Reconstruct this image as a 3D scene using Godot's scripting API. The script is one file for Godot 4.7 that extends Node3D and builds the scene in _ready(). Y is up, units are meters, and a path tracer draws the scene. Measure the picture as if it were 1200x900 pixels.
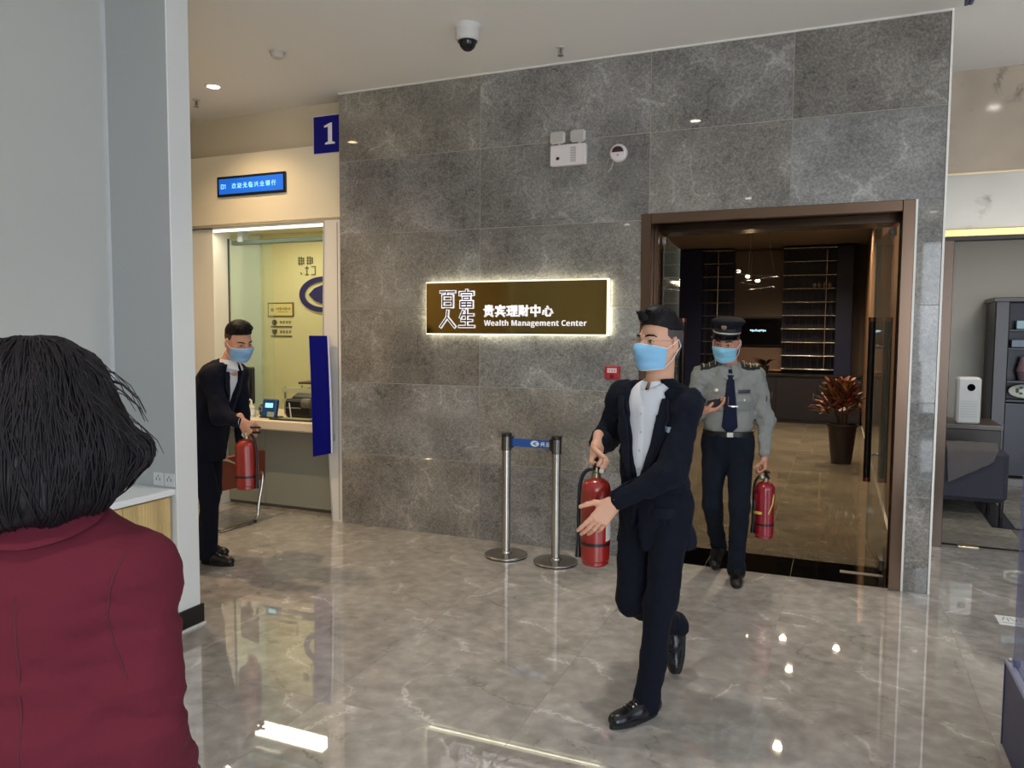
extends Node3D

# ------------------------------------------------------------------ geometry helpers
class Geo:
	var v := PackedVector3Array()
	var n := PackedVector3Array()
	var uv := PackedVector2Array()
	var idx := PackedInt32Array()

	func vert(p: Vector3, nn: Vector3, t: Vector2) -> int:
		v.append(p); n.append(nn); uv.append(t)
		return v.size() - 1

	func planar(p: Vector3, nn: Vector3) -> Vector2:
		var a := nn.abs()
		if a.y >= a.x and a.y >= a.z: return Vector2(p.x, p.z)
		if a.x >= a.z: return Vector2(p.z, -p.y)
		return Vector2(p.x, -p.y)

	# flat polygon (fan); wound so that its front faces along hint
	func poly(pts: Array, hint: Vector3) -> void:
		var nn: Vector3 = (pts[2] - pts[0]).cross(pts[1] - pts[0])
		if nn.length_squared() < 1e-16 and pts.size() > 3: nn = (pts[3] - pts[0]).cross(pts[2] - pts[0])
		nn = nn.normalized()
		var rev := nn.dot(hint) < 0.0
		if rev: nn = -nn
		var b := v.size()
		for p in pts: vert(p, nn, planar(p, nn))
		for k in range(1, pts.size() - 1):
			if rev: idx.append_array([b, b + k + 1, b + k])
			else: idx.append_array([b, b + k, b + k + 1])

	# box with chamfered edges; xf places it, s is its size
	func box(c: Vector3, s: Vector3, ch := 0.0, b := Basis.IDENTITY) -> Geo:
		var h := s * 0.5
		ch = minf(ch, minf(h.x, minf(h.y, h.z)) * 0.9)
		var ax := [Vector3(1, 0, 0), Vector3(0, 1, 0), Vector3(0, 0, 1)]
		var hh := [h.x, h.y, h.z]
		for k in 3:
			var u: Vector3 = ax[(k + 1) % 3]
			var w: Vector3 = ax[(k + 2) % 3]
			var hu: float = hh[(k + 1) % 3] - ch
			var hw: float = hh[(k + 2) % 3] - ch
			for sg in [-1.0, 1.0]:
				var o: Vector3 = ax[k] * (hh[k] * sg)
				_bp([o - u * hu - w * hw, o + u * hu - w * hw, o + u * hu + w * hw, o - u * hu + w * hw], ax[k] * sg, c, b)
		if ch > 0.0:
			for k in 3:
				var u: Vector3 = ax[(k + 1) % 3]
				var w: Vector3 = ax[(k + 2) % 3]
				var hk: float = hh[k] - ch
				var hu: float = hh[(k + 1) % 3]
				var hw: float = hh[(k + 2) % 3]
				for su in [-1.0, 1.0]:
					for sw in [-1.0, 1.0]:
						var p1: Vector3 = u * (hu * su) + w * ((hw - ch) * sw)
						var p2: Vector3 = u * ((hu - ch) * su) + w * (hw * sw)
						_bp([p1 - ax[k] * hk, p2 - ax[k] * hk, p2 + ax[k] * hk, p1 + ax[k] * hk], u * su + w * sw, c, b)
			for sx in [-1.0, 1.0]:
				for sy in [-1.0, 1.0]:
					for sz in [-1.0, 1.0]:
						var sgn := Vector3(sx, sy, sz)
						var pts := []
						for k in 3:
							var p := Vector3(h.x - ch, h.y - ch, h.z - ch)
							p[k] = hh[k]
							pts.append(p * sgn)
						_bp(pts, sgn, c, b)
		return self

	func _bp(pts: Array, hint: Vector3, c: Vector3, b: Basis) -> void:
		var q := []
		for p in pts: q.append(c + b * p)
		poly(q, b * hint)

	# smooth grid of points rows x cols; wrapped in the columns if closed
	func grid(rows: Array, closed := false, flat := false) -> Geo:
		var R := rows.size()
		var C: int = rows[0].size()
		var cc := C if closed else C - 1
		var nn := PackedVector3Array(); nn.resize(R * C)
		var tri := PackedInt32Array()
		var P := PackedVector3Array()
		var cen := Vector3.ZERO
		for r in rows:
			for p in r:
				P.append(p); cen += p
		cen /= P.size()
		var vol := 0.0
		for r in R - 1:
			for c in cc:
				var a := r * C + c
				var b := r * C + (c + 1) % C
				var d := (r + 1) * C + c
				var e := (r + 1) * C + (c + 1) % C
				tri.append_array([a, b, e, a, e, d])
		for k in range(0, tri.size(), 3):
			var a := P[tri[k]] - cen
			var b := P[tri[k + 1]] - cen
			var c := P[tri[k + 2]] - cen
			var fn := (c - a).cross(b - a)
			vol += fn.dot(a + b + c)
			nn[tri[k]] += fn; nn[tri[k + 1]] += fn; nn[tri[k + 2]] += fn
		var sg := 1.0 if vol >= 0.0 else -1.0
		if flat:
			for k in range(0, tri.size(), 3):
				var fn := (P[tri[k + 2]] - P[tri[k]]).cross(P[tri[k + 1]] - P[tri[k]]).normalized() * sg
				poly([P[tri[k]], P[tri[k + 1]], P[tri[k + 2]]], fn)
			return self
		if not closed:
			pass
		var base := v.size()
		for r in R:
			for c in C:
				var m := nn[r * C + c].normalized() * sg
				vert(P[r * C + c], m, Vector2(float(c) / maxf(1, C - 1), float(r) / maxf(1, R - 1)))
		for k in range(0, tri.size(), 3):
			if sg > 0: idx.append_array([base + tri[k], base + tri[k + 1], base + tri[k + 2]])
			else: idx.append_array([base + tri[k], base + tri[k + 2], base + tri[k + 1]])
		return self

	# lathe: profile points (radius, height) about axis up of basis b at o; sharp=true splits the rings
	func lathe(o: Vector3, prof: Array, seg := 24, b := Basis.IDENTITY, sharp := true, sx := 1.0, sz := 1.0) -> Geo:
		var ring := func(p: Vector2) -> Array:
			var r := []
			for k in seg:
				var a := TAU * k / seg
				r.append(o + b * Vector3(cos(a) * p.x * sx, p.y, sin(a) * p.x * sz))
			return r
		if sharp:
			for k in prof.size() - 1:
				_ringband(ring.call(prof[k]), ring.call(prof[k + 1]), o, prof, k, b, seg)
		else:
			var rows := []
			for p in prof: rows.append(ring.call(p))
			grid(rows, true)
		return self

	func _ringband(r0: Array, r1: Array, _o: Vector3, prof: Array, k: int, b: Basis, seg: int) -> void:
		var dp: Vector2 = prof[k + 1] - prof[k]
		var nr := Vector2(dp.y, -dp.x).normalized()
		var base := v.size()
		for j in seg:
			var a := TAU * j / seg
			var nn := b * Vector3(cos(a) * nr.x, nr.y, sin(a) * nr.x)
			vert(r0[j], nn, Vector2(float(j) / seg, prof[k].y))
			vert(r1[j], nn, Vector2(float(j) / seg, prof[k + 1].y))
		for j in seg:
			var a := base + j * 2
			var d := base + ((j + 1) % seg) * 2
			var fn := (v[d + 1] - v[a]).cross(v[a + 1] - v[a])
			if fn.length_squared() < 1e-18: fn = (v[d] - v[a]).cross(v[d + 1] - v[a])
			if fn.dot(n[a]) >= 0.0: idx.append_array([a, a + 1, d + 1, a, d + 1, d])
			else: idx.append_array([a, d + 1, a + 1, a, d, d + 1])

	# tube along points with radii
	func tube(path: Array, rad, sides := 10, caps := true, fx := 1.0) -> Geo:
		var rows := []
		var up := Vector3.UP
		var prev := Vector3.ZERO
		for k in path.size():
			var d: Vector3 = (path[mini(k + 1, path.size() - 1)] - path[maxi(k - 1, 0)]).normalized()
			if k == 0:
				up = d.cross(Vector3.RIGHT if absf(d.x) < 0.8 else Vector3.BACK).normalized()
			else:
				up = (up - d * up.dot(d)).normalized()
			var w := d.cross(up)
			var r: float = rad[k] if rad is Array else rad
			var ring := []
			for j in sides:
				var a := TAU * j / sides
				ring.append(path[k] + up * (cos(a) * r) + w * (sin(a) * r * fx))
			rows.append(ring)
			prev = d
		if caps:
			var a0 := []
			var a1 := []
			for j in sides:
				a0.append(path[0]); a1.append(path[path.size() - 1])
			rows.push_front(a0); rows.push_back(a1)
		grid(rows, true)
		return self

	func ell(c: Vector3, r: Vector3, b := Basis.IDENTITY, seg := 20, rings := 12) -> Geo:
		var rows := []
		for i in rings + 1:
			var t := PI * i / rings
			var ring := []
			for j in seg:
				var a := TAU * j / seg
				ring.append(c + b * (r * Vector3(cos(a) * sin(t), cos(t), sin(a) * sin(t))))
			rows.append(ring)
		grid(rows, true)
		return self

	# extruded polygon: pts in the plane (x,y) of basis b at o, thickness t along b.z centred
	func prism(pts: PackedVector2Array, o: Vector3, t: float, b := Basis.IDENTITY) -> Geo:
		var tri := Geometry2D.triangulate_polygon(pts)
		for sg in [-0.5, 0.5]:
			for k in range(0, tri.size(), 3):
				poly([o + b * Vector3(pts[tri[k]].x, pts[tri[k]].y, t * sg), o + b * Vector3(pts[tri[k + 1]].x, pts[tri[k + 1]].y, t * sg), o + b * Vector3(pts[tri[k + 2]].x, pts[tri[k + 2]].y, t * sg)], b.z * sg)
		var cw := Geometry2D.is_polygon_clockwise(pts)
		for k in pts.size():
			var p := pts[k]
			var q := pts[(k + 1) % pts.size()]
			var e := q - p
			var hint := Vector3(e.y, -e.x, 0) * (-1.0 if cw else 1.0)
			poly([o + b * Vector3(p.x, p.y, -t * 0.5), o + b * Vector3(q.x, q.y, -t * 0.5), o + b * Vector3(q.x, q.y, t * 0.5), o + b * Vector3(p.x, p.y, t * 0.5)], b * hint)
		return self

	# written strokes: list of polylines on a 0..100 grid (y down) as raised bars
	func strokes(list: Array, o: Vector3, size: float, w: float, t: float, b := Basis.IDENTITY) -> Geo:
		for s in list:
			for k in range(0, s.size() - 2, 2):
				var p := Vector2(s[k], 100 - s[k + 1]) * (size / 100.0)
				var q := Vector2(s[k + 2], 100 - s[k + 3]) * (size / 100.0)
				var d := q - p
				var l := d.length() + w * 0.8
				var m := (p + q) * 0.5
				var ang := d.angle()
				box(o + b * Vector3(m.x, m.y, 0), Vector3(l, w, t), 0.0, b * Basis(Vector3(0, 0, 1), ang))
		return self

	func shifted(off: Vector3) -> ArrayMesh:
		var a := []
		a.resize(Mesh.ARRAY_MAX)
		var vv := v
		if off != Vector3.ZERO:
			vv = PackedVector3Array(v)
			for k in vv.size(): vv[k] -= off
		a[Mesh.ARRAY_VERTEX] = vv
		a[Mesh.ARRAY_NORMAL] = n
		a[Mesh.ARRAY_TEX_UV] = uv
		a[Mesh.ARRAY_INDEX] = idx
		var m := ArrayMesh.new()
		m.add_surface_from_arrays(Mesh.PRIMITIVE_TRIANGLES, a)
		return m

# ------------------------------------------------------------------ implicit surfaces, meshed as surface nets
class Field:
	var prims := []
	var cell := 0.01
	var org := Vector3.ZERO
	var nx := 0
	var ny := 0
	var nz := 0
	var val := PackedFloat32Array()
	var noise: FastNoiseLite
	var namp := 0.0
	var nscale := Vector3.ONE

	func cone(a: Vector3, b: Vector3, ra: float, rb: float, k := 0.02, flat := Vector3.ZERO, fk := 1.0) -> Field:
		prims.append([0, a, b, ra, rb, k, flat, 1.0 / fk - 1.0])
		return self

	func ell(c: Vector3, r: Vector3, bs := Basis.IDENTITY, k := 0.02) -> Field:
		prims.append([1, c, r, bs, k, 0])
		return self

	func cut_ell(c: Vector3, r: Vector3, bs := Basis.IDENTITY, k := 0.01) -> Field:
		prims.append([1, c, r, bs, k, 1])
		return self

	# cuts away the convex region where n.p < d for every plane [n, d], inside the box lo..hi
	func cut(planes: Array, k := 0.0) -> Field:
		prims.append([2, planes, k])
		return self

	func build(c := 0.01) -> Field:
		cell = c
		var lo := Vector3(1e9, 1e9, 1e9)
		var hi := -lo
		for p in prims:
			if p[0] == 0:
				var m := Vector3.ONE * (maxf(p[3], p[4]))
				lo = lo.min(p[1].min(p[2]) - m); hi = hi.max(p[1].max(p[2]) + m)
			elif p[0] == 1 and p[5] == 0:
				var m := Vector3.ONE * maxf(p[2].x, maxf(p[2].y, p[2].z))
				lo = lo.min(p[1] - m); hi = hi.max(p[1] + m)
		lo -= Vector3.ONE * (cell * 3.0); hi += Vector3.ONE * (cell * 3.0)
		org = lo
		nx = int((hi.x - lo.x) / cell) + 1
		ny = int((hi.y - lo.y) / cell) + 1
		nz = int((hi.z - lo.z) / cell) + 1
		val.resize(nx * ny * nz)
		val.fill(10.0)
		for p in prims:
			if p[0] == 0: _cone(p)
			elif p[0] == 1: _ell(p)
			else: _cut(p)
		if noise != null:
			# folds and tufts go into the field, so that what is laid on it follows them
			for z in nz:
				for y in ny:
					var i := (z * ny + y) * nx
					var q := org + Vector3(0, y, z) * cell
					for x in nx:
						var d := val[i]
						if d < cell * 4.0 and d > -cell * 4.0: val[i] = d - namp * noise.get_noise_3d(q.x * nscale.x, q.y * nscale.y, q.z * nscale.z)
						i += 1
						q.x += cell
		return self

	func _range(lo: Vector3, hi: Vector3) -> Array:
		var a := ((lo - org) / cell).floor()
		var b := ((hi - org) / cell).ceil()
		return [maxi(0, int(a.x)), mini(nx - 1, int(b.x)), maxi(0, int(a.y)), mini(ny - 1, int(b.y)), maxi(0, int(a.z)), mini(nz - 1, int(b.z))]

	func _cone(p: Array) -> void:
		var a: Vector3 = p[1]
		var b: Vector3 = p[2]
		var ra: float = p[3]
		var dr: float = p[4] - ra
		var k: float = p[5]
		var fl: Vector3 = p[6]
		var fs: float = p[7]
		var flat := fl != Vector3.ZERO
		var m := Vector3.ONE * (maxf(ra, p[4]) + k + cell * 2.0)
		var r := _range(a.min(b) - m, a.max(b) + m)
		var ba := b - a
		if flat: ba += fl * (ba.dot(fl) * fs)
		var il := 1.0 / maxf(ba.length_squared(), 1e-9)
		for z in range(r[4], r[5] + 1):
			for y in range(r[2], r[3] + 1):
				var i := (z * ny + y) * nx + int(r[0])
				var q := org + Vector3(r[0], y, z) * cell - a
				for x in range(r[0], r[1] + 1):
					var w := q
					if flat: w += fl * (q.dot(fl) * fs)
					var t := clampf(w.dot(ba) * il, 0.0, 1.0)
					var d := (w - ba * t).length() - ra - dr * t
					var o := val[i]
					var h := k - absf(o - d)
					var mn := minf(o, d)
					val[i] = mn - h * h * 0.25 / k if h > 0.0 else mn
					i += 1
					q.x += cell

	func _ell(p: Array) -> void:
		var c: Vector3 = p[1]
		var rr: Vector3 = p[2]
		var bs: Basis = p[3]
		var k: float = p[4]
		var sub: bool = p[5] == 1
		var m := Vector3.ONE * (maxf(rr.x, maxf(rr.y, rr.z)) + k + cell * 2.0)
		var r := _range(c - m, c + m)
		var ux := bs.x / rr.x
		var uy := bs.y / rr.y
		var uz := bs.z / rr.z
		for z in range(r[4], r[5] + 1):
			for y in range(r[2], r[3] + 1):
				var i := (z * ny + y) * nx + int(r[0])
				var q := org + Vector3(r[0], y, z) * cell - c
				for x in range(r[0], r[1] + 1):
					var e := Vector3(q.dot(ux), q.dot(uy), q.dot(uz))
					var k0 := e.length()
					var k1 := (e / rr).length()
					var d := k0 * (k0 - 1.0) / maxf(k1, 1e-6)
					var o := val[i]
					if sub:
						d = -d
						var h := k - absf(o - d)
						var mx := maxf(o, d)
						val[i] = mx + h * h * 0.25 / k if h > 0.0 else mx
					else:
						var h := k - absf(o - d)
						var mn := minf(o, d)
						val[i] = mn - h * h * 0.25 / k if h > 0.0 else mn
					i += 1
					q.x += cell

	func _cut(p: Array) -> void:
		var pl: Array = p[1]
		for z in nz:
			for y in ny:
				var i := (z * ny + y) * nx
				var q := org + Vector3(0, y, z) * cell
				for x in nx:
					var o := val[i]
					if o < cell * 3.0:
						var d := -10.0
						for s in pl:
							d = maxf(d, q.dot(s[0]) - s[1])
							if d > cell * 3.0: break
						if -d > o: val[i] = -d
					i += 1
					q.x += cell

	func at(p: Vector3) -> float:
		var g := (p - org) / cell
		var x := int(floor(g.x)); var y := int(floor(g.y)); var z := int(floor(g.z))
		if x < 0 or y < 0 or z < 0 or x >= nx - 1 or y >= ny - 1 or z >= nz - 1: return 0.03
		var f := g - Vector3(x, y, z)
		var i := (z * ny + y) * nx + x
		var s := nx * ny
		var a := lerpf(lerpf(val[i], val[i + 1], f.x), lerpf(val[i + nx], val[i + nx + 1], f.x), f.y)
		i += s
		var b := lerpf(lerpf(val[i], val[i + 1], f.x), lerpf(val[i + nx], val[i + nx + 1], f.x), f.y)
		return lerpf(a, b, f.z)

	# first point along dir from p where the field falls under off
	func march(p: Vector3, dir: Vector3, off := 0.0, far := 0.5) -> Vector3:
		var t := 0.0
		while t < far:
			var d := at(p + dir * t) - off
			if d < 0.0006: break
			t += clampf(d * 0.6, 0.0008, 0.02)
		return p + dir * t

	func mesh_into(g: Geo) -> void:
		var cellv := {}
		var edges := []
		var sy := nx
		var sz := nx * ny
		var st := [1, sy, sz]
		var P := PackedVector3Array()
		var N := PackedVector3Array()
		var T := PackedInt32Array()
		for z in range(1, nz - 1):
			for y in range(1, ny - 1):
				var i := (z * ny + y) * nx + 1
				for x in range(1, nx - 1):
					var a := val[i] < 0.0
					if a != (val[i + 1] < 0.0): edges.append([i, 0, a])
					if a != (val[i + sy] < 0.0): edges.append([i, 1, a])
					if a != (val[i + sz] < 0.0): edges.append([i, 2, a])
					i += 1
		var off := [0, 1, sy, sy + 1, sz, sz + 1, sz + sy, sz + sy + 1]
		var eg := [[0, 1], [2, 3], [4, 5], [6, 7], [0, 2], [1, 3], [4, 6], [5, 7], [0, 4], [1, 5], [2, 6], [3, 7]]
		for e in edges:
			var i: int = e[0]
			var u: int = st[(e[1] + 1) % 3]
			var w: int = st[(e[1] + 2) % 3]
			var q := []
			for c in [i, i - u, i - u - w, i - w]:
				if not cellv.has(c):
					var sum := Vector3.ZERO
					var cnt := 0
					for k in eg:
						var va := val[c + off[k[0]]]
						var vb := val[c + off[k[1]]]
						if (va < 0.0) != (vb < 0.0):
							var t := va / (va - vb)
							var pa := Vector3(k[0] & 1, (k[0] >> 1) & 1, k[0] >> 2)
							var pb := Vector3(k[1] & 1, (k[1] >> 1) & 1, k[1] >> 2)
							sum += pa.lerp(pb, t); cnt += 1
					var cz := int(c / sz)
					var cy := int((c % sz) / sy)
					var cx: int = c % sy
					cellv[c] = P.size()
					P.append(org + (Vector3(cx, cy, cz) + sum / maxf(cnt, 1)) * cell)
				q.append(cellv[c])
			if e[2]: T.append_array([q[0], q[2], q[1], q[0], q[3], q[2]])
			else: T.append_array([q[0], q[1], q[2], q[0], q[2], q[3]])
		N.resize(P.size())
		N.fill(Vector3.ZERO)
		for k in range(0, T.size(), 3):
			var fn := (P[T[k + 2]] - P[T[k]]).cross(P[T[k + 1]] - P[T[k]])
			N[T[k]] += fn; N[T[k + 1]] += fn; N[T[k + 2]] += fn
		var base := g.v.size()
		for k in P.size(): g.vert(P[k], N[k].normalized(), Vector2(P[k].x, P[k].y))
		for k in T: g.idx.append(base + k)

	func geo() -> Geo:
		var g := Geo.new()
		mesh_into(g)
		return g

# ------------------------------------------------------------------ naming and tagging
var used := {}
func numbered(called: String) -> String:
	if not used.has(called):
		used[called] = 0
		return called
	used[called] += 1
	return "%s_%03d" % [called, used[called]]

func origin_of(p: Node) -> Vector3:
	var o := Vector3.ZERO
	while p is Node3D and p != self:
		o += p.position
		p = p.get_parent()
	return o

func obj(called: String, g: Geo, m: Material, parent: Node3D = null) -> MeshInstance3D:
	var o := MeshInstance3D.new()
	o.mesh = g.shifted(origin_of(parent) if parent else Vector3.ZERO)
	o.material_override = m
	if parent:
		o.name = called
		parent.add_child(o, true)
	else:
		o.name = numbered(called)
		add_child(o, true)
	return o

func meshed(called: String, mesh: Mesh, m: Material, parent: Node3D, at: Vector3, b := Basis.IDENTITY) -> MeshInstance3D:
	var o := MeshInstance3D.new()
	o.mesh = mesh
	o.material_override = m
	o.name = called
	o.transform = Transform3D(b, at - origin_of(parent))
	parent.add_child(o, true)
	return o

func tag(o: Node3D, label: String, category: String, group := "") -> Node3D:
	o.set_meta("label", label)
	o.set_meta("category", category)
	if group: o.set_meta("group", group)
	return o

func thing(called: String, label: String, category: String, at := Vector3.ZERO, group := "") -> Node3D:
	var o := Node3D.new()
	o.name = numbered(called)
	o.position = at
	add_child(o, true)
	return tag(o, label, category, group)

func struct(called: String, label: String, at := Vector3.ZERO) -> Node3D:
	var o := Node3D.new()
	o.name = called
	o.position = at
	add_child(o, true)
	o.set_meta("kind", "structure")
	o.set_meta("label", label)
	return o

func fine(o: MeshInstance3D) -> void:
	o.set_meta("kind", "stuff")   # print too small to pick apart

func sheet(called: String, label: String, g: Geo, m: Material) -> MeshInstance3D:
	var o := obj(called, g, m)
	o.set_meta("kind", "structure")
	o.set_meta("label", label)
	return o

# ------------------------------------------------------------------ materials
var mats := {}
func mat(c: Color, rough := 0.6, metal := 0.0, spec := 0.5) -> StandardMaterial3D:
	var key := "%s %f %f %f" % [c.to_html(), rough, metal, spec]
	if mats.has(key): return mats[key]
	var m := StandardMaterial3D.new()
	m.albedo_color = c
	m.roughness = rough
	m.metallic = metal
	m.metallic_specular = spec
	mats[key] = m
	return m

func glow(c: Color, e: float) -> StandardMaterial3D:
	var m := StandardMaterial3D.new()
	m.albedo_color = c
	m.roughness = 0.5
	m.emission_enabled = true
	m.emission = c
	m.emission_energy_multiplier = e
	return m

func cloth(c: Color, scale := 60.0, amount := 0.05) -> StandardMaterial3D:
	var m := StandardMaterial3D.new()
	m.albedo_color = c
	m.roughness = 0.92
	m.metallic_specular = 0.25
	m.heightmap_enabled = true
	m.heightmap_texture = tex_noise
	m.heightmap_scale = amount
	m.uv1_triplanar = true
	m.uv1_scale = Vector3.ONE * scale * 0.1
	m.rim_enabled = true
	m.rim = 0.12
	m.rim_tint = 0.5
	return m

var tex_noise: ImageTexture
var tex_stone: ImageTexture
var tex_floor: ImageTexture
var tex_wood: ImageTexture
var tex_brush: ImageTexture
var tex_marble: ImageTexture

func noise_bytes(sd: int, freq: float, oct: int, size: int, kind := FastNoiseLite.FRACTAL_FBM, warp := 0.0, stretch := false) -> PackedByteArray:
	var f := FastNoiseLite.new()
	f.seed = sd
	f.noise_type = FastNoiseLite.TYPE_SIMPLEX_SMOOTH
	f.frequency = freq
	f.fractal_type = kind
	f.fractal_octaves = oct
	if warp > 0.0:
		f.domain_warp_enabled = true
		f.domain_warp_amplitude = warp
		f.domain_warp_frequency = freq * 0.7
		f.domain_warp_fractal_octaves = 3
	var im := f.get_seamless_image(size, size, false, false, 0.12, false)
	im.convert(Image.FORMAT_L8)
	return im.get_data()

func make_textures() -> void:
	var S := 768
	# grey stone: clouds, fine crackle, grain
	var a := noise_bytes(11, 0.004, 4, S, FastNoiseLite.FRACTAL_FBM, 40.0)
	var b := noise_bytes(12, 0.028, 5, S, FastNoiseLite.FRACTAL_RIDGED, 26.0)
	var c := noise_bytes(13, 0.12, 3, S)
	var d := noise_bytes(14, 0.0055, 1, S, FastNoiseLite.FRACTAL_RIDGED, 90.0)
	var e := noise_bytes(15, 0.008, 2, S, FastNoiseLite.FRACTAL_RIDGED, 90.0)
	var out := PackedByteArray(); out.resize(S * S * 3)
	for i in S * S:
		var fa := (a[i] - 128) / 128.0
		var fb := (b[i] - 150) / 128.0
		var fc := (c[i] - 128) / 128.0
		var fd := clampf((d[i] - 222) / 33.0, 0.0, 1.0) * clampf((a[i] - 90) / 60.0, 0.0, 1.0)
		var fe := clampf((e[i] - 214) / 36.0, 0.0, 1.0) * clampf((165 - a[i]) / 60.0, 0.0, 1.0)
		var l := 148.0 + fa * 40.0 + fb * 22.0 + fc * 34.0 + fd * fd * 36.0 - fe * fe * 44.0
		out[i * 3] = int(clampf(l + 1.0, 0, 255)); out[i * 3 + 1] = int(clampf(l - 0.5, 0, 255)); out[i * 3 + 2] = int(clampf(l - 3.0, 0, 255))
	tex_stone = ImageTexture.create_from_image(Image.create_from_data(S, S, false, Image.FORMAT_RGB8, out))
	# floor marble: warm grey clouds, thin pale and dark veins
	a = noise_bytes(21, 0.005, 4, S, FastNoiseLite.FRACTAL_FBM, 60.0)
	b = noise_bytes(22, 0.0042, 1, S, FastNoiseLite.FRACTAL_RIDGED, 75.0)
	c = noise_bytes(23, 0.03, 4, S)
	e = noise_bytes(25, 0.011, 1, S, FastNoiseLite.FRACTAL_RIDGED, 60.0)
	d = noise_bytes(24, 0.0058, 1, S, FastNoiseLite.FRACTAL_RIDGED, 80.0)
	for i in S * S:
		var fa := (a[i] - 128) / 128.0
		var fc := (c[i] - 128) / 128.0
		var fv := clampf((b[i] - 236) / 19.0, 0.0, 1.0) * clampf((a[i] - 96) / 40.0, 0.0, 1.0)
		var fd := clampf((d[i] - 240) / 15.0, 0.0, 1.0) * clampf((160 - a[i]) / 50.0, 0.0, 1.0)
		var fe := clampf((e[i] - 234) / 21.0, 0.0, 1.0) * clampf((c[i] - 110) / 50.0, 0.0, 1.0)
		var l := 172.0 + fa * 22.0 + fc * 22.0 + fv * fv * 46.0 - fd * fd * 34.0 + fe * fe * 18.0
		out[i * 3] = int(clampf(l + 3.0, 0, 255)); out[i * 3 + 1] = int(clampf(l - 1.0, 0, 255)); out[i * 3 + 2] = int(clampf(l - 8.0, 0, 255))
	tex_floor = ImageTexture.create_from_image(Image.create_from_data(S, S, false, Image.FORMAT_RGB8, out))
	# pale marble with soft grey veins
	var Q := 384
	a = noise_bytes(31, 0.006, 3, Q, FastNoiseLite.FRACTAL_RIDGED, 70.0)
	b = noise_bytes(32, 0.008, 3, Q, FastNoiseLite.FRACTAL_FBM, 20.0)
	out = PackedByteArray(); out.resize(Q * Q * 3)
	for i in Q * Q:
		var fv := clampf((a[i] - 205) / 50.0, 0.0, 1.0)
		var l := 216.0 + (b[i] - 128) * 0.12 - fv * fv * 70.0
		out[i * 3] = int(l); out[i * 3 + 1] = int(l - 2); out[i * 3 + 2] = int(l - 5)
	tex_marble = ImageTexture.create_from_image(Image.create_from_data(Q, Q, false, Image.FORMAT_RGB8, out))
	# wood grain: long streaks along v
	var W := 256
	a = noise_bytes(41, 0.02, 4, W)
	b = noise_bytes(42, 0.15, 2, W)
	out = PackedByteArray(); out.resize(W * W * 3)
	for y in W:
		for x in W:
			var s := a[(y / 12 % W) * W + x] * 0.6 + b[(y / 20 % W) * W + (x * 3) % W] * 0.4
			var l := 226.0 + (s - 128.0) * 0.5
			out[(y * W + x) * 3] = int(clampf(l, 0, 255)); out[(y * W + x) * 3 + 1] = int(clampf(l - 6.0, 0, 255)); out[(y * W + x) * 3 + 2] = int(clampf(l - 16.0, 0, 255))
	tex_wood = ImageTexture.create_from_image(Image.create_from_data(W, W, false, Image.FORMAT_RGB8, out))
	var im := Image.create_from_data(W, W, false, Image.FORMAT_L8, noise_bytes(51, 0.05, 4, W))
	im.convert(Image.FORMAT_RGB8)
	tex_noise = ImageTexture.create_from_image(im)

func textured(t: Texture2D, tint: Color, rough: float, metres: float, off := Vector2.ZERO, spec := 0.5) -> StandardMaterial3D:
	var m := StandardMaterial3D.new()
	m.albedo_texture = t
	m.albedo_color = tint
	m.roughness = rough
	m.metallic_specular = spec
	m.uv1_scale = Vector3(1.0 / metres, 1.0 / metres, 1)
	m.uv1_offset = Vector3(off.x, off.y, 0)
	return m

func rgb(r: int, g: int, b: int) -> Color:
	return Color8(r, g, b)

func box1(c: Vector3, s: Vector3, ch := 0.0, b := Basis.IDENTITY) -> Geo:
	return Geo.new().box(c, s, ch, b)

# box from its two corners
func span(lo: Vector3, hi: Vector3, ch := 0.0) -> Geo:
	return Geo.new().box((lo + hi) * 0.5, (hi - lo).abs(), ch)

func facing(f: Vector3) -> Basis:
	f.y = 0.0
	f = f.normalized()
	return Basis(Vector3(f.z, 0, -f.x), Vector3.UP, f)

func omni(called: String, at: Vector3, c: Color, e: float, size := 0.05) -> void:
	var l := OmniLight3D.new()
	l.name = called
	l.position = at
	l.light_color = c
	l.light_energy = e
	l.light_size = size
	l.omni_range = 14.0
	l.omni_attenuation = 2.0
	l.shadow_enabled = true
	add_child(l, true)

func spot(called: String, at: Vector3, to: Vector3, c: Color, e: float, ang := 55.0, size := 0.05) -> void:
	var l := SpotLight3D.new()
	l.name = called
	l.light_color = c
	l.light_energy = e
	l.light_size = size
	l.spot_range = 14.0
	l.spot_angle = ang
	l.spot_angle_attenuation = 0.8
	l.spot_attenuation = 2.0
	l.shadow_enabled = true
	add_child(l, true)
	l.look_at_from_position(at, to, Vector3.RIGHT if absf((to - at).normalized().y) > 0.9 else Vector3.UP)

func area(called: String, at: Vector3, to: Vector3, sz: Vector2, c: Color, e: float) -> void:
	var l := AreaLight3D.new()
	l.name = called
	l.light_color = c
	l.light_energy = e
	l.area_size = sz
	l.area_range = 14.0
	l.area_attenuation = 2.0
	l.shadow_enabled = true
	add_child(l, true)
	l.look_at_from_position(at, to, Vector3.RIGHT if absf((to - at).normalized().y) > 0.9 else Vector3.UP)

const H := 3.6            # lobby ceiling
const VH := 3.3           # ceiling of the room behind the glass doors
const WARM := Color(1.0, 0.86, 0.68)
const NEUTRAL := Color(1.0, 0.96, 0.91)

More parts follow.
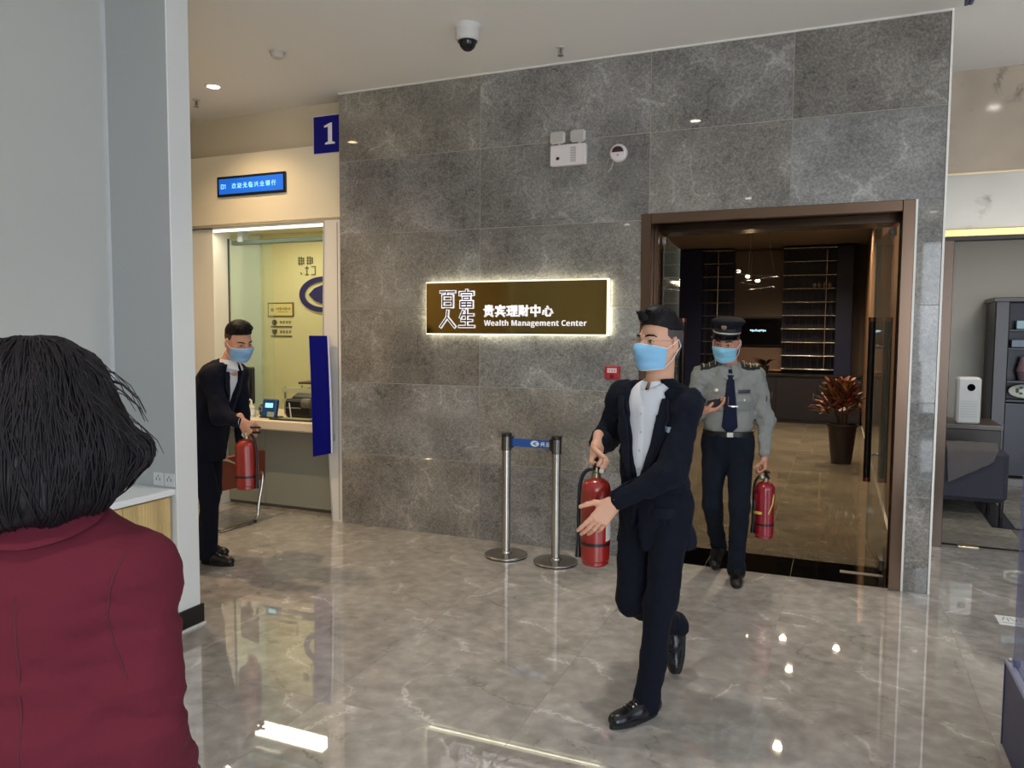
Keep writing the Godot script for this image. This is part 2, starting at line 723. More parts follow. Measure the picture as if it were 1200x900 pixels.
func _ready() -> void:
	# ---- camera
	var cam := Camera3D.new()
	cam.name = "camera"
	cam.fov = 53.1301
	cam.near = 0.05
	cam.far = 80.0
	cam.transform = Transform3D(Basis(Vector3(0.9209, 0.0062, -0.3898), Vector3(-0.0319, 0.9977, -0.0595), Vector3(0.3886, 0.0673, 0.919)).orthonormalized(), Vector3(3.8647, 1.6392, 5.4182))
	add_child(cam)
	cam.current = true
	# ---- sky seen through the street windows behind the camera
	var env := Environment.new()
	env.background_mode = Environment.BG_SKY
	var sky := Sky.new()
	var psm := ProceduralSkyMaterial.new()
	psm.sky_top_color = Color(0.62, 0.74, 0.95)
	psm.sky_horizon_color = Color(0.82, 0.88, 0.97)
	psm.ground_bottom_color = Color(0.35, 0.36, 0.38)
	psm.ground_horizon_color = Color(0.6, 0.64, 0.68)
	psm.sun_angle_max = 0.0
	psm.sky_energy_multiplier = 1.0
	sky.sky_material = psm
	env.sky = sky
	env.tonemap_mode = Environment.TONE_MAPPER_LINEAR
	env.tonemap_exposure = 0.88
	env.sdfgi_enabled = true
	env.ssao_enabled = true
	env.ssil_enabled = true
	var we := WorldEnvironment.new()
	we.name = "world_environment"
	we.environment = env
	add_child(we)
	# ---- daylight at the street windows, given by area lights added inside them
	area("daylight_rear", Vector3(7.0, 1.75, 9.85), Vector3(6.0, 1.4, 0.0), Vector2(3.6, 3.0), Color(0.92, 0.96, 1.0), 26.0)
	area("daylight_side", Vector3(8.85, 1.5, 5.5), Vector3(0.0, 0.9, 4.5), Vector2(5.6, 2.6), Color(0.92, 0.96, 1.0), 12.0)
	make_textures()
	build_shell()
	build_stone_wall()
	build_lights()
	build_counter_bay()
	build_glass_doors()
	build_vip_room()
	build_right_room()
	build_left_niche()
	build_wall_items()
	build_floor_items()
	build_counter_items()
	build_people()

# ------------------------------------------------------------------ floor, ceiling, outer walls
func build_shell() -> void:
	var fm := []
	for k in 6:
		fm.append(textured(tex_floor, Color(0.97, 0.97, 0.98), 0.022, 2.9, Vector2(0.37 * k, 0.61 * k), 0.85))
		fm[k].clearcoat_enabled = true
		fm[k].clearcoat = 0.6
		fm[k].clearcoat_roughness = 0.02
	var fl := struct("floor", "polished grey beige marble tile floor of the bank lobby")
	obj("slab", span(Vector3(-6.2, -0.2, -11.2), Vector3(9.2, -0.002, 10.2)), mat(rgb(176, 170, 160), 0.4), fl)
	var tl := 0.9
	var gt := Geo.new().box(Vector3(0, -0.004, 0), Vector3(tl - 0.0008, 0.008, tl - 0.0008), 0.0003)
	var meshes := gt.shifted(Vector3.ZERO)
	var k := 0
	for i in range(-7, 11):
		for j in range(0, 12):
			var x0 := i * tl
			var z0 := j * tl - 0.02
			meshed("tile", meshes, fm[(i * 5 + j * 3 + 40) % 6], fl, Vector3(x0 + tl * 0.5, 0, z0 + tl * 0.5))
			k += 1
	# side strip beyond the stone wall, towards the right-hand room
	for i in range(5, 8):
		for j in range(-2, 0):
			meshed("tile", meshes, fm[(i + j + 40) % 6], fl, Vector3(4.46 + (i - 5 + 0.5) * tl, 0, (j + 0.5) * tl - 0.02))
	for i in range(-3, 0):
		for j in range(-2, 0):
			meshed("tile", meshes, fm[(i * 2 + j + 40) % 6], fl, Vector3((i + 0.5) * tl, 0, (j + 0.5) * tl - 0.02))
	var cm := mat(rgb(240, 238, 234), 0.9)
	sheet("ceiling", "smooth off-white plaster ceiling of the lobby", span(Vector3(-6.2, H, -1.4), Vector3(9.2, H + 0.2, 10.2)), cm)
	var wm := mat(rgb(222, 222, 218), 0.85)
	sheet("wall_far_left", "plain white wall at the far left of the lobby", span(Vector3(-6.2, 0, -2.4), Vector3(-6.0, H, 10.2)), wm)
	# street front behind the camera, with its glazing at the right
	var rear := struct("wall_rear", "white street-side wall behind the viewer with tall windows")
	obj("panel", span(Vector3(-6.0, 0, 10.0), Vector3(5.2, H, 10.2)), wm, rear)
	obj("panel", span(Vector3(5.2, 3.3, 10.0), Vector3(9.2, H, 10.2)), wm, rear)
	var side := struct("wall_right", "street-side wall at the right with tall windows")
	obj("panel", span(Vector3(9.0, 3.3, 2.6), Vector3(9.2, H, 10.0)), wm, side)
	obj("panel", span(Vector3(9.0, 0, -6.0), Vector3(9.2, H, 2.6)), wm, side)
	var al := mat(rgb(150, 152, 155), 0.35, 0.8)
	for r in [["window_1", true], ["window_2", false]]:
		var w := struct(r[0], "tall street window in an aluminium frame")
		for t in 5:
			var f := t / 4.0
			if r[1]: obj("mullion", box1(Vector3(lerpf(5.23, 8.97, f), 1.65, 10.1), Vector3(0.06, 3.3, 0.1)), al, w)
			else: obj("mullion", box1(Vector3(9.1, 1.65, lerpf(2.63, 9.97, f)), Vector3(0.1, 3.3, 0.06)), al, w)
		if r[1]:
			obj("rail", span(Vector3(5.2, 3.24, 10.05), Vector3(9.0, 3.3, 10.15)), al, w)
			obj("rail", span(Vector3(5.2, 0, 10.05), Vector3(9.0, 0.06, 10.15)), al, w)
		else:
			obj("rail", span(Vector3(9.05, 3.24, 2.6), Vector3(9.15, 3.3, 10.0)), al, w)
			obj("rail", span(Vector3(9.05, 0, 2.6), Vector3(9.15, 0.06, 10.0)), al, w)

# ------------------------------------------------------------------ grey stone wall
func build_stone_wall() -> void:
	var w := struct("wall_back", "grey polished stone wall of large rectangular slabs with thin joints")
	var cm := mat(rgb(168, 164, 156), 0.8)
	# core behind the slabs, open at the doorway
	obj("core", span(Vector3(0.11, 0, -0.45), Vector3(2.563, H, -0.02)), cm, w)
	obj("core", span(Vector3(2.563, 2.477, -0.45), Vector3(4.285, H, -0.02)), cm, w)
	obj("core", span(Vector3(4.285, 0, -0.45), Vector3(4.449, H, -0.02)), cm, w)
	obj("end_face", span(Vector3(0.0, 0, -0.05), Vector3(0.11, H, -0.02)), cm, w)
	var ys := [0.0, 0.613, 1.214, 1.824, 2.434, 3.038, 3.588]
	var xs := [0.0, 1.2976, 2.613, 3.549, 4.438]
	var sm := []
	var tones := [[0.86, 0.84, 0.80], [0.83, 0.82, 0.80], [0.85, 0.85, 0.84], [0.88, 0.87, 0.86], [0.82, 0.80, 0.77]]
	for k in 10:
		var t: Array = tones[k % 5]
		sm.append(textured(tex_stone, Color(t[0], t[1], t[2]), 0.34, 2.1, Vector2(0.29 * k + 0.1, 0.43 * k), 0.4))
		sm[k].clearcoat_enabled = true
		sm[k].clearcoat = 0.8
		sm[k].clearcoat_roughness = 0.03
	var g := 0.0017
	for r in 6:
		for c in 4:
			var x0: float = xs[c] + g
			var x1: float = xs[c + 1] - g
			var y0: float = ys[r] + g
			var y1: float = ys[r + 1] - g
			var geo := Geo.new()
			var rects := []
			if y1 <= 2.477 or x1 <= 2.563:
				# beside the doorway
				if x1 <= 2.563: rects.append([x0, x1, y0, y1])
				else:
					if x0 < 2.563: rects.append([x0, 2.563, y0, y1])
					if x1 > 4.285: rects.append([maxf(x0, 4.298), x1, y0, y1])
			elif y0 >= 2.477: rects.append([x0, x1, y0, y1])
			else:
				rects.append([x0, x1, 2.477, y1])
				if x0 < 2.563: rects.append([x0, 2.563, y0, 2.477])
				if x1 > 4.298: rects.append([4.298, x1, y0, 2.477])
			for q in rects:
				geo.box(Vector3((q[0] + q[1]) * 0.5, (q[2] + q[3]) * 0.5, -0.01), Vector3(q[1] - q[0], q[3] - q[2], 0.02), 0.0012)
			if rects.size() > 0: obj("stone_panel", geo, sm[(r * 7 + c * 3) % 10], w)
	# pale joint filler just behind the faces
	obj("joint", span(Vector3(0.002, 0, -0.02), Vector3(2.563, 3.588, -0.0025)), mat(rgb(176, 170, 158), 0.8), w)
	obj("joint", span(Vector3(2.563, 2.477, -0.02), Vector3(4.436, 3.588, -0.0025)), mat(rgb(176, 170, 158), 0.8), w)
	obj("joint", span(Vector3(4.298, 0, -0.02), Vector3(4.436, 2.477, -0.0025)), mat(rgb(176, 170, 158), 0.8), w)
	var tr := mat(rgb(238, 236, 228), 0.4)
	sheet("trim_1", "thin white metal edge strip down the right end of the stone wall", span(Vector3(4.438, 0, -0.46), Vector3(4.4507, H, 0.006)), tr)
	sheet("highlight_trim_2", "thin white strip painted as a light highlight down the right side of the bronze door frame", span(Vector3(4.285, 0, -0.02), Vector3(4.298, 2.477, 0.008)), tr)  # bright highlight along the frame edge, built as a white strip
	sheet("trim_3", "thin white shadow-gap strip along the top of the stone wall", span(Vector3(0.0, 3.588, -0.02), Vector3(4.438, H, 0.008)), mat(rgb(225, 222, 214), 0.6))

# ------------------------------------------------------------------ ceiling lamps
func downlight(at: Vector3, label: String, c: Color, e: float, group := "", ang := 62.0, lens := 0.048) -> void:
	var t := thing("downlight", label, "light", at, group)
	obj("ring", Geo.new().lathe(at, [Vector2(lens, 0.0), Vector2(lens, -0.006), Vector2(lens + 0.018, -0.004), Vector2(lens + 0.022, 0.0)], 28), mat(rgb(235, 233, 228), 0.4), t)
	obj("lamp_lens", Geo.new().lathe(at, [Vector2(0, -0.003), Vector2(lens, -0.003), Vector2(lens, 0.0)], 24), glow(c, 40.0), t)
	spot("downlight_lamp", at + Vector3(0, -0.012, 0), at + Vector3(0, -2, 0), c, e, ang, 0.04)

func build_lights() -> void:
	downlight(Vector3(-0.827, H, 0.532), "round recessed ceiling downlight in front of the teller bay", WARM, 2.2)
	downlight(Vector3(-0.832, H, 1.403), "round ceiling downlight hidden above the left partition", WARM, 6.0)
	downlight(Vector3(2.593, H, 1.897), "round ceiling downlight above the lobby before the bronze doorway", NEUTRAL, 3.2)
	downlight(Vector3(2.61, H, 6.297), "round ceiling downlight behind the viewer", NEUTRAL, 8.5, "downlights behind the viewer", 52.0)
	for p in [Vector3(-0.83, H, 3.9), Vector3(5.6, H, 6.3), Vector3(7.4, H, 3.6), Vector3(0.3, H, 8.3), Vector3(5.2, H, 8.6)]:
		downlight(p, "round ceiling downlight behind the viewer", NEUTRAL, 8.5, "downlights behind the viewer", 52.0)
	downlight(Vector3(5.04, H, -0.15), "round ceiling downlight in front of the right-hand marble portal", NEUTRAL, 3.0)

# ------------------------------------------------------------------ teller bay at the left
func build_counter_bay() -> void:
	var cream := mat(rgb(236, 226, 200), 0.6)
	var pale := mat(rgb(222, 220, 208), 0.55)
	sheet("wall_above_counter", "cream wall strip above the teller bay fascia", span(Vector3(-3.2, 3.1, -0.45), Vector3(0.10, H, -0.2)), mat(rgb(214, 202, 176), 0.8))
	var fa := struct("wall_counter_front", "cream front of the teller bay with fascia and side posts")
	obj("fascia", span(Vector3(-3.2, 2.6, -0.3), Vector3(-0.0, 3.215, -0.06), 0.004), cream, fa)
	obj("fascia_lip", span(Vector3(-3.2, 2.575, -0.3), Vector3(-0.002, 2.597, -0.055), 0.003), mat(rgb(170, 164, 146), 0.5), fa)
	obj("post", span(Vector3(-1.80, 0, -0.3), Vector3(-1.455, 2.57, -0.08), 0.004), pale, fa)
	# slanting white jamb that leans against the stone wall
	var jb := Geo.new()
	jb.prism(PackedVector2Array([Vector2(-0.165, 2.572), Vector2(-0.002, 2.572), Vector2(-0.002, 0), Vector2(-0.10, 0), Vector2(-0.185, 1.45)]), Vector3(0, 0, -0.11), 0.2)
	obj("jamb", jb, mat(rgb(226, 222, 212), 0.45), fa)
	obj("jamb_edge", Geo.new().tube([Vector3(-0.104, 0.0, -0.008), Vector3(-0.187, 1.45, -0.008), Vector3(-0.166, 2.572, -0.008)], 0.006, 8), mat(rgb(180, 178, 170), 0.4), fa)
	obj("jamb_groove", span(Vector3(-0.034, 0.02, -0.009), Vector3(-0.03, 2.55, -0.006)), mat(rgb(150, 146, 136), 0.5), fa)
	# inside of the bay
	var yel := mat(rgb(226, 218, 164), 0.75)
	var bw := struct("wall_bay_back", "yellow back wall of the teller bay with a pale green left part")
	obj("yellow_panel", span(Vector3(-2.55, 0, -1.9), Vector3(0.1, 2.85, -1.75)), yel, bw)
	obj("green_panel", span(Vector3(-5.0, 0, -1.95), Vector3(-2.34, 2.85, -1.72)), mat(rgb(214, 224, 206), 0.35), bw)
	sheet("wall_bay_right", "right side wall inside the teller bay", span(Vector3(-0.02, 0, -1.75), Vector3(0.1, 2.85, -0.22)), yel)
	sheet("wall_bay_left", "left side wall inside the teller bay", span(Vector3(-5.2, 0, -1.95), Vector3(-5.0, 2.85, -0.3)), pale)
	sheet("ceiling_bay", "low white ceiling of the teller bay", span(Vector3(-5.2, 2.75, -1.95), Vector3(0.1, 2.9, -0.3)), mat(rgb(225, 222, 205), 0.8))
	sheet("wall_left_of_bay", "white wall continuing left of the teller bay", span(Vector3(-6.0, 0, -0.3), Vector3(-3.2, H, -0.1)), pale)
	sheet("wall_below_post", "white wall left of the teller opening", span(Vector3(-3.2, 0, -0.3), Vector3(-1.80, 2.575, -0.1)), pale)
	# glazing of the teller window: green-edged pane with a top rail
	var gp := thing("teller_glass", "tall clear glass pane with green edge inside the teller opening", "glass", Vector3(-1.45, 0.85, -0.16))
	var gm := mat(rgb(190, 225, 205), 0.04)
	gm = gm.duplicate()
	gm.transparency = BaseMaterial3D.TRANSPARENCY_ALPHA
	gm.albedo_color = Color(0.7, 0.88, 0.78, 0.06)
	obj("pane", span(Vector3(-1.445, 0.848, -0.272), Vector3(-0.93, 2.46, -0.262)), gm, gp)
	obj("edge", span(Vector3(-1.452, 0.86, -0.275), Vector3(-1.443, 2.5, -0.259)), mat(rgb(58, 72, 62), 0.3), gp)
	obj("top_rail", span(Vector3(-1.38, 2.435, -0.29), Vector3(-0.16, 2.475, -0.23), 0.004), mat(rgb(96, 112, 100), 0.35, 0.3), gp)
	obj("bracket", span(Vector3(-1.30, 2.46, -0.30), Vector3(-1.24, 2.57, -0.22), 0.004), mat(rgb(196, 206, 198), 0.4), gp)
	# light strip below the fascia
	var ls := thing("strip_light", "long white light strip under the teller bay fascia", "light", Vector3(-0.8, 2.55, -0.1))
	obj("housing", span(Vector3(-1.46, 2.553, -0.17), Vector3(-0.165, 2.575, -0.075), 0.003), mat(rgb(210, 210, 205), 0.4), ls)
	obj("lamp_tube", Geo.new().tube([Vector3(-1.44, 2.546, -0.075), Vector3(-0.18, 2.546, -0.075)], 0.013, 10), glow(Color(1.0, 0.98, 0.92), 1.6), ls)
	area("strip_light_lamp", Vector3(-0.8, 2.53, -0.07), Vector3(-0.8, 0.5, 0.1), Vector2(0.03, 1.2), Color(1.0, 0.96, 0.86), 0.45)
	# lamps of the bay's own ceiling
	for p in [Vector3(-3.4, 2.75, -1.06), Vector3(-1.44, 2.75, -1.06)]:
		var t := thing("bay_ceiling_light", "flat oblong ceiling light inside the teller bay, " + ("nearer the yellow wall emblem" if p.x > -2.0 else "further left over the green wall"), "light", p, "ceiling lights of the teller bay")
		obj("lamp_panel", box1(p + Vector3(0, -0.008, 0), Vector3(1.02, 0.015, 0.28), 0.004), glow(Color(1, 0.97, 0.9), 1.0), t)
		area("bay_ceiling_lamp", p + Vector3(0, -0.02, 0), p + Vector3(0, -1, 0), Vector2(0.27, 1.0), Color(1.0, 0.96, 0.84), 1.2)
	# counter
	var ct := thing("teller_counter", "teller counter with cream top and grey green front panels", "counter", Vector3(-0.9, 0, -0.2))
	obj("front_panel", span(Vector3(-1.45, 0.03, -0.30), Vector3(-1.02, 0.752, -0.22), 0.003), mat(rgb(146, 148, 134), 0.5), ct)
	obj("front_panel", span(Vector3(-1.016, 0.03, -0.30), Vector3(-0.12, 0.752, -0.22), 0.003), mat(rgb(146, 148, 134), 0.5), ct)
	obj("plinth", span(Vector3(-1.45, 0, -0.30), Vector3(-0.10, 0.03, -0.235)), mat(rgb(92, 86, 76), 0.5), ct)
	obj("worktop", span(Vector3(-1.452, 0.755, -0.85), Vector3(-0.19, 0.845, 0.0), 0.012), mat(rgb(226, 212, 186), 0.4), ct)
	# blue privacy wing beside the jamb
	var bp := thing("privacy_panel", "tall curved deep blue privacy panel with white edge beside the teller jamb", "panel", Vector3(-0.15, 0.55, 0.02))
	var rows := []
	var back := []
	for i in 13:
		var f := i / 12.0
		var y := lerpf(0.57, 1.60, f)
		var x := -0.222 - 0.028 * pow(f, 1.6)
		rows.append([Vector3(x, y + 0.0, 0.1 - 0.0 * f), Vector3(x + 0.165, y + 0.035 * (1.0 - f), 0.075)])
	var g := Geo.new()
	var loop := []
	for r in rows:
		loop.append([r[0], r[1], r[1] + Vector3(-0.004, 0, -0.03), r[0] + Vector3(-0.004, 0, -0.03)])
	g.grid(loop, true, true)
	g.poly([loop[0][0], loop[0][1], loop[0][2], loop[0][3]], Vector3.DOWN)
	g.poly([loop[12][0], loop[12][1], loop[12][2], loop[12][3]], Vector3.UP)
	obj("panel", g, mat(rgb(6, 12, 118), 0.6, 0.0, 0.25), bp)
	var eg := []
	for r in rows: eg.append(r[1] + Vector3(0.004, 0, -0.012))
	obj("edge", Geo.new().tube(eg, 0.009, 8), mat(rgb(226, 226, 240), 0.3), bp)
	obj("bracket", span(Vector3(-0.15, 1.0, -0.02), Vector3(-0.09, 1.06, 0.05), 0.004), mat(rgb(180, 180, 182), 0.3, 0.8), bp)
	obj("bracket", span(Vector3(-0.13, 0.7, -0.02), Vector3(-0.07, 0.76, 0.05), 0.004), mat(rgb(180, 180, 182), 0.3, 0.8), bp)
	# led display
	var ld := thing("led_display", "narrow blue LED display with black frame on the cream fascia", "display", Vector3(-0.975, 2.93, -0.05))
	obj("frame", span(Vector3(-1.36, 2.843, -0.062), Vector3(-0.592, 3.022, -0.042), 0.004), mat(rgb(16, 18, 30), 0.4), ld)
	obj("screen", span(Vector3(-1.335, 2.865, -0.045), Vector3(-0.615, 3.0, -0.0405)), glow(rgb(20, 96, 205), 0.75), ld)
	var cyan := glow(rgb(150, 220, 255), 1.0)
	var x := -1.185
	for ch in [
		[[5, 20, 40, 20, 8, 90], [10, 45, 42, 90], [62, 5, 48, 40], [55, 25, 95, 25, 88, 42], [72, 35, 70, 60, 45, 97], [71, 60, 96, 97]],
		[[10, 8, 20, 22], [5, 38, 20, 38, 20, 75], [3, 92, 20, 78, 40, 92, 98, 92], [55, 10, 35, 20, 35, 75, 52, 66], [62, 20, 90, 20, 90, 62, 82, 60], [62, 20, 62, 84]],
		[[50, 3, 50, 45], [20, 12, 32, 35], [80, 12, 68, 35], [5, 47, 95, 47], [38, 47, 34, 75, 8, 97], [60, 47, 60, 92, 92, 92, 95, 78]],
		[[10, 15, 10, 75], [26, 5, 26, 95], [55, 5, 42, 32], [50, 22, 95, 22], [62, 32, 72, 45], [42, 55, 92, 55, 92, 95, 42, 95, 42, 55], [67, 55, 67, 95]],
		[[15, 18, 28, 45], [46, 8, 54, 40], [85, 10, 68, 50], [4, 56, 96, 56], [35, 66, 12, 95], [64, 66, 88, 95]],
		[[36, 8, 36, 90], [64, 8, 64, 90], [12, 30, 24, 65], [88, 30, 76, 65], [3, 92, 97, 92]],
		[[22, 5, 5, 35], [15, 22, 42, 22], [10, 42, 40, 42], [5, 62, 42, 62], [24, 42, 24, 92, 42, 80], [52, 10, 88, 10, 88, 48, 52, 48], [52, 29, 88, 29], [52, 10, 52, 95, 66, 85], [62, 50, 95, 95], [92, 58, 75, 70]],
		[[32, 5, 8, 30], [34, 30, 5, 58], [22, 45, 22, 97], [45, 15, 92, 15], [40, 42, 97, 42], [74, 42, 74, 94, 60, 88]]]:
		obj("character", Geo.new().strokes(ch, Vector3(x, 2.908, -0.039), 0.05, 0.0036, 0.002), cyan, ld)
		x += 0.0635
	obj("character", Geo.new().strokes([[20, 5, 80, 5, 80, 95, 20, 95, 20, 5]], Vector3(-1.315, 2.912, -0.039), 0.04, 0.005, 0.002), cyan, ld)
	obj("character", Geo.new().strokes([[30, 25, 50, 5, 50, 95]], Vector3(-1.28, 2.912, -0.039), 0.04, 0.005, 0.002), cyan, ld)
	# blue number sign
	var ns := thing("number_sign", "square blue sign with white numeral 1 above the teller bay", "sign", Vector3(-0.15, 3.3, -0.05))
	obj("board", span(Vector3(-0.292, 3.142, -0.058), Vector3(0.10, 3.448, -0.0505)), mat(rgb(16, 18, 124), 0.6, 0.0, 0.3), ns)
	obj("rim", span(Vector3(-0.302, 3.132, -0.0595), Vector3(0.10, 3.458, -0.0545)), mat(rgb(222, 216, 214), 0.4), ns)
	var one := Geo.new()
	one.prism(PackedVector2Array([Vector2(-0.175, 3.212), Vector2(-0.075, 3.212), Vector2(-0.075, 3.224), Vector2(-0.104, 3.234), Vector2(-0.104, 3.388), Vector2(-0.122, 3.388), Vector2(-0.185, 3.366), Vector2(-0.182, 3.352), Vector2(-0.145, 3.356), Vector2(-0.145, 3.234), Vector2(-0.175, 3.224)]), Vector3(0.0, 0, -0.0495), 0.002)
	obj("numeral", one, mat(rgb(236, 238, 240), 0.5), ns)
	# the left edge of the next character, cut off by the stone wall
	var nx := Geo.new()
	nx.strokes([[20, 5, 80, 5, 80, 38, 20, 38, 20, 5], [2, 52, 98, 52], [35, 52, 28, 70, 80, 70, 74, 95, 55, 92]], Vector3(-0.022, 3.23, -0.0495), 0.14, 0.014, 0.002)
	obj("character", nx, mat(rgb(236, 238, 240), 0.5), ns)
	# fittings on the yellow wall
	var lg := thing("wall_emblem", "large dark blue oval ring emblem with inner arrow on the yellow wall", "sign", Vector3(-1.5, 2.09, -1.75))
	var ring := Geo.new()
	var n := 48
	var ro := []
	var c0 := Vector3(-1.46, 2.05, -1.74)
	for i in n:
		var a := TAU * i / n
		ro.append([c0 + Vector3(cos(a) * 0.33, sin(a) * 0.20, 0), c0 + Vector3(cos(a) * 0.33, sin(a) * 0.20, 0.015), c0 + Vector3(cos(a) * 0.262, sin(a) * 0.145, 0.015), c0 + Vector3(cos(a) * 0.262, sin(a) * 0.145, 0)])
	ro.append(ro[0])
	ring.grid(ro, true, true)
	var navy := mat(rgb(44, 38, 96), 0.4)
	obj("ring", ring, navy, lg)
	obj("arrow", Geo.new().prism(PackedVector2Array([Vector2(-0.20, 0.0), Vector2(-0.12, 0.07), Vector2(0.02, 0.115), Vector2(0.14, 0.10), Vector2(-0.02, 0.0), Vector2(0.14, -0.10), Vector2(0.02, -0.115), Vector2(-0.12, -0.07)]), c0 + Vector3(0, 0, 0.007), 0.015), navy, lg)
	var gt := thing("wall_lettering", "two rows of small grey characters above the oval emblem", "sign", Vector3(-1.6, 2.35, -1.75))
	var grey := mat(rgb(128, 126, 92), 0.5)
	for q in [[-1.82, 2.385], [-1.70, 2.385]]:
		obj("character", Geo.new().strokes([[10, 20, 90, 20], [10, 50, 90, 50], [10, 80, 90, 80], [20, 5, 20, 95], [55, 5, 55, 95], [85, 20, 85, 80]], Vector3(q[0], q[1], -1.745), 0.095, 0.011, 0.008), grey, gt)
	obj("character", Geo.new().strokes([[45, 80, 55, 95]], Vector3(-1.82, 2.28, -1.745), 0.09, 0.01, 0.008), grey, gt)
	obj("character", Geo.new().strokes([[50, 5, 50, 95], [30, 20, 70, 20], [30, 95, 70, 95]], Vector3(-1.745, 2.27, -1.745), 0.10, 0.012, 0.008), grey, gt)
	obj("character", Geo.new().strokes([[30, 5, 80, 5, 80, 95, 30, 95]], Vector3(-1.66, 2.27, -1.745), 0.10, 0.01, 0.008), grey, gt)
	var ps := thing("framed_notice", "small cream notice in thin brown frame on the yellow wall", "sign", Vector3(-2.03, 1.87, -1.75))
	obj("frame", span(Vector3(-2.255, 1.80, -1.752), Vector3(-1.885, 1.965, -1.738), 0.003), mat(rgb(108, 90, 42), 0.5), ps)
	obj("board", span(Vector3(-2.24, 1.815, -1.745), Vector3(-1.90, 1.95, -1.7365)), mat(rgb(230, 214, 140), 0.6), ps)
	var sq := Geo.new()
	for i in 8: sq.box(Vector3(-2.12 + 0.026 * i, 1.893, -1.7355), Vector3(0.017, 0.02 + 0.008 * (i % 3), 0.002))
	for i in 6: sq.box(Vector3(-2.10 + 0.026 * i, 1.858, -1.7355), Vector3(0.018, 0.008, 0.002))
	sq.lathe(Vector3(-2.185, 1.88, -1.7365), [Vector2(0, 0.002), Vector2(0.022, 0.002), Vector2(0.022, 0)], 16, Basis(Vector3.RIGHT, PI * 0.5))
	fine(obj("print", sq, mat(rgb(158, 142, 80), 0.5), ps))
	for r in [[1.735, "small round-icon notice strip with brown underline below the framed notice"], [1.625, "small shield-icon notice strip with brown underline, lowest on the yellow wall"]]:
		var y: float = r[0]
		var t := thing("notice_strip", r[1], "sign", Vector3(-2.03, y, -1.75), "notice strips on the yellow wall")
		var bar := span(Vector3(-2.215, y - 0.055, -1.752), Vector3(-1.915, y - 0.04, -1.742))
		obj("underline", bar, mat(rgb(96, 82, 40), 0.5), t)
		var ic := Geo.new()
		if y > 1.7: ic.lathe(Vector3(-2.165, y, -1.752), [Vector2(0, 0.01), Vector2(0.034, 0.01), Vector2(0.034, 0)], 18, Basis(Vector3.RIGHT, PI * 0.5))
		else: ic.prism(PackedVector2Array([Vector2(-0.036, 0.03), Vector2(0.036, 0.03), Vector2(0.03, -0.01), Vector2(0, -0.036), Vector2(-0.03, -0.01)]), Vector3(-2.165, y, -1.747), 0.01)
		obj("icon", ic, mat(rgb(88, 72, 40), 0.5), t)
		var tx := Geo.new()
		for i in 4: tx.strokes([[10, 20, 90, 20], [50, 5, 50, 95], [15, 60, 85, 60]], Vector3(-2.09 + i * 0.043, y - 0.015, -1.746), 0.034, 0.005, 0.004)
		fine(obj("print", tx, mat(rgb(140, 122, 62), 0.5), t))

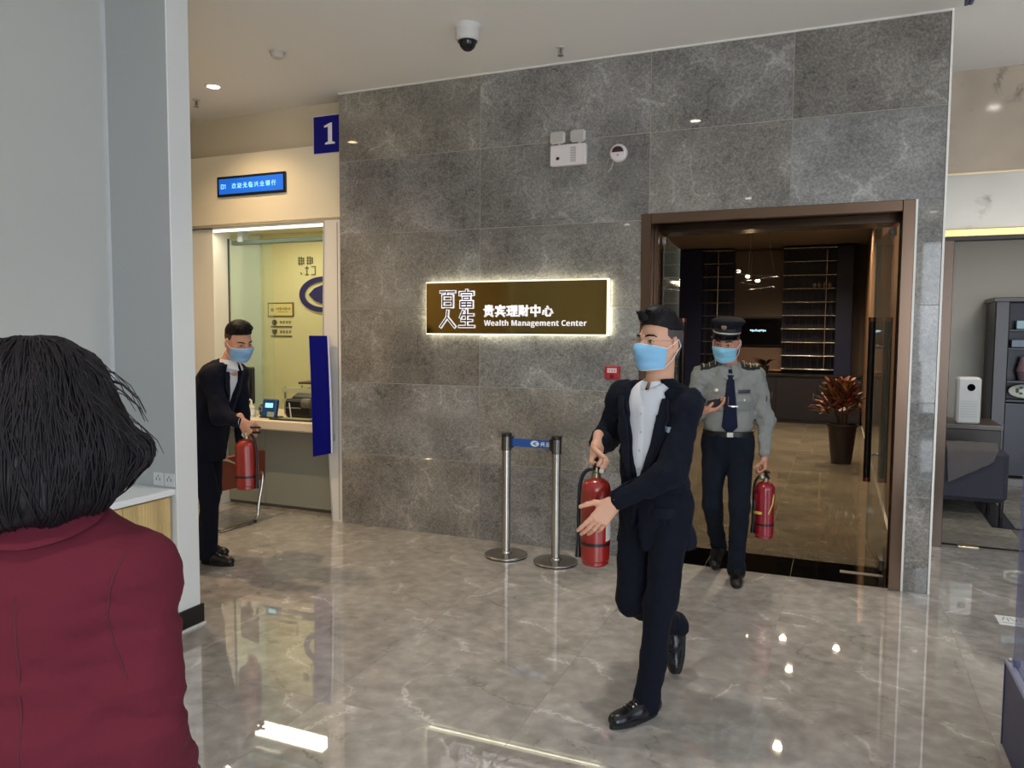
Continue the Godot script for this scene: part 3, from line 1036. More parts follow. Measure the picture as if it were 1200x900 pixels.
# ------------------------------------------------------------------ bronze doorway with glass leaves
func build_glass_doors() -> void:
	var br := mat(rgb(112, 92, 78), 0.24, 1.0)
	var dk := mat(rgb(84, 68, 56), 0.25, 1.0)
	var f := struct("door_1", "wide doorway framed in polished bronze with glass leaves standing open")
	# face trims, proud of the stone
	obj("frame_post", span(Vector3(2.563, 0, -0.02), Vector3(2.632, 2.477, 0.012), 0.003), br, f)
	obj("frame_post", span(Vector3(4.214, 0, -0.02), Vector3(4.285, 2.477, 0.012), 0.003), br, f)
	obj("frame_head", span(Vector3(2.632, 2.408, -0.02), Vector3(4.214, 2.477, 0.012), 0.003), br, f)
	# lining of the wall's thickness
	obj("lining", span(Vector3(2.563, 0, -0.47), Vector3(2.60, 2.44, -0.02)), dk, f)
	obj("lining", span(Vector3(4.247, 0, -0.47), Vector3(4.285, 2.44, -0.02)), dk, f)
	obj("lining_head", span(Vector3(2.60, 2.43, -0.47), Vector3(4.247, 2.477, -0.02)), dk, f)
	obj("inner_stop", span(Vector3(2.60, 0, -0.30), Vector3(2.63, 2.43, -0.24), 0.003), br, f)
	obj("inner_stop", span(Vector3(4.217, 0, -0.30), Vector3(4.247, 2.43, -0.24), 0.003), br, f)
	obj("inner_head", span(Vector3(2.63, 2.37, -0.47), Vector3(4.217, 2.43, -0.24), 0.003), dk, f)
	# black marble threshold of three slabs
	var th := textured(tex_stone, Color(0.055, 0.05, 0.05), 0.06, 1.2, Vector2(0.2, 0.3), 0.6)
	var e := [2.60, 3.05, 3.62, 4.247]
	for i in 3:
		obj("threshold_slab", span(Vector3(e[i] + 0.001, -0.008, -0.47), Vector3(e[i + 1] - 0.001, 0.003, -0.022), 0.001), th, f)
	obj("floor_spring_cover", span(Vector3(3.93, 0.002, -0.30), Vector3(4.20, 0.006, -0.24), 0.0015), mat(rgb(104, 97, 88), 0.5, 0.6), f)
	obj("floor_spring_cover", span(Vector3(2.66, 0.002, -0.34), Vector3(2.86, 0.006, -0.27), 0.0015), mat(rgb(104, 97, 88), 0.5, 0.6), f)
	var glass := StandardMaterial3D.new()
	glass.transparency = BaseMaterial3D.TRANSPARENCY_ALPHA
	glass.albedo_color = Color(0.75, 0.82, 0.78, 0.10)
	glass.roughness = 0.03
	var steel := mat(rgb(176, 172, 166), 0.25, 1.0)
	var black := mat(rgb(34, 28, 28), 0.3, 0.6)
	for s in [[Vector3(2.655, 0, -0.33), Vector3(2.60, 0, -1.22), "left glass door leaf standing open against the dark room"], [Vector3(4.19, 0, -0.33), Vector3(4.125, 0, -1.2), "right glass door leaf standing open with long dark handles"]]:
		var a: Vector3 = s[0]
		var b: Vector3 = s[1]
		var d := (b - a).normalized()
		var bs := Basis(d, Vector3.UP, d.cross(Vector3.UP))
		var m := (a + b) * 0.5
		var L := a.distance_to(b)
		var t := thing("glass_door_leaf", s[2], "door", a)
		obj("pane", box1(m + Vector3(0, 1.19, 0), Vector3(L, 2.33, 0.012), 0.001, bs), glass, t)
		obj("pane_edge", box1(b + Vector3(0, 1.19, 0), Vector3(0.004, 2.33, 0.013), 0.0, bs), mat(rgb(120, 140, 126), 0.2), t)
		obj("patch_fitting", box1(a + d * 0.09 + Vector3(0, 2.325, 0), Vector3(0.17, 0.055, 0.032), 0.003, bs), steel, t)
		obj("patch_fitting", box1(a + d * 0.09 + Vector3(0, 0.055, 0), Vector3(0.17, 0.075, 0.032), 0.003, bs), steel, t)
		for sd in [-1.0, 1.0]:
			var p: Vector3 = b - d * 0.10 + bs.z * (0.055 * sd)
			if s[0].x > 4.0: p = a + d * 0.52 + bs.z * (0.055 * sd)
			var hb := obj("handle", Geo.new().tube([p + Vector3(0, 0.55, 0), p + Vector3(0, 1.76, 0)], 0.025, 14), black, t)
			obj("cap", Geo.new().lathe(p + Vector3(0, 1.735, 0), [Vector2(0, 0.03), Vector2(0.027, 0.03), Vector2(0.027, 0), Vector2(0, 0)], 14), mat(rgb(120, 70, 60), 0.3, 0.8), hb)
			obj("cap", Geo.new().lathe(p + Vector3(0, 0.545, 0), [Vector2(0, 0.03), Vector2(0.027, 0.03), Vector2(0.027, 0), Vector2(0, 0)], 14), mat(rgb(120, 70, 60), 0.3, 0.8), hb)
			for y in [0.75, 1.55]:
				obj("standoff", Geo.new().tube([p + Vector3(0, y, 0), p - bs.z * (0.055 * sd) + Vector3(0, y, 0)], 0.009, 8), steel, hb)

# ------------------------------------------------------------------ dim room behind the glass doors
func build_vip_room() -> void:
	var zb := -10.4
	var fl := struct("floor_room", "polished brown marble floor of the dim room behind the doors", Vector3(0, 0, -0.5))
	var fm := []
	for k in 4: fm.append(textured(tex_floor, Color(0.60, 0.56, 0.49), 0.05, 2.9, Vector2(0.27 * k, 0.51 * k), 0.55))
	var g := Geo.new().box(Vector3(0, -0.004, 0), Vector3(0.8994, 0.008, 0.8994), 0.0002).shifted(Vector3.ZERO)
	for i in range(0, 5):
		for j in range(0, 11):
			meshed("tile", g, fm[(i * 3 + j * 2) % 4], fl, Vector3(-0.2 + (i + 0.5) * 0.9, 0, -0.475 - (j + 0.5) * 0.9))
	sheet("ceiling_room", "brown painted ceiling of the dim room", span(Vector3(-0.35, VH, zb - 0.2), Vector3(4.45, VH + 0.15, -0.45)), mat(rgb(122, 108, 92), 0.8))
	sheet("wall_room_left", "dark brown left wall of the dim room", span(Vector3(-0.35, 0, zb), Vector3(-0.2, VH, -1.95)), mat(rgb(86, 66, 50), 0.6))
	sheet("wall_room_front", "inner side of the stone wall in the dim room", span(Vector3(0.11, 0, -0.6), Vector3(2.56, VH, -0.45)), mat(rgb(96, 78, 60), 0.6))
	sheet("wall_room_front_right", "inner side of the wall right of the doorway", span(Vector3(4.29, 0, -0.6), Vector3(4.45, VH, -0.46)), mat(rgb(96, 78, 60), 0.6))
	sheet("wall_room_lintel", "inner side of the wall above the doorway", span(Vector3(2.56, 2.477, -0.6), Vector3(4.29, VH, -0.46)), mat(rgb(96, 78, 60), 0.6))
	var wr := struct("wall_room_right", "right wall of the dim room in tall brown wood boards with bronze strips")
	obj("core", span(Vector3(4.33, 0, zb), Vector3(4.45, VH, -0.6)), mat(rgb(60, 46, 36), 0.6), wr)
	var wood := textured(tex_wood, rgb(124, 96, 74), 0.35, 1.2)
	for i in 12:
		obj("board", span(Vector3(4.30, 0.08, -0.62 - i * 0.8), Vector3(4.332, VH - 0.02, -1.39 - i * 0.8), 0.004), wood, wr)
		obj("strip", span(Vector3(4.305, 0.08, -1.408 - i * 0.8), Vector3(4.34, VH - 0.02, -1.398 - i * 0.8)), mat(rgb(190, 150, 100), 0.25, 1.0), wr)
	# back wall: brown field between two navy lattice cabinets
	var wb := struct("wall_room_back", "back wall of the dim room in brown panels")
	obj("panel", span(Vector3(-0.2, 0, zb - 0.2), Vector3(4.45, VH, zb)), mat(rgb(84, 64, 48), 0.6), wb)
	obj("panel", span(Vector3(1.96, 1.95, zb), Vector3(2.87, 3.25, zb + 0.04), 0.004), mat(rgb(96, 82, 68), 0.5), wb)
	var nv := mat(rgb(24, 28, 54), 0.35)
	var gold := mat(rgb(204, 192, 168), 0.25, 1.0)
	for s in [[0.9, 1.375, 1.955, "left navy display shelving with gold lattice bars behind the guard"], [2.876, 4.10, 3.815, "right navy display shelving with gold lattice bars above the potted plant"]]:
		var left: bool = s[0] < 2.0
		var x0: float = s[1] if left else s[0]
		var x1: float = s[2]
		var t := thing("lattice_shelving", s[3], "shelving", Vector3((x0 + x1) * 0.5, 0, zb))
		var lo: float = s[0]
		var hi: float = s[2] if left else s[1]
		obj("back_panel", span(Vector3(lo, 0.0, zb), Vector3(hi, 3.27, zb + 0.06)), nv, t)
		if left: obj("side_panel", span(Vector3(lo, 0, zb + 0.06), Vector3(x0, 3.27, zb + 0.4), 0.004), nv, t)
		else: obj("side_panel", span(Vector3(x1, 0, zb + 0.06), Vector3(hi, 3.27, zb + 0.4), 0.004), nv, t)
		for k in 10:
			var y := 0.97 + k * 0.252
			var sh := obj("shelf", span(Vector3(x0, y, zb + 0.06), Vector3(x1, y + 0.016, zb + 0.36)), nv, t)
			obj("front_bar", Geo.new().tube([Vector3(x0, y + 0.008, zb + 0.365), Vector3(x1, y + 0.008, zb + 0.365)], 0.009, 6), gold, sh)
		var cnt := 5 if left else 8
		for k in cnt:
			var xx := lerpf(x0 + 0.08, x1 - 0.06, k / float(cnt - 1))
			var thick := 0.006
			if (left and k == 2) or (not left and k == 6): thick = 0.017
			obj("post", Geo.new().tube([Vector3(xx, 0.97, zb + 0.35), Vector3(xx, 3.25, zb + 0.35)], thick, 6), gold if thick > 0.01 else mat(rgb(70, 66, 70), 0.3, 0.8), t)
	for k in 4:
		tag(obj("shelf_ornament", Geo.new().ell(Vector3(3.43, 2.552, zb + 0.2) if k == 0 else Vector3(3.43 + 0.09 * k, 2.552, zb + 0.22), Vector3(0.035, 0.05, 0.035)), mat(rgb(235, 225, 200), 0.3)), ["cream ornament on the right lattice shelf, leftmost of the cream ornaments", "cream ornament on the right lattice shelf, second of four from the left", "cream ornament on the right lattice shelf, third of four from the left", "cream ornament on the right lattice shelf, rightmost, nearest the gold post"][k], "ornament", "cream ornaments on the lattice shelf")
	# low dark cabinet, screen, picture ledge
	var lc := thing("media_cabinet", "long low dark cabinet along the back of the dim room", "cabinet", Vector3(2.4, 0, zb + 0.4))
	obj("body", span(Vector3(1.40, 0.0, zb + 0.42), Vector3(4.28, 0.86, zb + 0.80), 0.006), mat(rgb(20, 18, 22), 0.4), lc)
	for k in 4:
		var dr := obj("door", span(Vector3(1.42 + k * 0.715, 0.06, zb + 0.80), Vector3(2.12 + k * 0.715, 0.82, zb + 0.815), 0.003), mat(rgb(26, 23, 27), 0.35), lc)
		obj("handle", box1(Vector3(2.06 + k * 0.715, 0.5, zb + 0.825), Vector3(0.012, 0.12, 0.014), 0.002), gold, dr)
	obj("top", span(Vector3(1.38, 0.86, zb + 0.40), Vector3(4.29, 0.90, zb + 0.83), 0.004), mat(rgb(30, 26, 28), 0.25), lc)
	var tv := thing("wall_screen", "wide black screen with a small lit line of text behind the guard", "screen", Vector3(2.47, 1.67, zb + 0.05))
	obj("bezel", span(Vector3(2.02, 1.40, zb + 0.04), Vector3(2.876, 1.945, zb + 0.09), 0.004), mat(rgb(14, 14, 18), 0.3), tv)
	obj("screen", span(Vector3(2.04, 1.42, zb + 0.085), Vector3(2.86, 1.925, zb + 0.0925)), mat(rgb(8, 10, 16), 0.08), tv)
	var tt := Geo.new()
	for k in 9: tt.box(Vector3(2.29 + k * 0.034, 1.70 + (0.008 if k % 3 == 0 else 0.0), zb + 0.094), Vector3(0.025, 0.028 + 0.012 * (k % 2), 0.003))
	fine(obj("lit_text", tt, glow(rgb(170, 220, 235), 1.4), tv))
	var pc := thing("wall_picture", "brown picture panel below the black screen", "picture", Vector3(2.45, 1.15, zb + 0.05))
	obj("panel", span(Vector3(2.02, 0.95, zb), Vector3(2.876, 1.37, zb + 0.05), 0.004), mat(rgb(108, 82, 66), 0.5), pc)
	obj("ledge", span(Vector3(2.02, 0.92, zb), Vector3(2.876, 0.95, zb + 0.12), 0.003), mat(rgb(150, 120, 90), 0.4), pc)
	# leafy arrangement in front of the picture
	var fa := thing("leaf_arrangement", "small dark leafy plant on the low cabinet below the screen", "plant", Vector3(2.6, 0.9, zb + 0.6))
	obj("pot", Geo.new().lathe(Vector3(2.6, 0.9, zb + 0.6), [Vector2(0, 0), Vector2(0.07, 0), Vector2(0.1, 0.14), Vector2(0.085, 0.14), Vector2(0, 0.12)], 18), mat(rgb(40, 30, 26), 0.4), fa)
	var rng := RandomNumberGenerator.new()
	rng.seed = 5
	for k in 14:
		var a := TAU * k / 14.0 + rng.randf() * 0.3
		obj("leaf", leaf_shape(Vector3(2.6, 1.02, zb + 0.6), Vector3(cos(a), 0.55 + rng.randf() * 0.8, sin(a)), 0.26 + rng.randf() * 0.14, 0.035), mat(rgb(38, 42, 22), 0.5), fa)
	# spiral pendant lamp
	var pl := thing("spiral_pendant", "black spiral pendant lamp with small white lights in the dim room", "lamp", Vector3(2.8, VH, -5.0))
	var path := []
	for k in 60:
		var f := k / 59.0
		var a := f * TAU * 2.1 + 2.6
		var r := 0.27 - 0.10 * f
		path.append(Vector3(2.89 + cos(a) * r, 2.44 - 0.27 * f, -5.0 + sin(a) * r))
	obj("spiral_band", Geo.new().tube(path, 0.011, 6, true, 1.8), mat(rgb(26, 22, 22), 0.35, 0.7), pl)
	obj("canopy", Geo.new().lathe(Vector3(2.86, VH - 0.03, -5.0), [Vector2(0, 0), Vector2(0.13, 0), Vector2(0.13, 0.03)], 24), mat(rgb(30, 26, 26), 0.4), pl)
	for k in 3:
		var a := TAU * k / 3.0
		var q := Vector3(2.89 + cos(a) * 0.2, 2.44 - 0.045 * k, -5.0 + sin(a) * 0.2)
		obj("wire", Geo.new().tube([Vector3(2.86 + cos(a) * 0.08, VH - 0.02, -5.0 + sin(a) * 0.08), q], 0.0025, 5), mat(rgb(30, 26, 26), 0.4), pl)
	for q in [Vector3(2.66, 2.44, -4.90), Vector3(2.78, 2.37, -4.86), Vector3(2.91, 2.31, -4.83)]:
		obj("light_bead", Geo.new().ell(q, Vector3(0.030, 0.022, 0.030), Basis.IDENTITY, 12, 8), glow(Color(1, 0.96, 0.9), 2.2), pl)
	omni("spiral_pendant_lamp", Vector3(2.80, 2.30, -4.80), Color(1.0, 0.86, 0.66), 0.22, 0.05)
	# smoke detector, lamps in the ceiling
	tag(obj("room_air_vent", Geo.new().lathe(Vector3(3.86, VH, -5.4), [Vector2(0, -0.03), Vector2(0.10, -0.03), Vector2(0.14, 0)], 24), mat(rgb(40, 30, 26), 0.5)), "round dark ceiling fitting in the dim room", "vent")
	for p in [Vector3(3.36, VH, -2.0), Vector3(3.36, VH, -4.0), Vector3(3.36, VH, -6.3), Vector3(4.0, VH, -7.4), Vector3(2.42, VH, -7.5), Vector3(3.2, VH, -7.5)]:  # last two are added out of sight to brighten the back wall
		downlight(p, "round ceiling downlight inside the dim room behind the doors, two of six added unseen to brighten its back", Color(1.0, 0.92, 0.80), 7.5, "downlights of the dim room", 74.0)
	# potted plant with red-brown leaves
	var pp := thing("potted_croton", "bushy red-brown leafed plant in a tall dark tapered pot", "plant", Vector3(3.955, 0, -5.15))
	obj("pot", Geo.new().lathe(Vector3(3.955, 0, -5.15), [Vector2(0, 0), Vector2(0.118, 0), Vector2(0.122, 0.01), Vector2(0.17, 0.47), Vector2(0.185, 0.475), Vector2(0.185, 0.505), Vector2(0.165, 0.505), Vector2(0.16, 0.46), Vector2(0, 0.46)], 28), mat(rgb(44, 34, 34), 0.35), pp)
	obj("soil", Geo.new().lathe(Vector3(3.955, 0.455, -5.15), [Vector2(0, 0.02), Vector2(0.158, 0.01)], 20), mat(rgb(40, 30, 22), 0.9), pp)
	rng.seed = 9
	var cols := [mat(rgb(150, 84, 66), 0.5), mat(rgb(122, 60, 50), 0.5), mat(rgb(160, 112, 72), 0.5), mat(rgb(92, 80, 48), 0.5), mat(rgb(104, 50, 44), 0.5)]
	for k in 9:
		var a := TAU * k / 9.0
		var tip := Vector3(3.93 + cos(a) * 0.13, 0.80 + 0.10 * (k % 3), -5.15 + sin(a) * 0.13)
		obj("stem", Geo.new().tube([Vector3(3.955 + cos(a) * 0.04, 0.46, -5.15 + sin(a) * 0.04), Vector3(3.94 + cos(a) * 0.07, 0.64, -5.15 + sin(a) * 0.07), tip], [0.011, 0.009, 0.006], 6), mat(rgb(74, 52, 36), 0.7), pp)
	for k in 280:
		var a := rng.randf() * TAU
		var up := rng.randf()
		var hgt := 0.62 + 0.36 * up
		var rr := (0.08 + 0.14 * sqrt(rng.randf())) * (1.15 - 0.5 * up)
		var p := Vector3(3.92 + cos(a) * rr, hgt, -5.15 + sin(a) * rr)
		var d := Vector3(cos(a) * (0.9 - 0.4 * up), 0.35 + 0.9 * up + rng.randf() * 0.3, sin(a) * (0.9 - 0.4 * up))
		if p.x + d.normalized().x * 0.25 > 4.27: continue
		obj("leaf", leaf_shape(p, d, 0.15 + rng.randf() * 0.08, 0.032 + rng.randf() * 0.014), cols[rng.randi() % 5], pp)

# a pointed, cupped, drooping leaf with thickness
func leaf_shape(o: Vector3, d: Vector3, L: float, w: float) -> Geo:
	d = d.normalized()
	var side := d.cross(Vector3.UP).normalized()
	if side.length() < 0.1: side = Vector3.RIGHT
	var nn := side.cross(d).normalized()
	var g := Geo.new()
	var prof := [0.12, 0.75, 1.0, 0.8, 0.42, 0.03]
	var loop := []
	for i in 6:
		var f := i / 5.0
		var c := o + d * (L * f) - Vector3.UP * (L * 0.32 * f * f)
		var hw: float = w * prof[i]
		loop.append([c - side * hw + nn * (hw * 0.35), c - nn * 0.001, c + side * hw + nn * (hw * 0.35), c + nn * 0.0016])
	g.grid(loop, true)
	return g

# ------------------------------------------------------------------ room beyond the right end of the stone wall
func build_right_room() -> void:
	var marb := textured(tex_marble, Color(0.86, 0.80, 0.73), 0.10, 1.9, Vector2(0.1, 0.2), 0.5)
	var white := textured(tex_marble, Color(0.97, 0.97, 0.95), 0.12, 2.6, Vector2(0.55, 0.62), 0.5)
	var zf := -1.28
	var w := struct("wall_portal", "marble portal wall over the right-hand glass room")
	obj("marble_slab", span(Vector3(4.452, 2.85, zf - 0.2), Vector3(6.2, H, zf), 0.002), marb, w)
	obj("marble_slab", span(Vector3(4.452, 2.435, zf - 0.2), Vector3(6.2, 2.846, zf), 0.002), white, w)
	obj("marble_slab", span(Vector3(6.204, 2.435, zf - 0.2), Vector3(9.0, H, zf), 0.002), marb, w)
	obj("joint_strip", span(Vector3(4.452, 2.835, zf), Vector3(9.0, 2.85, zf + 0.006)), mat(rgb(206, 186, 150), 0.3, 0.9), w)
	sheet("trim_4", "gold header rail over the right-hand opening", span(Vector3(4.452, 2.375, zf - 0.15), Vector3(9.0, 2.432, zf + 0.03), 0.004), mat(rgb(214, 186, 128), 0.25, 1.0))
	sheet("trim_5", "dark gap strip under the gold header rail", span(Vector3(4.452, 2.352, zf - 0.12), Vector3(9.0, 2.375, zf + 0.005)), mat(rgb(40, 34, 30), 0.4))
	sheet("trim_6", "bronze left jamb of the right-hand opening", span(Vector3(4.58, 0, zf - 0.12), Vector3(4.655, 2.352, zf + 0.01), 0.003), mat(rgb(78, 66, 58), 0.25, 1.0))
	sheet("wall_portal_side", "white wall strip between the stone wall and the right-hand opening", span(Vector3(4.452, 0, zf - 0.10), Vector3(4.58, 2.36, zf)), mat(rgb(190, 186, 180), 0.5))
	sheet("wall_passage", "white side wall behind the end of the stone wall", span(Vector3(4.445, 0, zf), Vector3(4.452, H, -0.46)), mat(rgb(200, 198, 194), 0.6))
	var fl := struct("floor_right_room", "grey wood-look floor of the right-hand room", Vector3(4.45, 0, zf))
	var pm := []
	for k in 4: pm.append(textured(tex_floor, Color(0.84 - 0.03 * k, 0.84 - 0.03 * k, 0.82 - 0.03 * k), 0.25, 2.0, Vector2(0.2 * k, 0.4 * k)))
	var pg := Geo.new().box(Vector3(0, -0.004, 0), Vector3(0.796, 0.008, 0.796), 0.0008).shifted(Vector3.ZERO)
	for i in 4:
		for j in 6:
			meshed("tile", pg, pm[(i * 3 + j) % 4], fl, Vector3(4.46 + 0.4 + i * 0.8, 0, -1.84 - 0.4 - j * 0.8))
	obj("threshold_strip", span(Vector3(4.66, -0.008, -1.42), Vector3(7.6, 0.001, -1.36)), mat(rgb(22, 20, 22), 0.15), fl)
	obj("threshold_slab", span(Vector3(4.46, -0.008, -1.84), Vector3(7.6, 0.0, -1.42)), pm[1], fl)
	obj("threshold_slab", span(Vector3(4.46, -0.008, -1.36), Vector3(7.6, 0.0, -1.28)), pm[1], fl)
	obj("floor_spring_cover", span(Vector3(4.78, 0.0, -1.42), Vector3(4.92, 0.006, -1.34), 0.001), mat(rgb(220, 200, 160), 0.25, 0.9), fl)
	# black zigzag inlay
	var zg := Geo.new()
	zg.prism(PackedVector2Array([Vector2(5.15, 3.25), Vector2(5.34, 3.25), Vector2(5.31, 2.16), Vector2(7.2, 1.95), Vector2(7.2, 1.86), Vector2(5.13, 2.14)]), Vector3(0, 0.0015, 0), 0.003, Basis(Vector3(1, 0, 0), Vector3(0, 0, -1), Vector3(0, 1, 0)))
	obj("inlay", zg, mat(rgb(18, 18, 24), 0.2), fl)
	sheet("wall_right_room_back", "plain pale grey back wall of the right-hand room", span(Vector3(4.45, 0, -5.2), Vector3(9.0, 2.9, -5.0)), mat(rgb(196, 194, 186), 0.7))
	sheet("wall_right_room_left", "pale grey left wall of the right-hand room", span(Vector3(4.45, 0, -5.0), Vector3(4.56, 2.9, zf - 0.1)), mat(rgb(190, 188, 182), 0.7))
	sheet("ceiling_right_room", "white ceiling of the right-hand room", span(Vector3(4.45, 2.9, -5.2), Vector3(9.0, 3.0, zf - 0.2)), mat(rgb(215, 213, 208), 0.8))
	var p := Vector3(5.9, 2.9, -3.2)
	var lt := thing("panel_light", "flat square ceiling light of the right-hand room", "light", p)
	obj("lamp_panel", box1(p + Vector3(0, -0.008, 0), Vector3(0.6, 0.015, 0.6), 0.004), glow(Color(1, 0.97, 0.92), 1.5), lt)
	area("panel_light_lamp", p + Vector3(0, -0.02, 0), p + Vector3(0, -1, 0), Vector2(0.58, 0.58), Color(1.0, 0.97, 0.92), 2.2)
	# low cabinet and air purifier
	var cb := thing("side_cabinet", "low dark brown side cabinet under the white air purifier", "cabinet", Vector3(5.06, 0, -3.6))
	obj("body", span(Vector3(4.62, 0.04, -4.1), Vector3(5.38, 0.70, -3.4), 0.006), mat(rgb(66, 56, 50), 0.45), cb)
	obj("top", span(Vector3(4.60, 0.70, -4.12), Vector3(5.40, 0.745, -3.38), 0.004), mat(rgb(84, 72, 64), 0.35), cb)
	obj("plinth", span(Vector3(4.64, 0, -4.08), Vector3(5.36, 0.04, -3.44)), mat(rgb(40, 34, 32), 0.5), cb)
	var ap := thing("air_purifier", "white upright air purifier with round black outlet on the side cabinet", "purifier", Vector3(5.09, 0.745, -3.55))
	obj("body", box1(Vector3(5.10, 0.745 + 0.235, -3.55), Vector3(0.21, 0.47, 0.20), 0.02), mat(rgb(236, 236, 234), 0.4), ap)
	obj("display", Geo.new().lathe(Vector3(5.115, 1.115, -3.4495), [Vector2(0, 0.004), Vector2(0.033, 0.004), Vector2(0.036, 0)], 24, Basis(Vector3.RIGHT, PI * 0.5)), mat(rgb(12, 12, 14), 0.9, 0.0, 0.1), ap)
	var gr := Geo.new()
	for i in 7: gr.box(Vector3(5.10, 0.82 + i * 0.026, -3.449), Vector3(0.15, 0.004, 0.003))
	obj("grille", gr, mat(rgb(200, 200, 198), 0.5), ap)
	obj("base", box1(Vector3(5.10, 0.755, -3.55), Vector3(0.18, 0.02, 0.17), 0.004), mat(rgb(80, 80, 80), 0.5), ap)
	# sofa with a throw
	var sf := thing("sofa", "dark grey sofa end with straight arm at the right-hand room", "sofa", Vector3(4.98, 0, -2.95))
	var sg := cloth(rgb(72, 72, 82), 120.0, 0.06)
	obj("arm", box1(Vector3(5.0, 0.37, -2.62), Vector3(0.62, 0.48, 0.17), 0.045), sg, sf)
	obj("seat", box1(Vector3(5.02, 0.31, -3.0), Vector3(0.58, 0.26, 0.60), 0.05), sg, sf)
	obj("backrest", box1(Vector3(4.70, 0.48, -2.98), Vector3(0.18, 0.52, 0.66), 0.05), sg, sf)
	for q in [Vector3(4.73, 0.06, -2.60), Vector3(5.27, 0.06, -2.60), Vector3(4.73, 0.06, -3.22), Vector3(5.27, 0.06, -3.22)]:
		obj("leg", Geo.new().tube([q + Vector3(0, 0.08, 0), q - Vector3(0, 0.06, 0)], [0.022, 0.014], 10), mat(rgb(36, 30, 28), 0.4), sf)
	# throw blanket draped over the arm
	var bl := []
	var nz := FastNoiseLite.new()
	nz.seed = 4
	nz.frequency = 7.0
	for i in 15:
		var f := i / 14.0
		var row := []
		for j in 13:
			var s := j / 12.0
			var x := lerpf(4.83, 5.18, s) + 0.10 * (1.0 - f) * (s - 0.3)
			var z: float
			var y: float
			if f < 0.45:
				z = lerpf(-2.80, -2.60, f / 0.45); y = 0.635 + 0.012 * sin(f * 7.0)
			else:
				var h := (f - 0.45) / 0.55
				z = -2.522 + 0.012 * h
				y = 0.615 - (0.06 + 0.26 * (1.0 - s * 0.8)) * h
			var wv := nz.get_noise_2d(x * 2.0, f) * 0.02
			row.append(Vector3(x, y + absf(wv), z + absf(wv) * 1.4))
		bl.append(row)
	var bg := Geo.new()
	bg.grid(thicken(bl, 0.006), true)
	tag(obj("throw_blanket", bg, cloth(rgb(104, 100, 100), 160.0, 0.08)), "crumpled warm grey throw blanket over the sofa arm", "blanket")
	# dark display cabinet with a patterned plate
	var dc := thing("display_cabinet", "tall dark navy display cabinet with glass niches at the right edge", "cabinet", Vector3(5.9, 0, -4.6))
	var dn := mat(rgb(34, 32, 46), 0.35)
	obj("body", span(Vector3(5.50, 0.06, -4.95), Vector3(6.9, 2.0, -4.62), 0.004), mat(rgb(26, 26, 38), 0.4), dc)
	obj("side_post", span(Vector3(5.44, 0.06, -4.95), Vector3(5.58, 2.03, -4.38), 0.012), mat(rgb(50, 42, 46), 0.3), dc)
	obj("side_post", span(Vector3(6.8, 0.06, -4.95), Vector3(6.94, 2.03, -4.38), 0.012), mat(rgb(50, 42, 46), 0.3), dc)
	obj("top", span(Vector3(5.42, 2.0, -4.96), Vector3(6.96, 2.05, -4.36), 0.006), mat(rgb(60, 52, 54), 0.3), dc)
	obj("lower_door", span(Vector3(5.58, 0.10, -4.63), Vector3(6.18, 0.90, -4.42), 0.004), dn, dc)
	obj("lower_door", span(Vector3(6.19, 0.10, -4.63), Vector3(6.8, 0.90, -4.42), 0.004), dn, dc)
	obj("plinth", span(Vector3(5.46, 0.0, -4.95), Vector3(6.92, 0.07, -4.36)), mat(rgb(150, 148, 146), 0.4), dc)
	for y in [0.91, 1.12, 1.48, 1.68]:
		obj("shelf", span(Vector3(5.58, y, -4.62), Vector3(6.8, y + 0.025, -4.44), 0.003), dn, dc)
	var ft := thing("patterned_plate", "oval pale patterned plate standing on the display cabinet shelf", "plate", Vector3(5.78, 1.0, -4.5))
	var pb := Basis(Vector3.RIGHT, PI * 0.5 - 0.1)
	obj("dish", Geo.new().lathe(Vector3(5.77, 1.028, -4.50), [Vector2(0, 0.012), Vector2(0.06, 0.012), Vector2(0.12, 0.028), Vector2(0.125, 0.026), Vector2(0.06, 0.004), Vector2(0, 0.004)], 30, pb, true, 1.25, 0.6), mat(rgb(200, 206, 196), 0.25), ft)
	var ptn := Geo.new()
	for k in 9:
		var a := TAU * k / 9.0
		ptn.ell(Vector3(5.77 + cos(a) * 0.075, 1.035 + sin(a) * 0.036, -4.484), Vector3(0.018, 0.014, 0.004), Basis.IDENTITY, 8, 6)
	obj("pattern", ptn, mat(rgb(70, 84, 70), 0.4), ft)
	tag(obj("cabinet_box", span(Vector3(5.62, 1.51, -4.58), Vector3(6.25, 1.59, -4.46), 0.004), mat(rgb(96, 112, 128), 0.3)), "flat blue grey box lying on the display cabinet shelf", "box")
	tag(obj("cabinet_book_stack", span(Vector3(5.66, 1.707, -4.58), Vector3(6.0, 1.80, -4.47), 0.004), mat(rgb(140, 172, 188), 0.3)), "pale blue box on the top display cabinet shelf", "box")
	tag(obj("cabinet_vase", Geo.new().lathe(Vector3(5.75, 1.1465, -4.52), [Vector2(0, 0), Vector2(0.04, 0), Vector2(0.07, 0.10), Vector2(0.04, 0.22), Vector2(0.035, 0.26), Vector2(0.03, 0.26), Vector2(0, 0.2)], 20), mat(rgb(120, 100, 110), 0.3)), "dull mauve vase in the display cabinet above the plate", "vase")

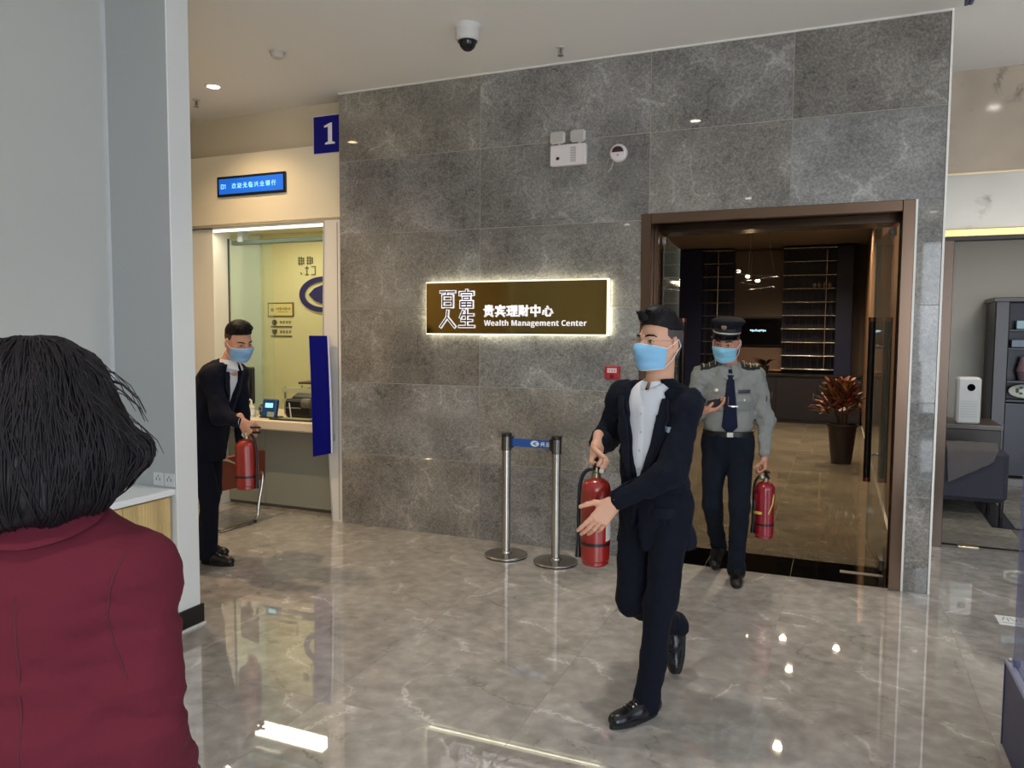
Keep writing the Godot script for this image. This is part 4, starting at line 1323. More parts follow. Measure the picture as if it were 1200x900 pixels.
func thicken(rows: Array, t: float) -> Array:
	# closes a surface patch into a thin shell: each row becomes a loop of its front and, behind it, its back
	var out := []
	var R := rows.size()
	var C: int = rows[0].size()
	var nn := []
	for r in R:
		var line := []
		for c in C:
			var du: Vector3 = rows[r][mini(c + 1, C - 1)] - rows[r][maxi(c - 1, 0)]
			var dv: Vector3 = rows[mini(r + 1, R - 1)][c] - rows[maxi(r - 1, 0)][c]
			line.append(du.cross(dv).normalized())
		nn.append(line)
	for r in R:
		var loop := []
		for c in C: loop.append(rows[r][c])
		for c in C: loop.append(rows[r][C - 1 - c] - nn[r][C - 1 - c] * t)
		out.append(loop)
	# close the ends
	var first := []
	var last := []
	for c in C * 2:
		var m: int = c if c < C else 2 * C - 1 - c
		first.append(rows[0][m] - nn[0][m] * (t * 0.5))
		last.append(rows[R - 1][m] - nn[R - 1][m] * (t * 0.5))
	out.push_front(first)
	out.push_back(last)
	return out

# ------------------------------------------------------------------ white partition, niche and cabinet at the left
func build_left_niche() -> void:
	var wm := mat(rgb(224, 226, 224), 0.7)
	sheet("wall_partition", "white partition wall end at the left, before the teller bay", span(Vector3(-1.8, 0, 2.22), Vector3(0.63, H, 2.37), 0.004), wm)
	sheet("shade_trim_8", "thin grey sheet added as painted shade on the back of the niche above the low cabinet", span(Vector3(0.20, 0.79, 2.37), Vector3(0.624, H, 2.374)), mat(rgb(172, 175, 174), 0.7))  # sheet added to make the niche back look shaded; the shade is its colour
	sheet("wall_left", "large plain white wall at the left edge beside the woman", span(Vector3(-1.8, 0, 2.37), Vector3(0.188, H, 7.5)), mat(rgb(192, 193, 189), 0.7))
	sheet("trim_7", "narrow vertical corner bead in the niche", span(Vector3(0.188, 0.82, 2.37), Vector3(0.20, H, 2.39)), mat(rgb(205, 208, 208), 0.6))
	var bb := struct("baseboard_left", "black baseboard with a pale painted light reflection below, round the foot of the white partition end")
	obj("board", span(Vector3(0.63, 0.012, 2.214), Vector3(0.642, 0.115, 2.376), 0.002), mat(rgb(18, 18, 20), 0.35), bb)
	obj("board", span(Vector3(-1.0, 0.012, 2.206), Vector3(0.642, 0.115, 2.22), 0.002), mat(rgb(18, 18, 20), 0.35), bb)
	obj("bead", span(Vector3(0.63, 0.0, 2.20), Vector3(0.65, 0.012, 2.384)), mat(rgb(215, 212, 205), 0.4), bb)  # pale strip colours in the light reflected at the baseboard foot
	var cb := thing("low_cabinet", "low pale wood cabinet with white top in the wall niche", "cabinet", Vector3(0.4, 0, 2.9))
	var oak := textured(tex_wood, rgb(232, 206, 150), 0.5, 0.9)
	obj("body", span(Vector3(0.19, 0.06, 2.375), Vector3(0.585, 0.752, 4.4)), mat(rgb(196, 172, 126), 0.6), cb)
	obj("top", span(Vector3(0.19, 0.757, 2.372), Vector3(0.622, 0.79, 4.42), 0.004), mat(rgb(236, 238, 238), 0.3), cb)
	obj("upstand", span(Vector3(0.19, 0.79, 2.372), Vector3(0.204, 0.85, 4.42)), mat(rgb(222, 226, 226), 0.3), cb)
	var z := 2.39
	for k in 5:
		var dw := 0.395 if k > 0 else 0.30
		obj("door", span(Vector3(0.585, 0.07, z + 0.002), Vector3(0.606, 0.748, z + dw - 0.002), 0.002), oak, cb)
		z += dw
	obj("plinth", span(Vector3(0.20, 0, 2.38), Vector3(0.57, 0.06, 4.4)), mat(rgb(60, 56, 50), 0.5), cb)
	for x in [0.505, 0.585]:
		var s := thing("socket_outlet", ["left", "right"][0 if x < 0.55 else 1] + " one of two small white power sockets above the cabinet top", "socket", Vector3(x, 0.835, 2.375))
		obj("plate", span(Vector3(x - 0.036, 0.80, 2.37), Vector3(x + 0.036, 0.872, 2.378), 0.002), mat(rgb(206, 208, 208), 0.4), s)
		var sl := Geo.new()
		sl.box(Vector3(x - 0.012, 0.836, 2.3785), Vector3(0.004, 0.016, 0.002)); sl.box(Vector3(x + 0.012, 0.836, 2.3785), Vector3(0.004, 0.016, 0.002)); sl.box(Vector3(x, 0.852, 2.3785), Vector3(0.004, 0.012, 0.002))
		obj("slots", sl, mat(rgb(70, 72, 74), 0.5), s)

# ------------------------------------------------------------------ things on the stone wall and the ceiling
const GLYPHS := {
	"bai": [[5, 10, 95, 10], [48, 10, 40, 30], [20, 32, 80, 32], [20, 32, 20, 95], [80, 32, 80, 95], [20, 62, 80, 62], [20, 92, 80, 92]],
	"fu": [[50, 2, 50, 12], [10, 28, 10, 15, 90, 15, 90, 28], [25, 29, 75, 29], [30, 41, 70, 41, 70, 54, 30, 54, 30, 41], [15, 66, 85, 66, 85, 97, 15, 97, 15, 66], [50, 66, 50, 97], [15, 81, 85, 81]],
	"ren": [[50, 5, 46, 42, 5, 95], [47, 42, 95, 95]],
	"sheng": [[28, 8, 12, 42], [20, 28, 90, 28], [50, 3, 50, 93], [20, 60, 82, 60], [5, 93, 95, 93]],
	"gui": [[22, 8, 78, 8, 78, 26, 22, 26, 22, 8], [50, 2, 50, 38], [5, 38, 95, 38], [22, 48, 22, 80], [22, 48, 78, 48, 78, 80], [50, 55, 48, 75, 12, 97], [52, 78, 88, 97]],
	"bin": [[50, 2, 50, 12], [10, 28, 10, 16, 90, 16, 90, 28], [70, 27, 30, 34, 30, 68], [30, 48, 80, 48], [62, 48, 62, 68], [5, 70, 95, 70], [35, 75, 12, 97], [65, 75, 88, 97]],
	"li": [[5, 15, 40, 15], [5, 48, 38, 48], [3, 88, 42, 80], [22, 15, 22, 84], [50, 10, 94, 10, 94, 52, 50, 52, 50, 10], [50, 31, 94, 31], [72, 10, 72, 92], [50, 72, 94, 72], [44, 94, 98, 94]],
	"cai": [[12, 10, 12, 68], [12, 10, 42, 10, 42, 68], [27, 22, 26, 60, 5, 95], [30, 66, 45, 90], [50, 30, 98, 30], [80, 5, 80, 92, 68, 88], [76, 34, 50, 75]],
	"zhong": [[12, 25, 88, 25, 88, 65, 12, 65, 12, 25], [50, 3, 50, 98]],
	"xin": [[15, 50, 8, 80], [35, 35, 36, 85, 45, 93, 72, 93, 78, 75], [48, 15, 60, 35], [80, 40, 95, 70]],
}

func text_geo(s: String, at: Vector3, height: float, width: float, m: Material, parent: Node3D, called := "lettering") -> void:
	var t := TextMesh.new()
	var f := SystemFont.new()
	f.font_names = PackedStringArray(["Droid Sans"])
	f.font_weight = 700
	t.font = f
	t.text = s
	t.font_size = 64
	t.pixel_size = 0.01
	t.depth = 0.02
	t.horizontal_alignment = HORIZONTAL_ALIGNMENT_LEFT
	var bb := t.get_aabb()
	var sx := width / maxf(bb.size.x, 0.001)
	var sy := height / maxf(bb.size.y, 0.001)
	meshed(called, t, m, parent, at - Vector3(bb.position.x * sx, (bb.position.y + bb.size.y * 0.5) * sy, 0), Basis(Vector3(sx, 0, 0), Vector3(0, sy, 0), Vector3(0, 0, 0.2)))

func build_wall_items() -> void:
	# back-lit sign
	var sg := thing("backlit_sign", "wide bronze mirror sign with glowing white edge and white lettering on the stone wall", "sign", Vector3(1.59, 1.82, 0))
	obj("mirror_panel", span(Vector3(0.857, 1.627, 0.042), Vector3(2.330, 2.020, 0.058), 0.002), mat(rgb(126, 104, 56), 0.10, 1.0), sg)
	obj("light_box", span(Vector3(0.847, 1.617, 0.004), Vector3(2.340, 2.030, 0.041)), glow(Color(1.0, 0.99, 0.86), 1.25), sg)
	area("sign_lamp_top", Vector3(1.59, 2.034, 0.022), Vector3(1.59, 3.0, -0.35), Vector2(0.03, 1.46), Color(1, 0.98, 0.86), 0.10)
	area("sign_lamp_bottom", Vector3(1.59, 1.613, 0.022), Vector3(1.59, 0.6, -0.35), Vector2(0.03, 1.46), Color(1, 0.98, 0.86), 0.10)
	area("sign_lamp_left", Vector3(0.843, 1.82, 0.022), Vector3(0.0, 1.82, -0.3), Vector2(0.03, 0.40), Color(1, 0.98, 0.86), 0.035)
	area("sign_lamp_right", Vector3(2.344, 1.82, 0.022), Vector3(3.2, 1.82, -0.3), Vector2(0.03, 0.40), Color(1, 0.98, 0.86), 0.035)
	var white := mat(rgb(244, 242, 240), 0.5)
	var lit := glow(rgb(240, 238, 240), 0.55)
	var dark := mat(rgb(70, 52, 56), 0.4)
	var spots := {"bai": Vector3(0.984, 1.826, 0.064), "fu": Vector3(1.148, 1.826, 0.064), "ren": Vector3(0.984, 1.672, 0.064), "sheng": Vector3(1.148, 1.672, 0.064)}
	for k in spots:
		var chr := obj("character", Geo.new().strokes(GLYPHS[k], spots[k], 0.138, 0.025, 0.012), lit, sg)
		obj("inlay", Geo.new().strokes(GLYPHS[k], spots[k] + Vector3(0, 0, 0.0066), 0.138, 0.011, 0.002), dark, chr)
	var x := 1.362
	for k in ["gui", "bin", "li", "cai", "zhong", "xin"]:
		obj("character", Geo.new().strokes(GLYPHS[k], Vector3(x, 1.758, 0.064), 0.086, 0.0125, 0.012), lit, sg)
		x += 0.0955
	text_geo("Wealth Management Center", Vector3(1.364, 1.703, 0.062), 0.058, 0.82, lit, sg)
	# emergency lamp
	var em := thing("emergency_light", "white twin-head emergency light box high on the stone wall", "light", Vector3(2.02, 2.93, 0))
	var wh := mat(rgb(226, 218, 216), 0.5)
	obj("box", span(Vector3(1.883, 2.852, 0.0), Vector3(2.158, 3.002, 0.05), 0.008), wh, em)
	for q in [Vector3(1.938, 3.055, 0.03), Vector3(2.092, 3.057, 0.03)]:
		var h := obj("lamp_head", box1(q, Vector3(0.115, 0.088, 0.05), 0.014), mat(rgb(206, 200, 196), 0.45), em)
		obj("lamp_lens", box1(q + Vector3(0, 0, 0.026), Vector3(0.095, 0.068, 0.004), 0.002), mat(rgb(188, 184, 178), 0.12), h)
		obj("neck", Geo.new().tube([q + Vector3(0.012, -0.045, 0), q + Vector3(0.012, -0.06, 0)], 0.012, 10), wh, h)
	obj("button", Geo.new().ell(Vector3(1.945, 2.903, 0.05), Vector3(0.014, 0.012, 0.006), Basis.IDENTITY, 12, 8), mat(rgb(30, 28, 28), 0.4), em)
	var gr := Geo.new()
	for k in 9: gr.box(Vector3(2.063, 2.876 + k * 0.0125, 0.0505), Vector3(0.042, 0.005, 0.003))
	obj("grille", gr, mat(rgb(150, 144, 142), 0.5), em)
	# round alarm
	var ra := thing("round_detector", "round white wall alarm with dark half-moon window beside the emergency light", "alarm", Vector3(2.39, 2.91, 0))
	var rb := Basis(Vector3.RIGHT, PI * 0.5)
	obj("body", Geo.new().lathe(Vector3(2.392, 2.912, 0), [Vector2(0.062, 0), Vector2(0.062, 0.03), Vector2(0.05, 0.042), Vector2(0, 0.046)], 32, rb), wh, ra)
	var hm := PackedVector2Array()
	for k in 13: hm.append(Vector2(cos(PI * k / 12.0) * 0.042, sin(PI * k / 12.0) * 0.040))
	obj("window", Geo.new().prism(hm, Vector3(2.392, 2.915, 0.046), 0.006), mat(rgb(58, 34, 34), 0.2), ra)
	obj("indicator", Geo.new().ell(Vector3(2.392, 2.893, 0.046), Vector3(0.008, 0.006, 0.004), Basis.IDENTITY, 10, 6), mat(rgb(170, 150, 150), 0.3), ra)
	obj("cable", Geo.new().tube([Vector3(2.352, 2.86, 0.004), Vector3(2.335, 2.81, 0.004), Vector3(2.31, 2.79, 0.004)], 0.004, 6), mat(rgb(190, 182, 178), 0.5), ra)
	# red call point
	var fc := thing("fire_call_point", "small red fire call box on the stone wall beside the walking man", "alarm", Vector3(2.37, 1.35, 0))
	obj("box", span(Vector3(2.318, 1.305, 0), Vector3(2.426, 1.40, 0.04), 0.006), mat(rgb(176, 34, 44), 0.4), fc)
	obj("label", span(Vector3(2.338, 1.352, 0.04), Vector3(2.408, 1.385, 0.042), 0.001), mat(rgb(236, 214, 214), 0.5), fc)
	var fl := Geo.new()
	for k in 3: fl.strokes([[10, 15, 90, 15], [50, 5, 50, 95], [15, 55, 85, 55], [20, 95, 80, 95]], Vector3(2.345 + k * 0.02, 1.361, 0.0425), 0.016, 0.002, 0.001)
	fine(obj("print", fl, mat(rgb(176, 34, 44), 0.5), fc))
	obj("button", Geo.new().lathe(Vector3(2.372, 1.328, 0.04), [Vector2(0.016, 0), Vector2(0.014, 0.006), Vector2(0, 0.007)], 16, rb), mat(rgb(120, 18, 26), 0.4), fc)
	# ceiling things
	var cm := thing("dome_camera", "white ceiling security camera with dark round dome", "camera", Vector3(1.637, H, 0.93))
	var c := Vector3(1.615, H, 0.865)
	var wc := mat(rgb(214, 211, 208), 0.45)
	obj("housing", Geo.new().lathe(c, [Vector2(0, 0), Vector2(0.088, 0), Vector2(0.088, -0.012), Vector2(0.078, -0.03), Vector2(0.076, -0.085), Vector2(0.066, -0.098), Vector2(0.052, -0.1)], 32), wc, cm)
	obj("dome", Geo.new().ell(c + Vector3(0, -0.095, 0), Vector3(0.057, 0.066, 0.057), Basis.IDENTITY, 24, 14), mat(rgb(22, 22, 24), 0.12), cm)
	obj("dome_ring", Geo.new().lathe(c + Vector3(0, -0.096, 0), [Vector2(0.056, 0.004), Vector2(0.063, 0.004), Vector2(0.063, -0.008), Vector2(0.057, -0.008)], 28), mat(rgb(60, 60, 62), 0.4), cm)
	for q in [[Vector3(2.045, H, 0.293), "small metal ceiling sprinkler beside the dome camera"], [Vector3(-1.238, H, 0.304), "small metal ceiling sprinkler at the left above the teller bay"]]:
		var p: Vector3 = q[0]
		var sp := thing("sprinkler", q[1], "sprinkler", p)
		var chrome := mat(rgb(150, 148, 142), 0.3, 0.9)
		obj("rosette", Geo.new().lathe(p, [Vector2(0, -0.008), Vector2(0.026, -0.008), Vector2(0.034, 0)], 20), mat(rgb(210, 205, 196), 0.4), sp)
		obj("stem", Geo.new().tube([p + Vector3(0, -0.006, 0), p + Vector3(0, -0.045, 0)], 0.007, 10), chrome, sp)
		for s in [-1.0, 1.0]: obj("yoke", Geo.new().tube([p + Vector3(0.012 * s, -0.02, 0), p + Vector3(0.014 * s, -0.045, 0), p + Vector3(0, -0.058, 0)], 0.0025, 6), chrome, sp)
		obj("deflector", Geo.new().lathe(p + Vector3(0, -0.06, 0), [Vector2(0, 0.003), Vector2(0.021, 0.003), Vector2(0.021, 0), Vector2(0, 0)], 18), chrome, sp)
	var sd := thing("smoke_detector", "small pale smoke detector on the ceiling above the teller bay", "detector", Vector3(0.173, H, 0.96))
	obj("base", Geo.new().lathe(Vector3(0.173, H, 0.96), [Vector2(0.055, 0), Vector2(0.055, -0.012), Vector2(0.048, -0.016)], 24), mat(rgb(196, 188, 176), 0.5), sd)
	obj("body", Geo.new().lathe(Vector3(0.173, H, 0.96), [Vector2(0.046, -0.014), Vector2(0.046, -0.036), Vector2(0.034, -0.048), Vector2(0, -0.05)], 24), mat(rgb(206, 198, 186), 0.5), sd)
	# corner of a blue sign that hangs from the ceiling
	var hs := thing("hanging_sign", "tip of a dark blue hanging sign at the top edge above the stone wall end", "sign", Vector3(4.47, 3.5, 0.6))
	obj("board", span(Vector3(4.435, 3.405, 0.55), Vector3(4.452, H - 0.03, 0.85), 0.002), mat(rgb(58, 50, 96), 0.4), hs)
	obj("board_end", span(Vector3(4.453, 3.405, 0.55), Vector3(4.475, H - 0.03, 0.85), 0.004), mat(rgb(48, 74, 118), 0.4), hs)
	obj("rod", Geo.new().tube([Vector3(4.455, H - 0.03, 0.65), Vector3(4.455, H, 0.65)], 0.006, 8), mat(rgb(150, 150, 155), 0.3, 0.8), hs)

# ------------------------------------------------------------------ things that stand on the floor
func extinguisher(called: String, label: String, o: Vector3, r: float, h: float, b: Basis, hose_to: Vector3, band := "", red := Color8(150, 30, 20)) -> Node3D:
	var t := thing(called, label, "extinguisher", o, "")
	var rm := mat(red, 0.28)
	rm.clearcoat_enabled = true
	rm.clearcoat = 0.6
	rm.clearcoat_roughness = 0.15
	var sh := r * 0.75
	var prof := [Vector2(0, 0), Vector2(r * 0.86, 0), Vector2(r * 0.93, 0.006), Vector2(r * 0.93, 0.02), Vector2(r, 0.026)]
	for k in 7:
		var a := PI * 0.5 * k / 6.0
		prof.append(Vector2(r * 0.30 + r * 0.70 * cos(a), h - sh + sh * sin(a)))
	prof.append(Vector2(r * 0.28, h + 0.012))
	prof.append(Vector2(0, h + 0.012))
	var g := Geo.new()
	g.lathe(o, prof.slice(0, 5), 32, b)
	g.lathe(o, prof.slice(4, 13), 32, b, false)
	obj("cylinder", g, rm, t)
	var steel := mat(rgb(150, 140, 110), 0.3, 0.9)
	var black := mat(rgb(20, 20, 22), 0.4)
	obj("valve", Geo.new().lathe(o, [Vector2(0.0, h + 0.005), Vector2(r * 0.30, h + 0.005), Vector2(r * 0.30, h + 0.025), Vector2(r * 0.2, h + 0.028), Vector2(r * 0.2, h + 0.05), Vector2(0, h + 0.05)], 18, b), steel, t)
	obj("gauge", Geo.new().lathe(o + b * Vector3(0, h + 0.034, r * 0.2), [Vector2(0, 0.018), Vector2(0.013, 0.018), Vector2(0.014, 0), Vector2(0, 0)], 16, b * Basis(Vector3.RIGHT, PI * 0.5)), mat(rgb(210, 205, 190), 0.3), t)
	obj("carry_handle", Geo.new().tube([o + b * Vector3(-0.012, h + 0.046, 0), o + b * Vector3(0.035, h + 0.05, 0), o + b * Vector3(0.10, h + 0.047, 0)], [0.012, 0.011, 0.008], 8, true, 1.3), black, t)
	obj("lever", Geo.new().tube([o + b * Vector3(-0.014, h + 0.058, 0), o + b * Vector3(0.03, h + 0.080, 0), o + b * Vector3(0.105, h + 0.082, 0)], [0.009, 0.009, 0.007], 8, true, 1.3), black, t)
	obj("safety_pin", Geo.new().tube([o + b * Vector3(0.01, h + 0.056, -0.02), o + b * Vector3(0.01, h + 0.056, 0.03), o + b * Vector3(0.004, h + 0.03, 0.042), o + b * Vector3(0.016, h + 0.03, 0.042), o + b * Vector3(0.01, h + 0.056, 0.03)], 0.0022, 6), steel, t)
	# label round the cylinder
	var lab := []
	for k in 13:
		var a := -0.9 + 1.8 * k / 12.0
		lab.append([o + b * Vector3(sin(a) * (r + 0.0012), h * 0.30, cos(a) * (r + 0.0012)), o + b * Vector3(sin(a) * (r + 0.0012), h * 0.62, cos(a) * (r + 0.0012))])
	if band == "label": obj("label", Geo.new().grid(thicken(lab, 0.001), true), mat(rgb(206, 196, 190), 0.5), t)
	# hose from the valve down the side
	var s := hose_to.normalized()
	var mid := o + b * (s * (r + 0.013) + Vector3(0, h * 0.78, 0))
	var low := o + b * (s * (r + 0.014) + Vector3(0, h * 0.2, 0))
	var top := o + b * (s * (r * 0.2) + Vector3(0, h + 0.036, 0))
	var path := []
	var cv := Curve3D.new()
	cv.add_point(top, Vector3.ZERO, b * (s * 0.05 + Vector3(0, 0.01, 0)))
	cv.add_point(mid, b * Vector3(0, h * 0.16, 0), b * Vector3(0, -h * 0.2, 0))
	cv.add_point(low, b * Vector3(0, h * 0.15, 0), Vector3.ZERO)
	for p in cv.tessellate(4, 3.0): path.append(p)
	obj("hose", Geo.new().tube(path, 0.0085, 10), black, t)
	obj("nozzle", Geo.new().lathe(low - b * Vector3(0, 0.055, 0), [Vector2(0, 0), Vector2(0.014, 0), Vector2(0.009, 0.06), Vector2(0, 0.06)], 14, b), black, t)
	obj("strap", Geo.new().lathe(o, [Vector2(r + 0.002, h * 0.24), Vector2(r + 0.002, h * 0.24 + 0.014)], 32, b), black, t)
	return t

func stanchion(called: String, label: String, p: Vector3) -> Node3D:
	var st := mat(rgb(186, 182, 174), 0.24, 1.0)
	var dk := mat(rgb(46, 40, 40), 0.35, 0.4)
	var t := thing(called, label, "stanchion", p, "")
	obj("base", Geo.new().lathe(p, [Vector2(0, 0.034), Vector2(0.032, 0.032), Vector2(0.10, 0.026), Vector2(0.152, 0.020), Vector2(0.158, 0.016), Vector2(0.158, 0.008)], 48), st, t)
	obj("rubber_foot", Geo.new().lathe(p, [Vector2(0.157, 0.009), Vector2(0.154, 0.0), Vector2(0, 0.0)], 40), mat(rgb(24, 22, 22), 0.6), t)
	obj("collar", Geo.new().lathe(p, [Vector2(0.046, 0.030), Vector2(0.044, 0.042), Vector2(0.034, 0.045)], 28), st, t)
	obj("pole", Geo.new().lathe(p, [Vector2(0.032, 0.03), Vector2(0.032, 0.80)], 28), st, t)
	obj("head", Geo.new().lathe(p, [Vector2(0.037, 0.785), Vector2(0.037, 0.895), Vector2(0.034, 0.903), Vector2(0.0, 0.905)], 28), mat(rgb(120, 116, 112), 0.25, 1.0), t)
	obj("cap", Geo.new().lathe(p, [Vector2(0.038, 0.885), Vector2(0.038, 0.905), Vector2(0.033, 0.911), Vector2(0, 0.912)], 28), dk, t)
	return t

func build_floor_items() -> void:
	var a := Vector3(1.672, 0, 0.325)
	var b := Vector3(2.062, 0, 0.338)
	var s1 := stanchion("stanchion", "left steel belt stanchion standing before the stone wall", a)
	var s2 := stanchion("stanchion", "right steel belt stanchion, nearer the walking man", b)
	for q in [[a, s1, 1.0], [b, s2, -1.0]]:
		obj("belt_slot", box1(q[0] + Vector3(0.038 * q[2], 0.845, 0), Vector3(0.02, 0.085, 0.05), 0.004), mat(rgb(28, 26, 28), 0.4), q[1])
	var bt := thing("stanchion_belt", "short blue belt with white oval logo between the two stanchions", "belt", (a + b) * 0.5 + Vector3(0, 0.845, 0))
	obj("band", span(Vector3(a.x + 0.045, 0.816, 0.330), Vector3(b.x - 0.045, 0.874, 0.334)), mat(rgb(32, 84, 160), 0.6), bt)
	var lg := Geo.new()
	lg.lathe(Vector3(1.895, 0.845, 0.335), [Vector2(0, 0.001), Vector2(0.030, 0.001), Vector2(0.030, 0)], 24, Basis(Vector3.RIGHT, PI * 0.5), true, 1.1, 0.72)
	obj("logo", lg, mat(rgb(214, 236, 240), 0.5), bt)
	obj("logo_arrow", Geo.new().prism(PackedVector2Array([Vector2(-0.016, 0), Vector2(0.006, 0.012), Vector2(0.018, 0.011), Vector2(0.0, 0), Vector2(0.018, -0.011), Vector2(0.006, -0.012)]), Vector3(1.895, 0.845, 0.3362), 0.001), mat(rgb(40, 100, 170), 0.5), bt)
	var tx := Geo.new()
	tx.strokes([[15, 18, 28, 45], [46, 8, 54, 40], [85, 10, 68, 50], [4, 56, 96, 56], [35, 66, 12, 95], [64, 66, 88, 95]], Vector3(1.938, 0.828, 0.3352), 0.034, 0.005, 0.001)
	tx.strokes([[36, 8, 36, 90], [64, 8, 64, 90], [12, 30, 24, 65], [88, 30, 76, 65], [3, 92, 97, 92]], Vector3(1.978, 0.828, 0.3352), 0.034, 0.005, 0.001)
	fine(obj("print", tx, mat(rgb(214, 230, 244), 0.5), bt))
	# chair at the counter
	var ch := thing("cantilever_chair", "chrome cantilever chair with reddish brown leather at the teller counter", "chair", Vector3(-0.93, 0, 0.45))
	var cr := mat(rgb(205, 200, 192), 0.15, 1.0)
	var lea := mat(rgb(112, 52, 36), 0.4)
	for x in [-1.18, -0.69]:
		var cv := Curve3D.new()
		cv.add_point(Vector3(x, 0.60, 0.66), Vector3.ZERO, Vector3(0, -0.02, -0.1))
		cv.add_point(Vector3(x, 0.42, 0.20), Vector3(0, 0.02, 0.12), Vector3(0, -0.02, -0.05))
		cv.add_point(Vector3(x, 0.08, 0.25), Vector3(0, 0.12, -0.01), Vector3(0, -0.05, 0.005))
		cv.add_point(Vector3(x, 0.013, 0.33), Vector3(0, 0.0, -0.05), Vector3(0, 0, 0.1))
		cv.add_point(Vector3(x, 0.013, 0.68), Vector3(0, 0, -0.1), Vector3.ZERO)
		var pts := []
		for p in cv.tessellate(4, 3.0): pts.append(p)
		obj("frame_tube", Geo.new().tube(pts, 0.0125, 12), cr, ch)
	obj("frame_tube", Geo.new().tube([Vector3(-1.18, 0.013, 0.68), Vector3(-0.69, 0.013, 0.68)], 0.0125, 10), cr, ch)
	for x in [-1.155, -0.715]:
		obj("side_panel", Geo.new().prism(PackedVector2Array([Vector2(-0.16, 0.36), Vector2(-0.15, 0.595), Vector2(-0.19, 0.61), Vector2(-0.66, 0.60), Vector2(-0.66, 0.34), Vector2(-0.40, 0.335)]), Vector3(x, 0, 0), 0.05, Basis(Vector3(0, 0, -1), Vector3.UP, Vector3(1, 0, 0))), lea, ch)
	obj("seat", box1(Vector3(-0.935, 0.425, 0.42), Vector3(0.40, 0.09, 0.48), 0.03), lea, ch)
	obj("backrest", box1(Vector3(-0.935, 0.66, 0.675), Vector3(0.42, 0.46, 0.06), 0.025, Basis(Vector3.RIGHT, 0.14)), lea, ch)
	for x in [-1.18, -0.69]: obj("glide", box1(Vector3(x, 0.012, 0.30), Vector3(0.03, 0.02, 0.04), 0.005), mat(rgb(20, 20, 20), 0.5), ch)
	# sticker on the floor
	var fs := thing("floor_sticker", "white printed sticker on the floor at the right edge", "sticker", Vector3(4.815, 0, 0.32))
	obj("sheet", span(Vector3(4.765, 0.0, 0.245), Vector3(4.95, 0.0018, 0.405)), mat(rgb(222, 224, 224), 0.6), fs)
	var sq := Geo.new()
	for k in 6: sq.box(Vector3(4.80 + k * 0.022, 0.002, 0.30 + 0.01 * (k % 2)), Vector3(0.006, 0.0012, 0.06), 0.0, Basis(Vector3.UP, 0.3 * (k % 3 - 1)))
	sq.box(Vector3(4.85, 0.002, 0.37), Vector3(0.13, 0.0012, 0.006))
	fine(obj("print", sq, mat(rgb(140, 142, 148), 0.6), fs))
	# blue stand at the right edge
	var ks := thing("display_stand", "dark blue display stand with pale top rim at the lower right edge", "stand", Vector3(4.9, 0, 2.2))
	obj("body", span(Vector3(4.524, 0, 1.90), Vector3(5.2, 0.335, 2.7), 0.004), mat(rgb(52, 56, 96), 0.45), ks)
	obj("top_rim", span(Vector3(4.520, 0.336, 1.895), Vector3(5.204, 0.352, 2.704), 0.003), mat(rgb(150, 156, 186), 0.35), ks)
	obj("edge", span(Vector3(4.52, 0.0, 1.893), Vector3(4.535, 0.336, 1.90), 0.001), mat(rgb(98, 100, 140), 0.35), ks)
	obj("corner_cap", Geo.new().ell(Vector3(4.54, 0.356, 1.915), Vector3(0.014, 0.008, 0.014), Basis.IDENTITY, 10, 6), mat(rgb(190, 192, 205), 0.3, 0.6), ks)
	var acr := StandardMaterial3D.new()
	acr.transparency = BaseMaterial3D.TRANSPARENCY_ALPHA
	acr.albedo_color = Color(0.36, 0.40, 0.62, 0.4)
	acr.roughness = 0.3
	obj("acrylic_panel", span(Vector3(4.543, 0.353, 1.93), Vector3(4.551, 1.10, 2.68)), acr, ks)
	for z in [1.95, 2.64]: obj("clip", span(Vector3(4.536, 0.352, z), Vector3(4.558, 0.38, z + 0.03), 0.002), mat(rgb(120, 124, 150), 0.3, 0.6), ks)

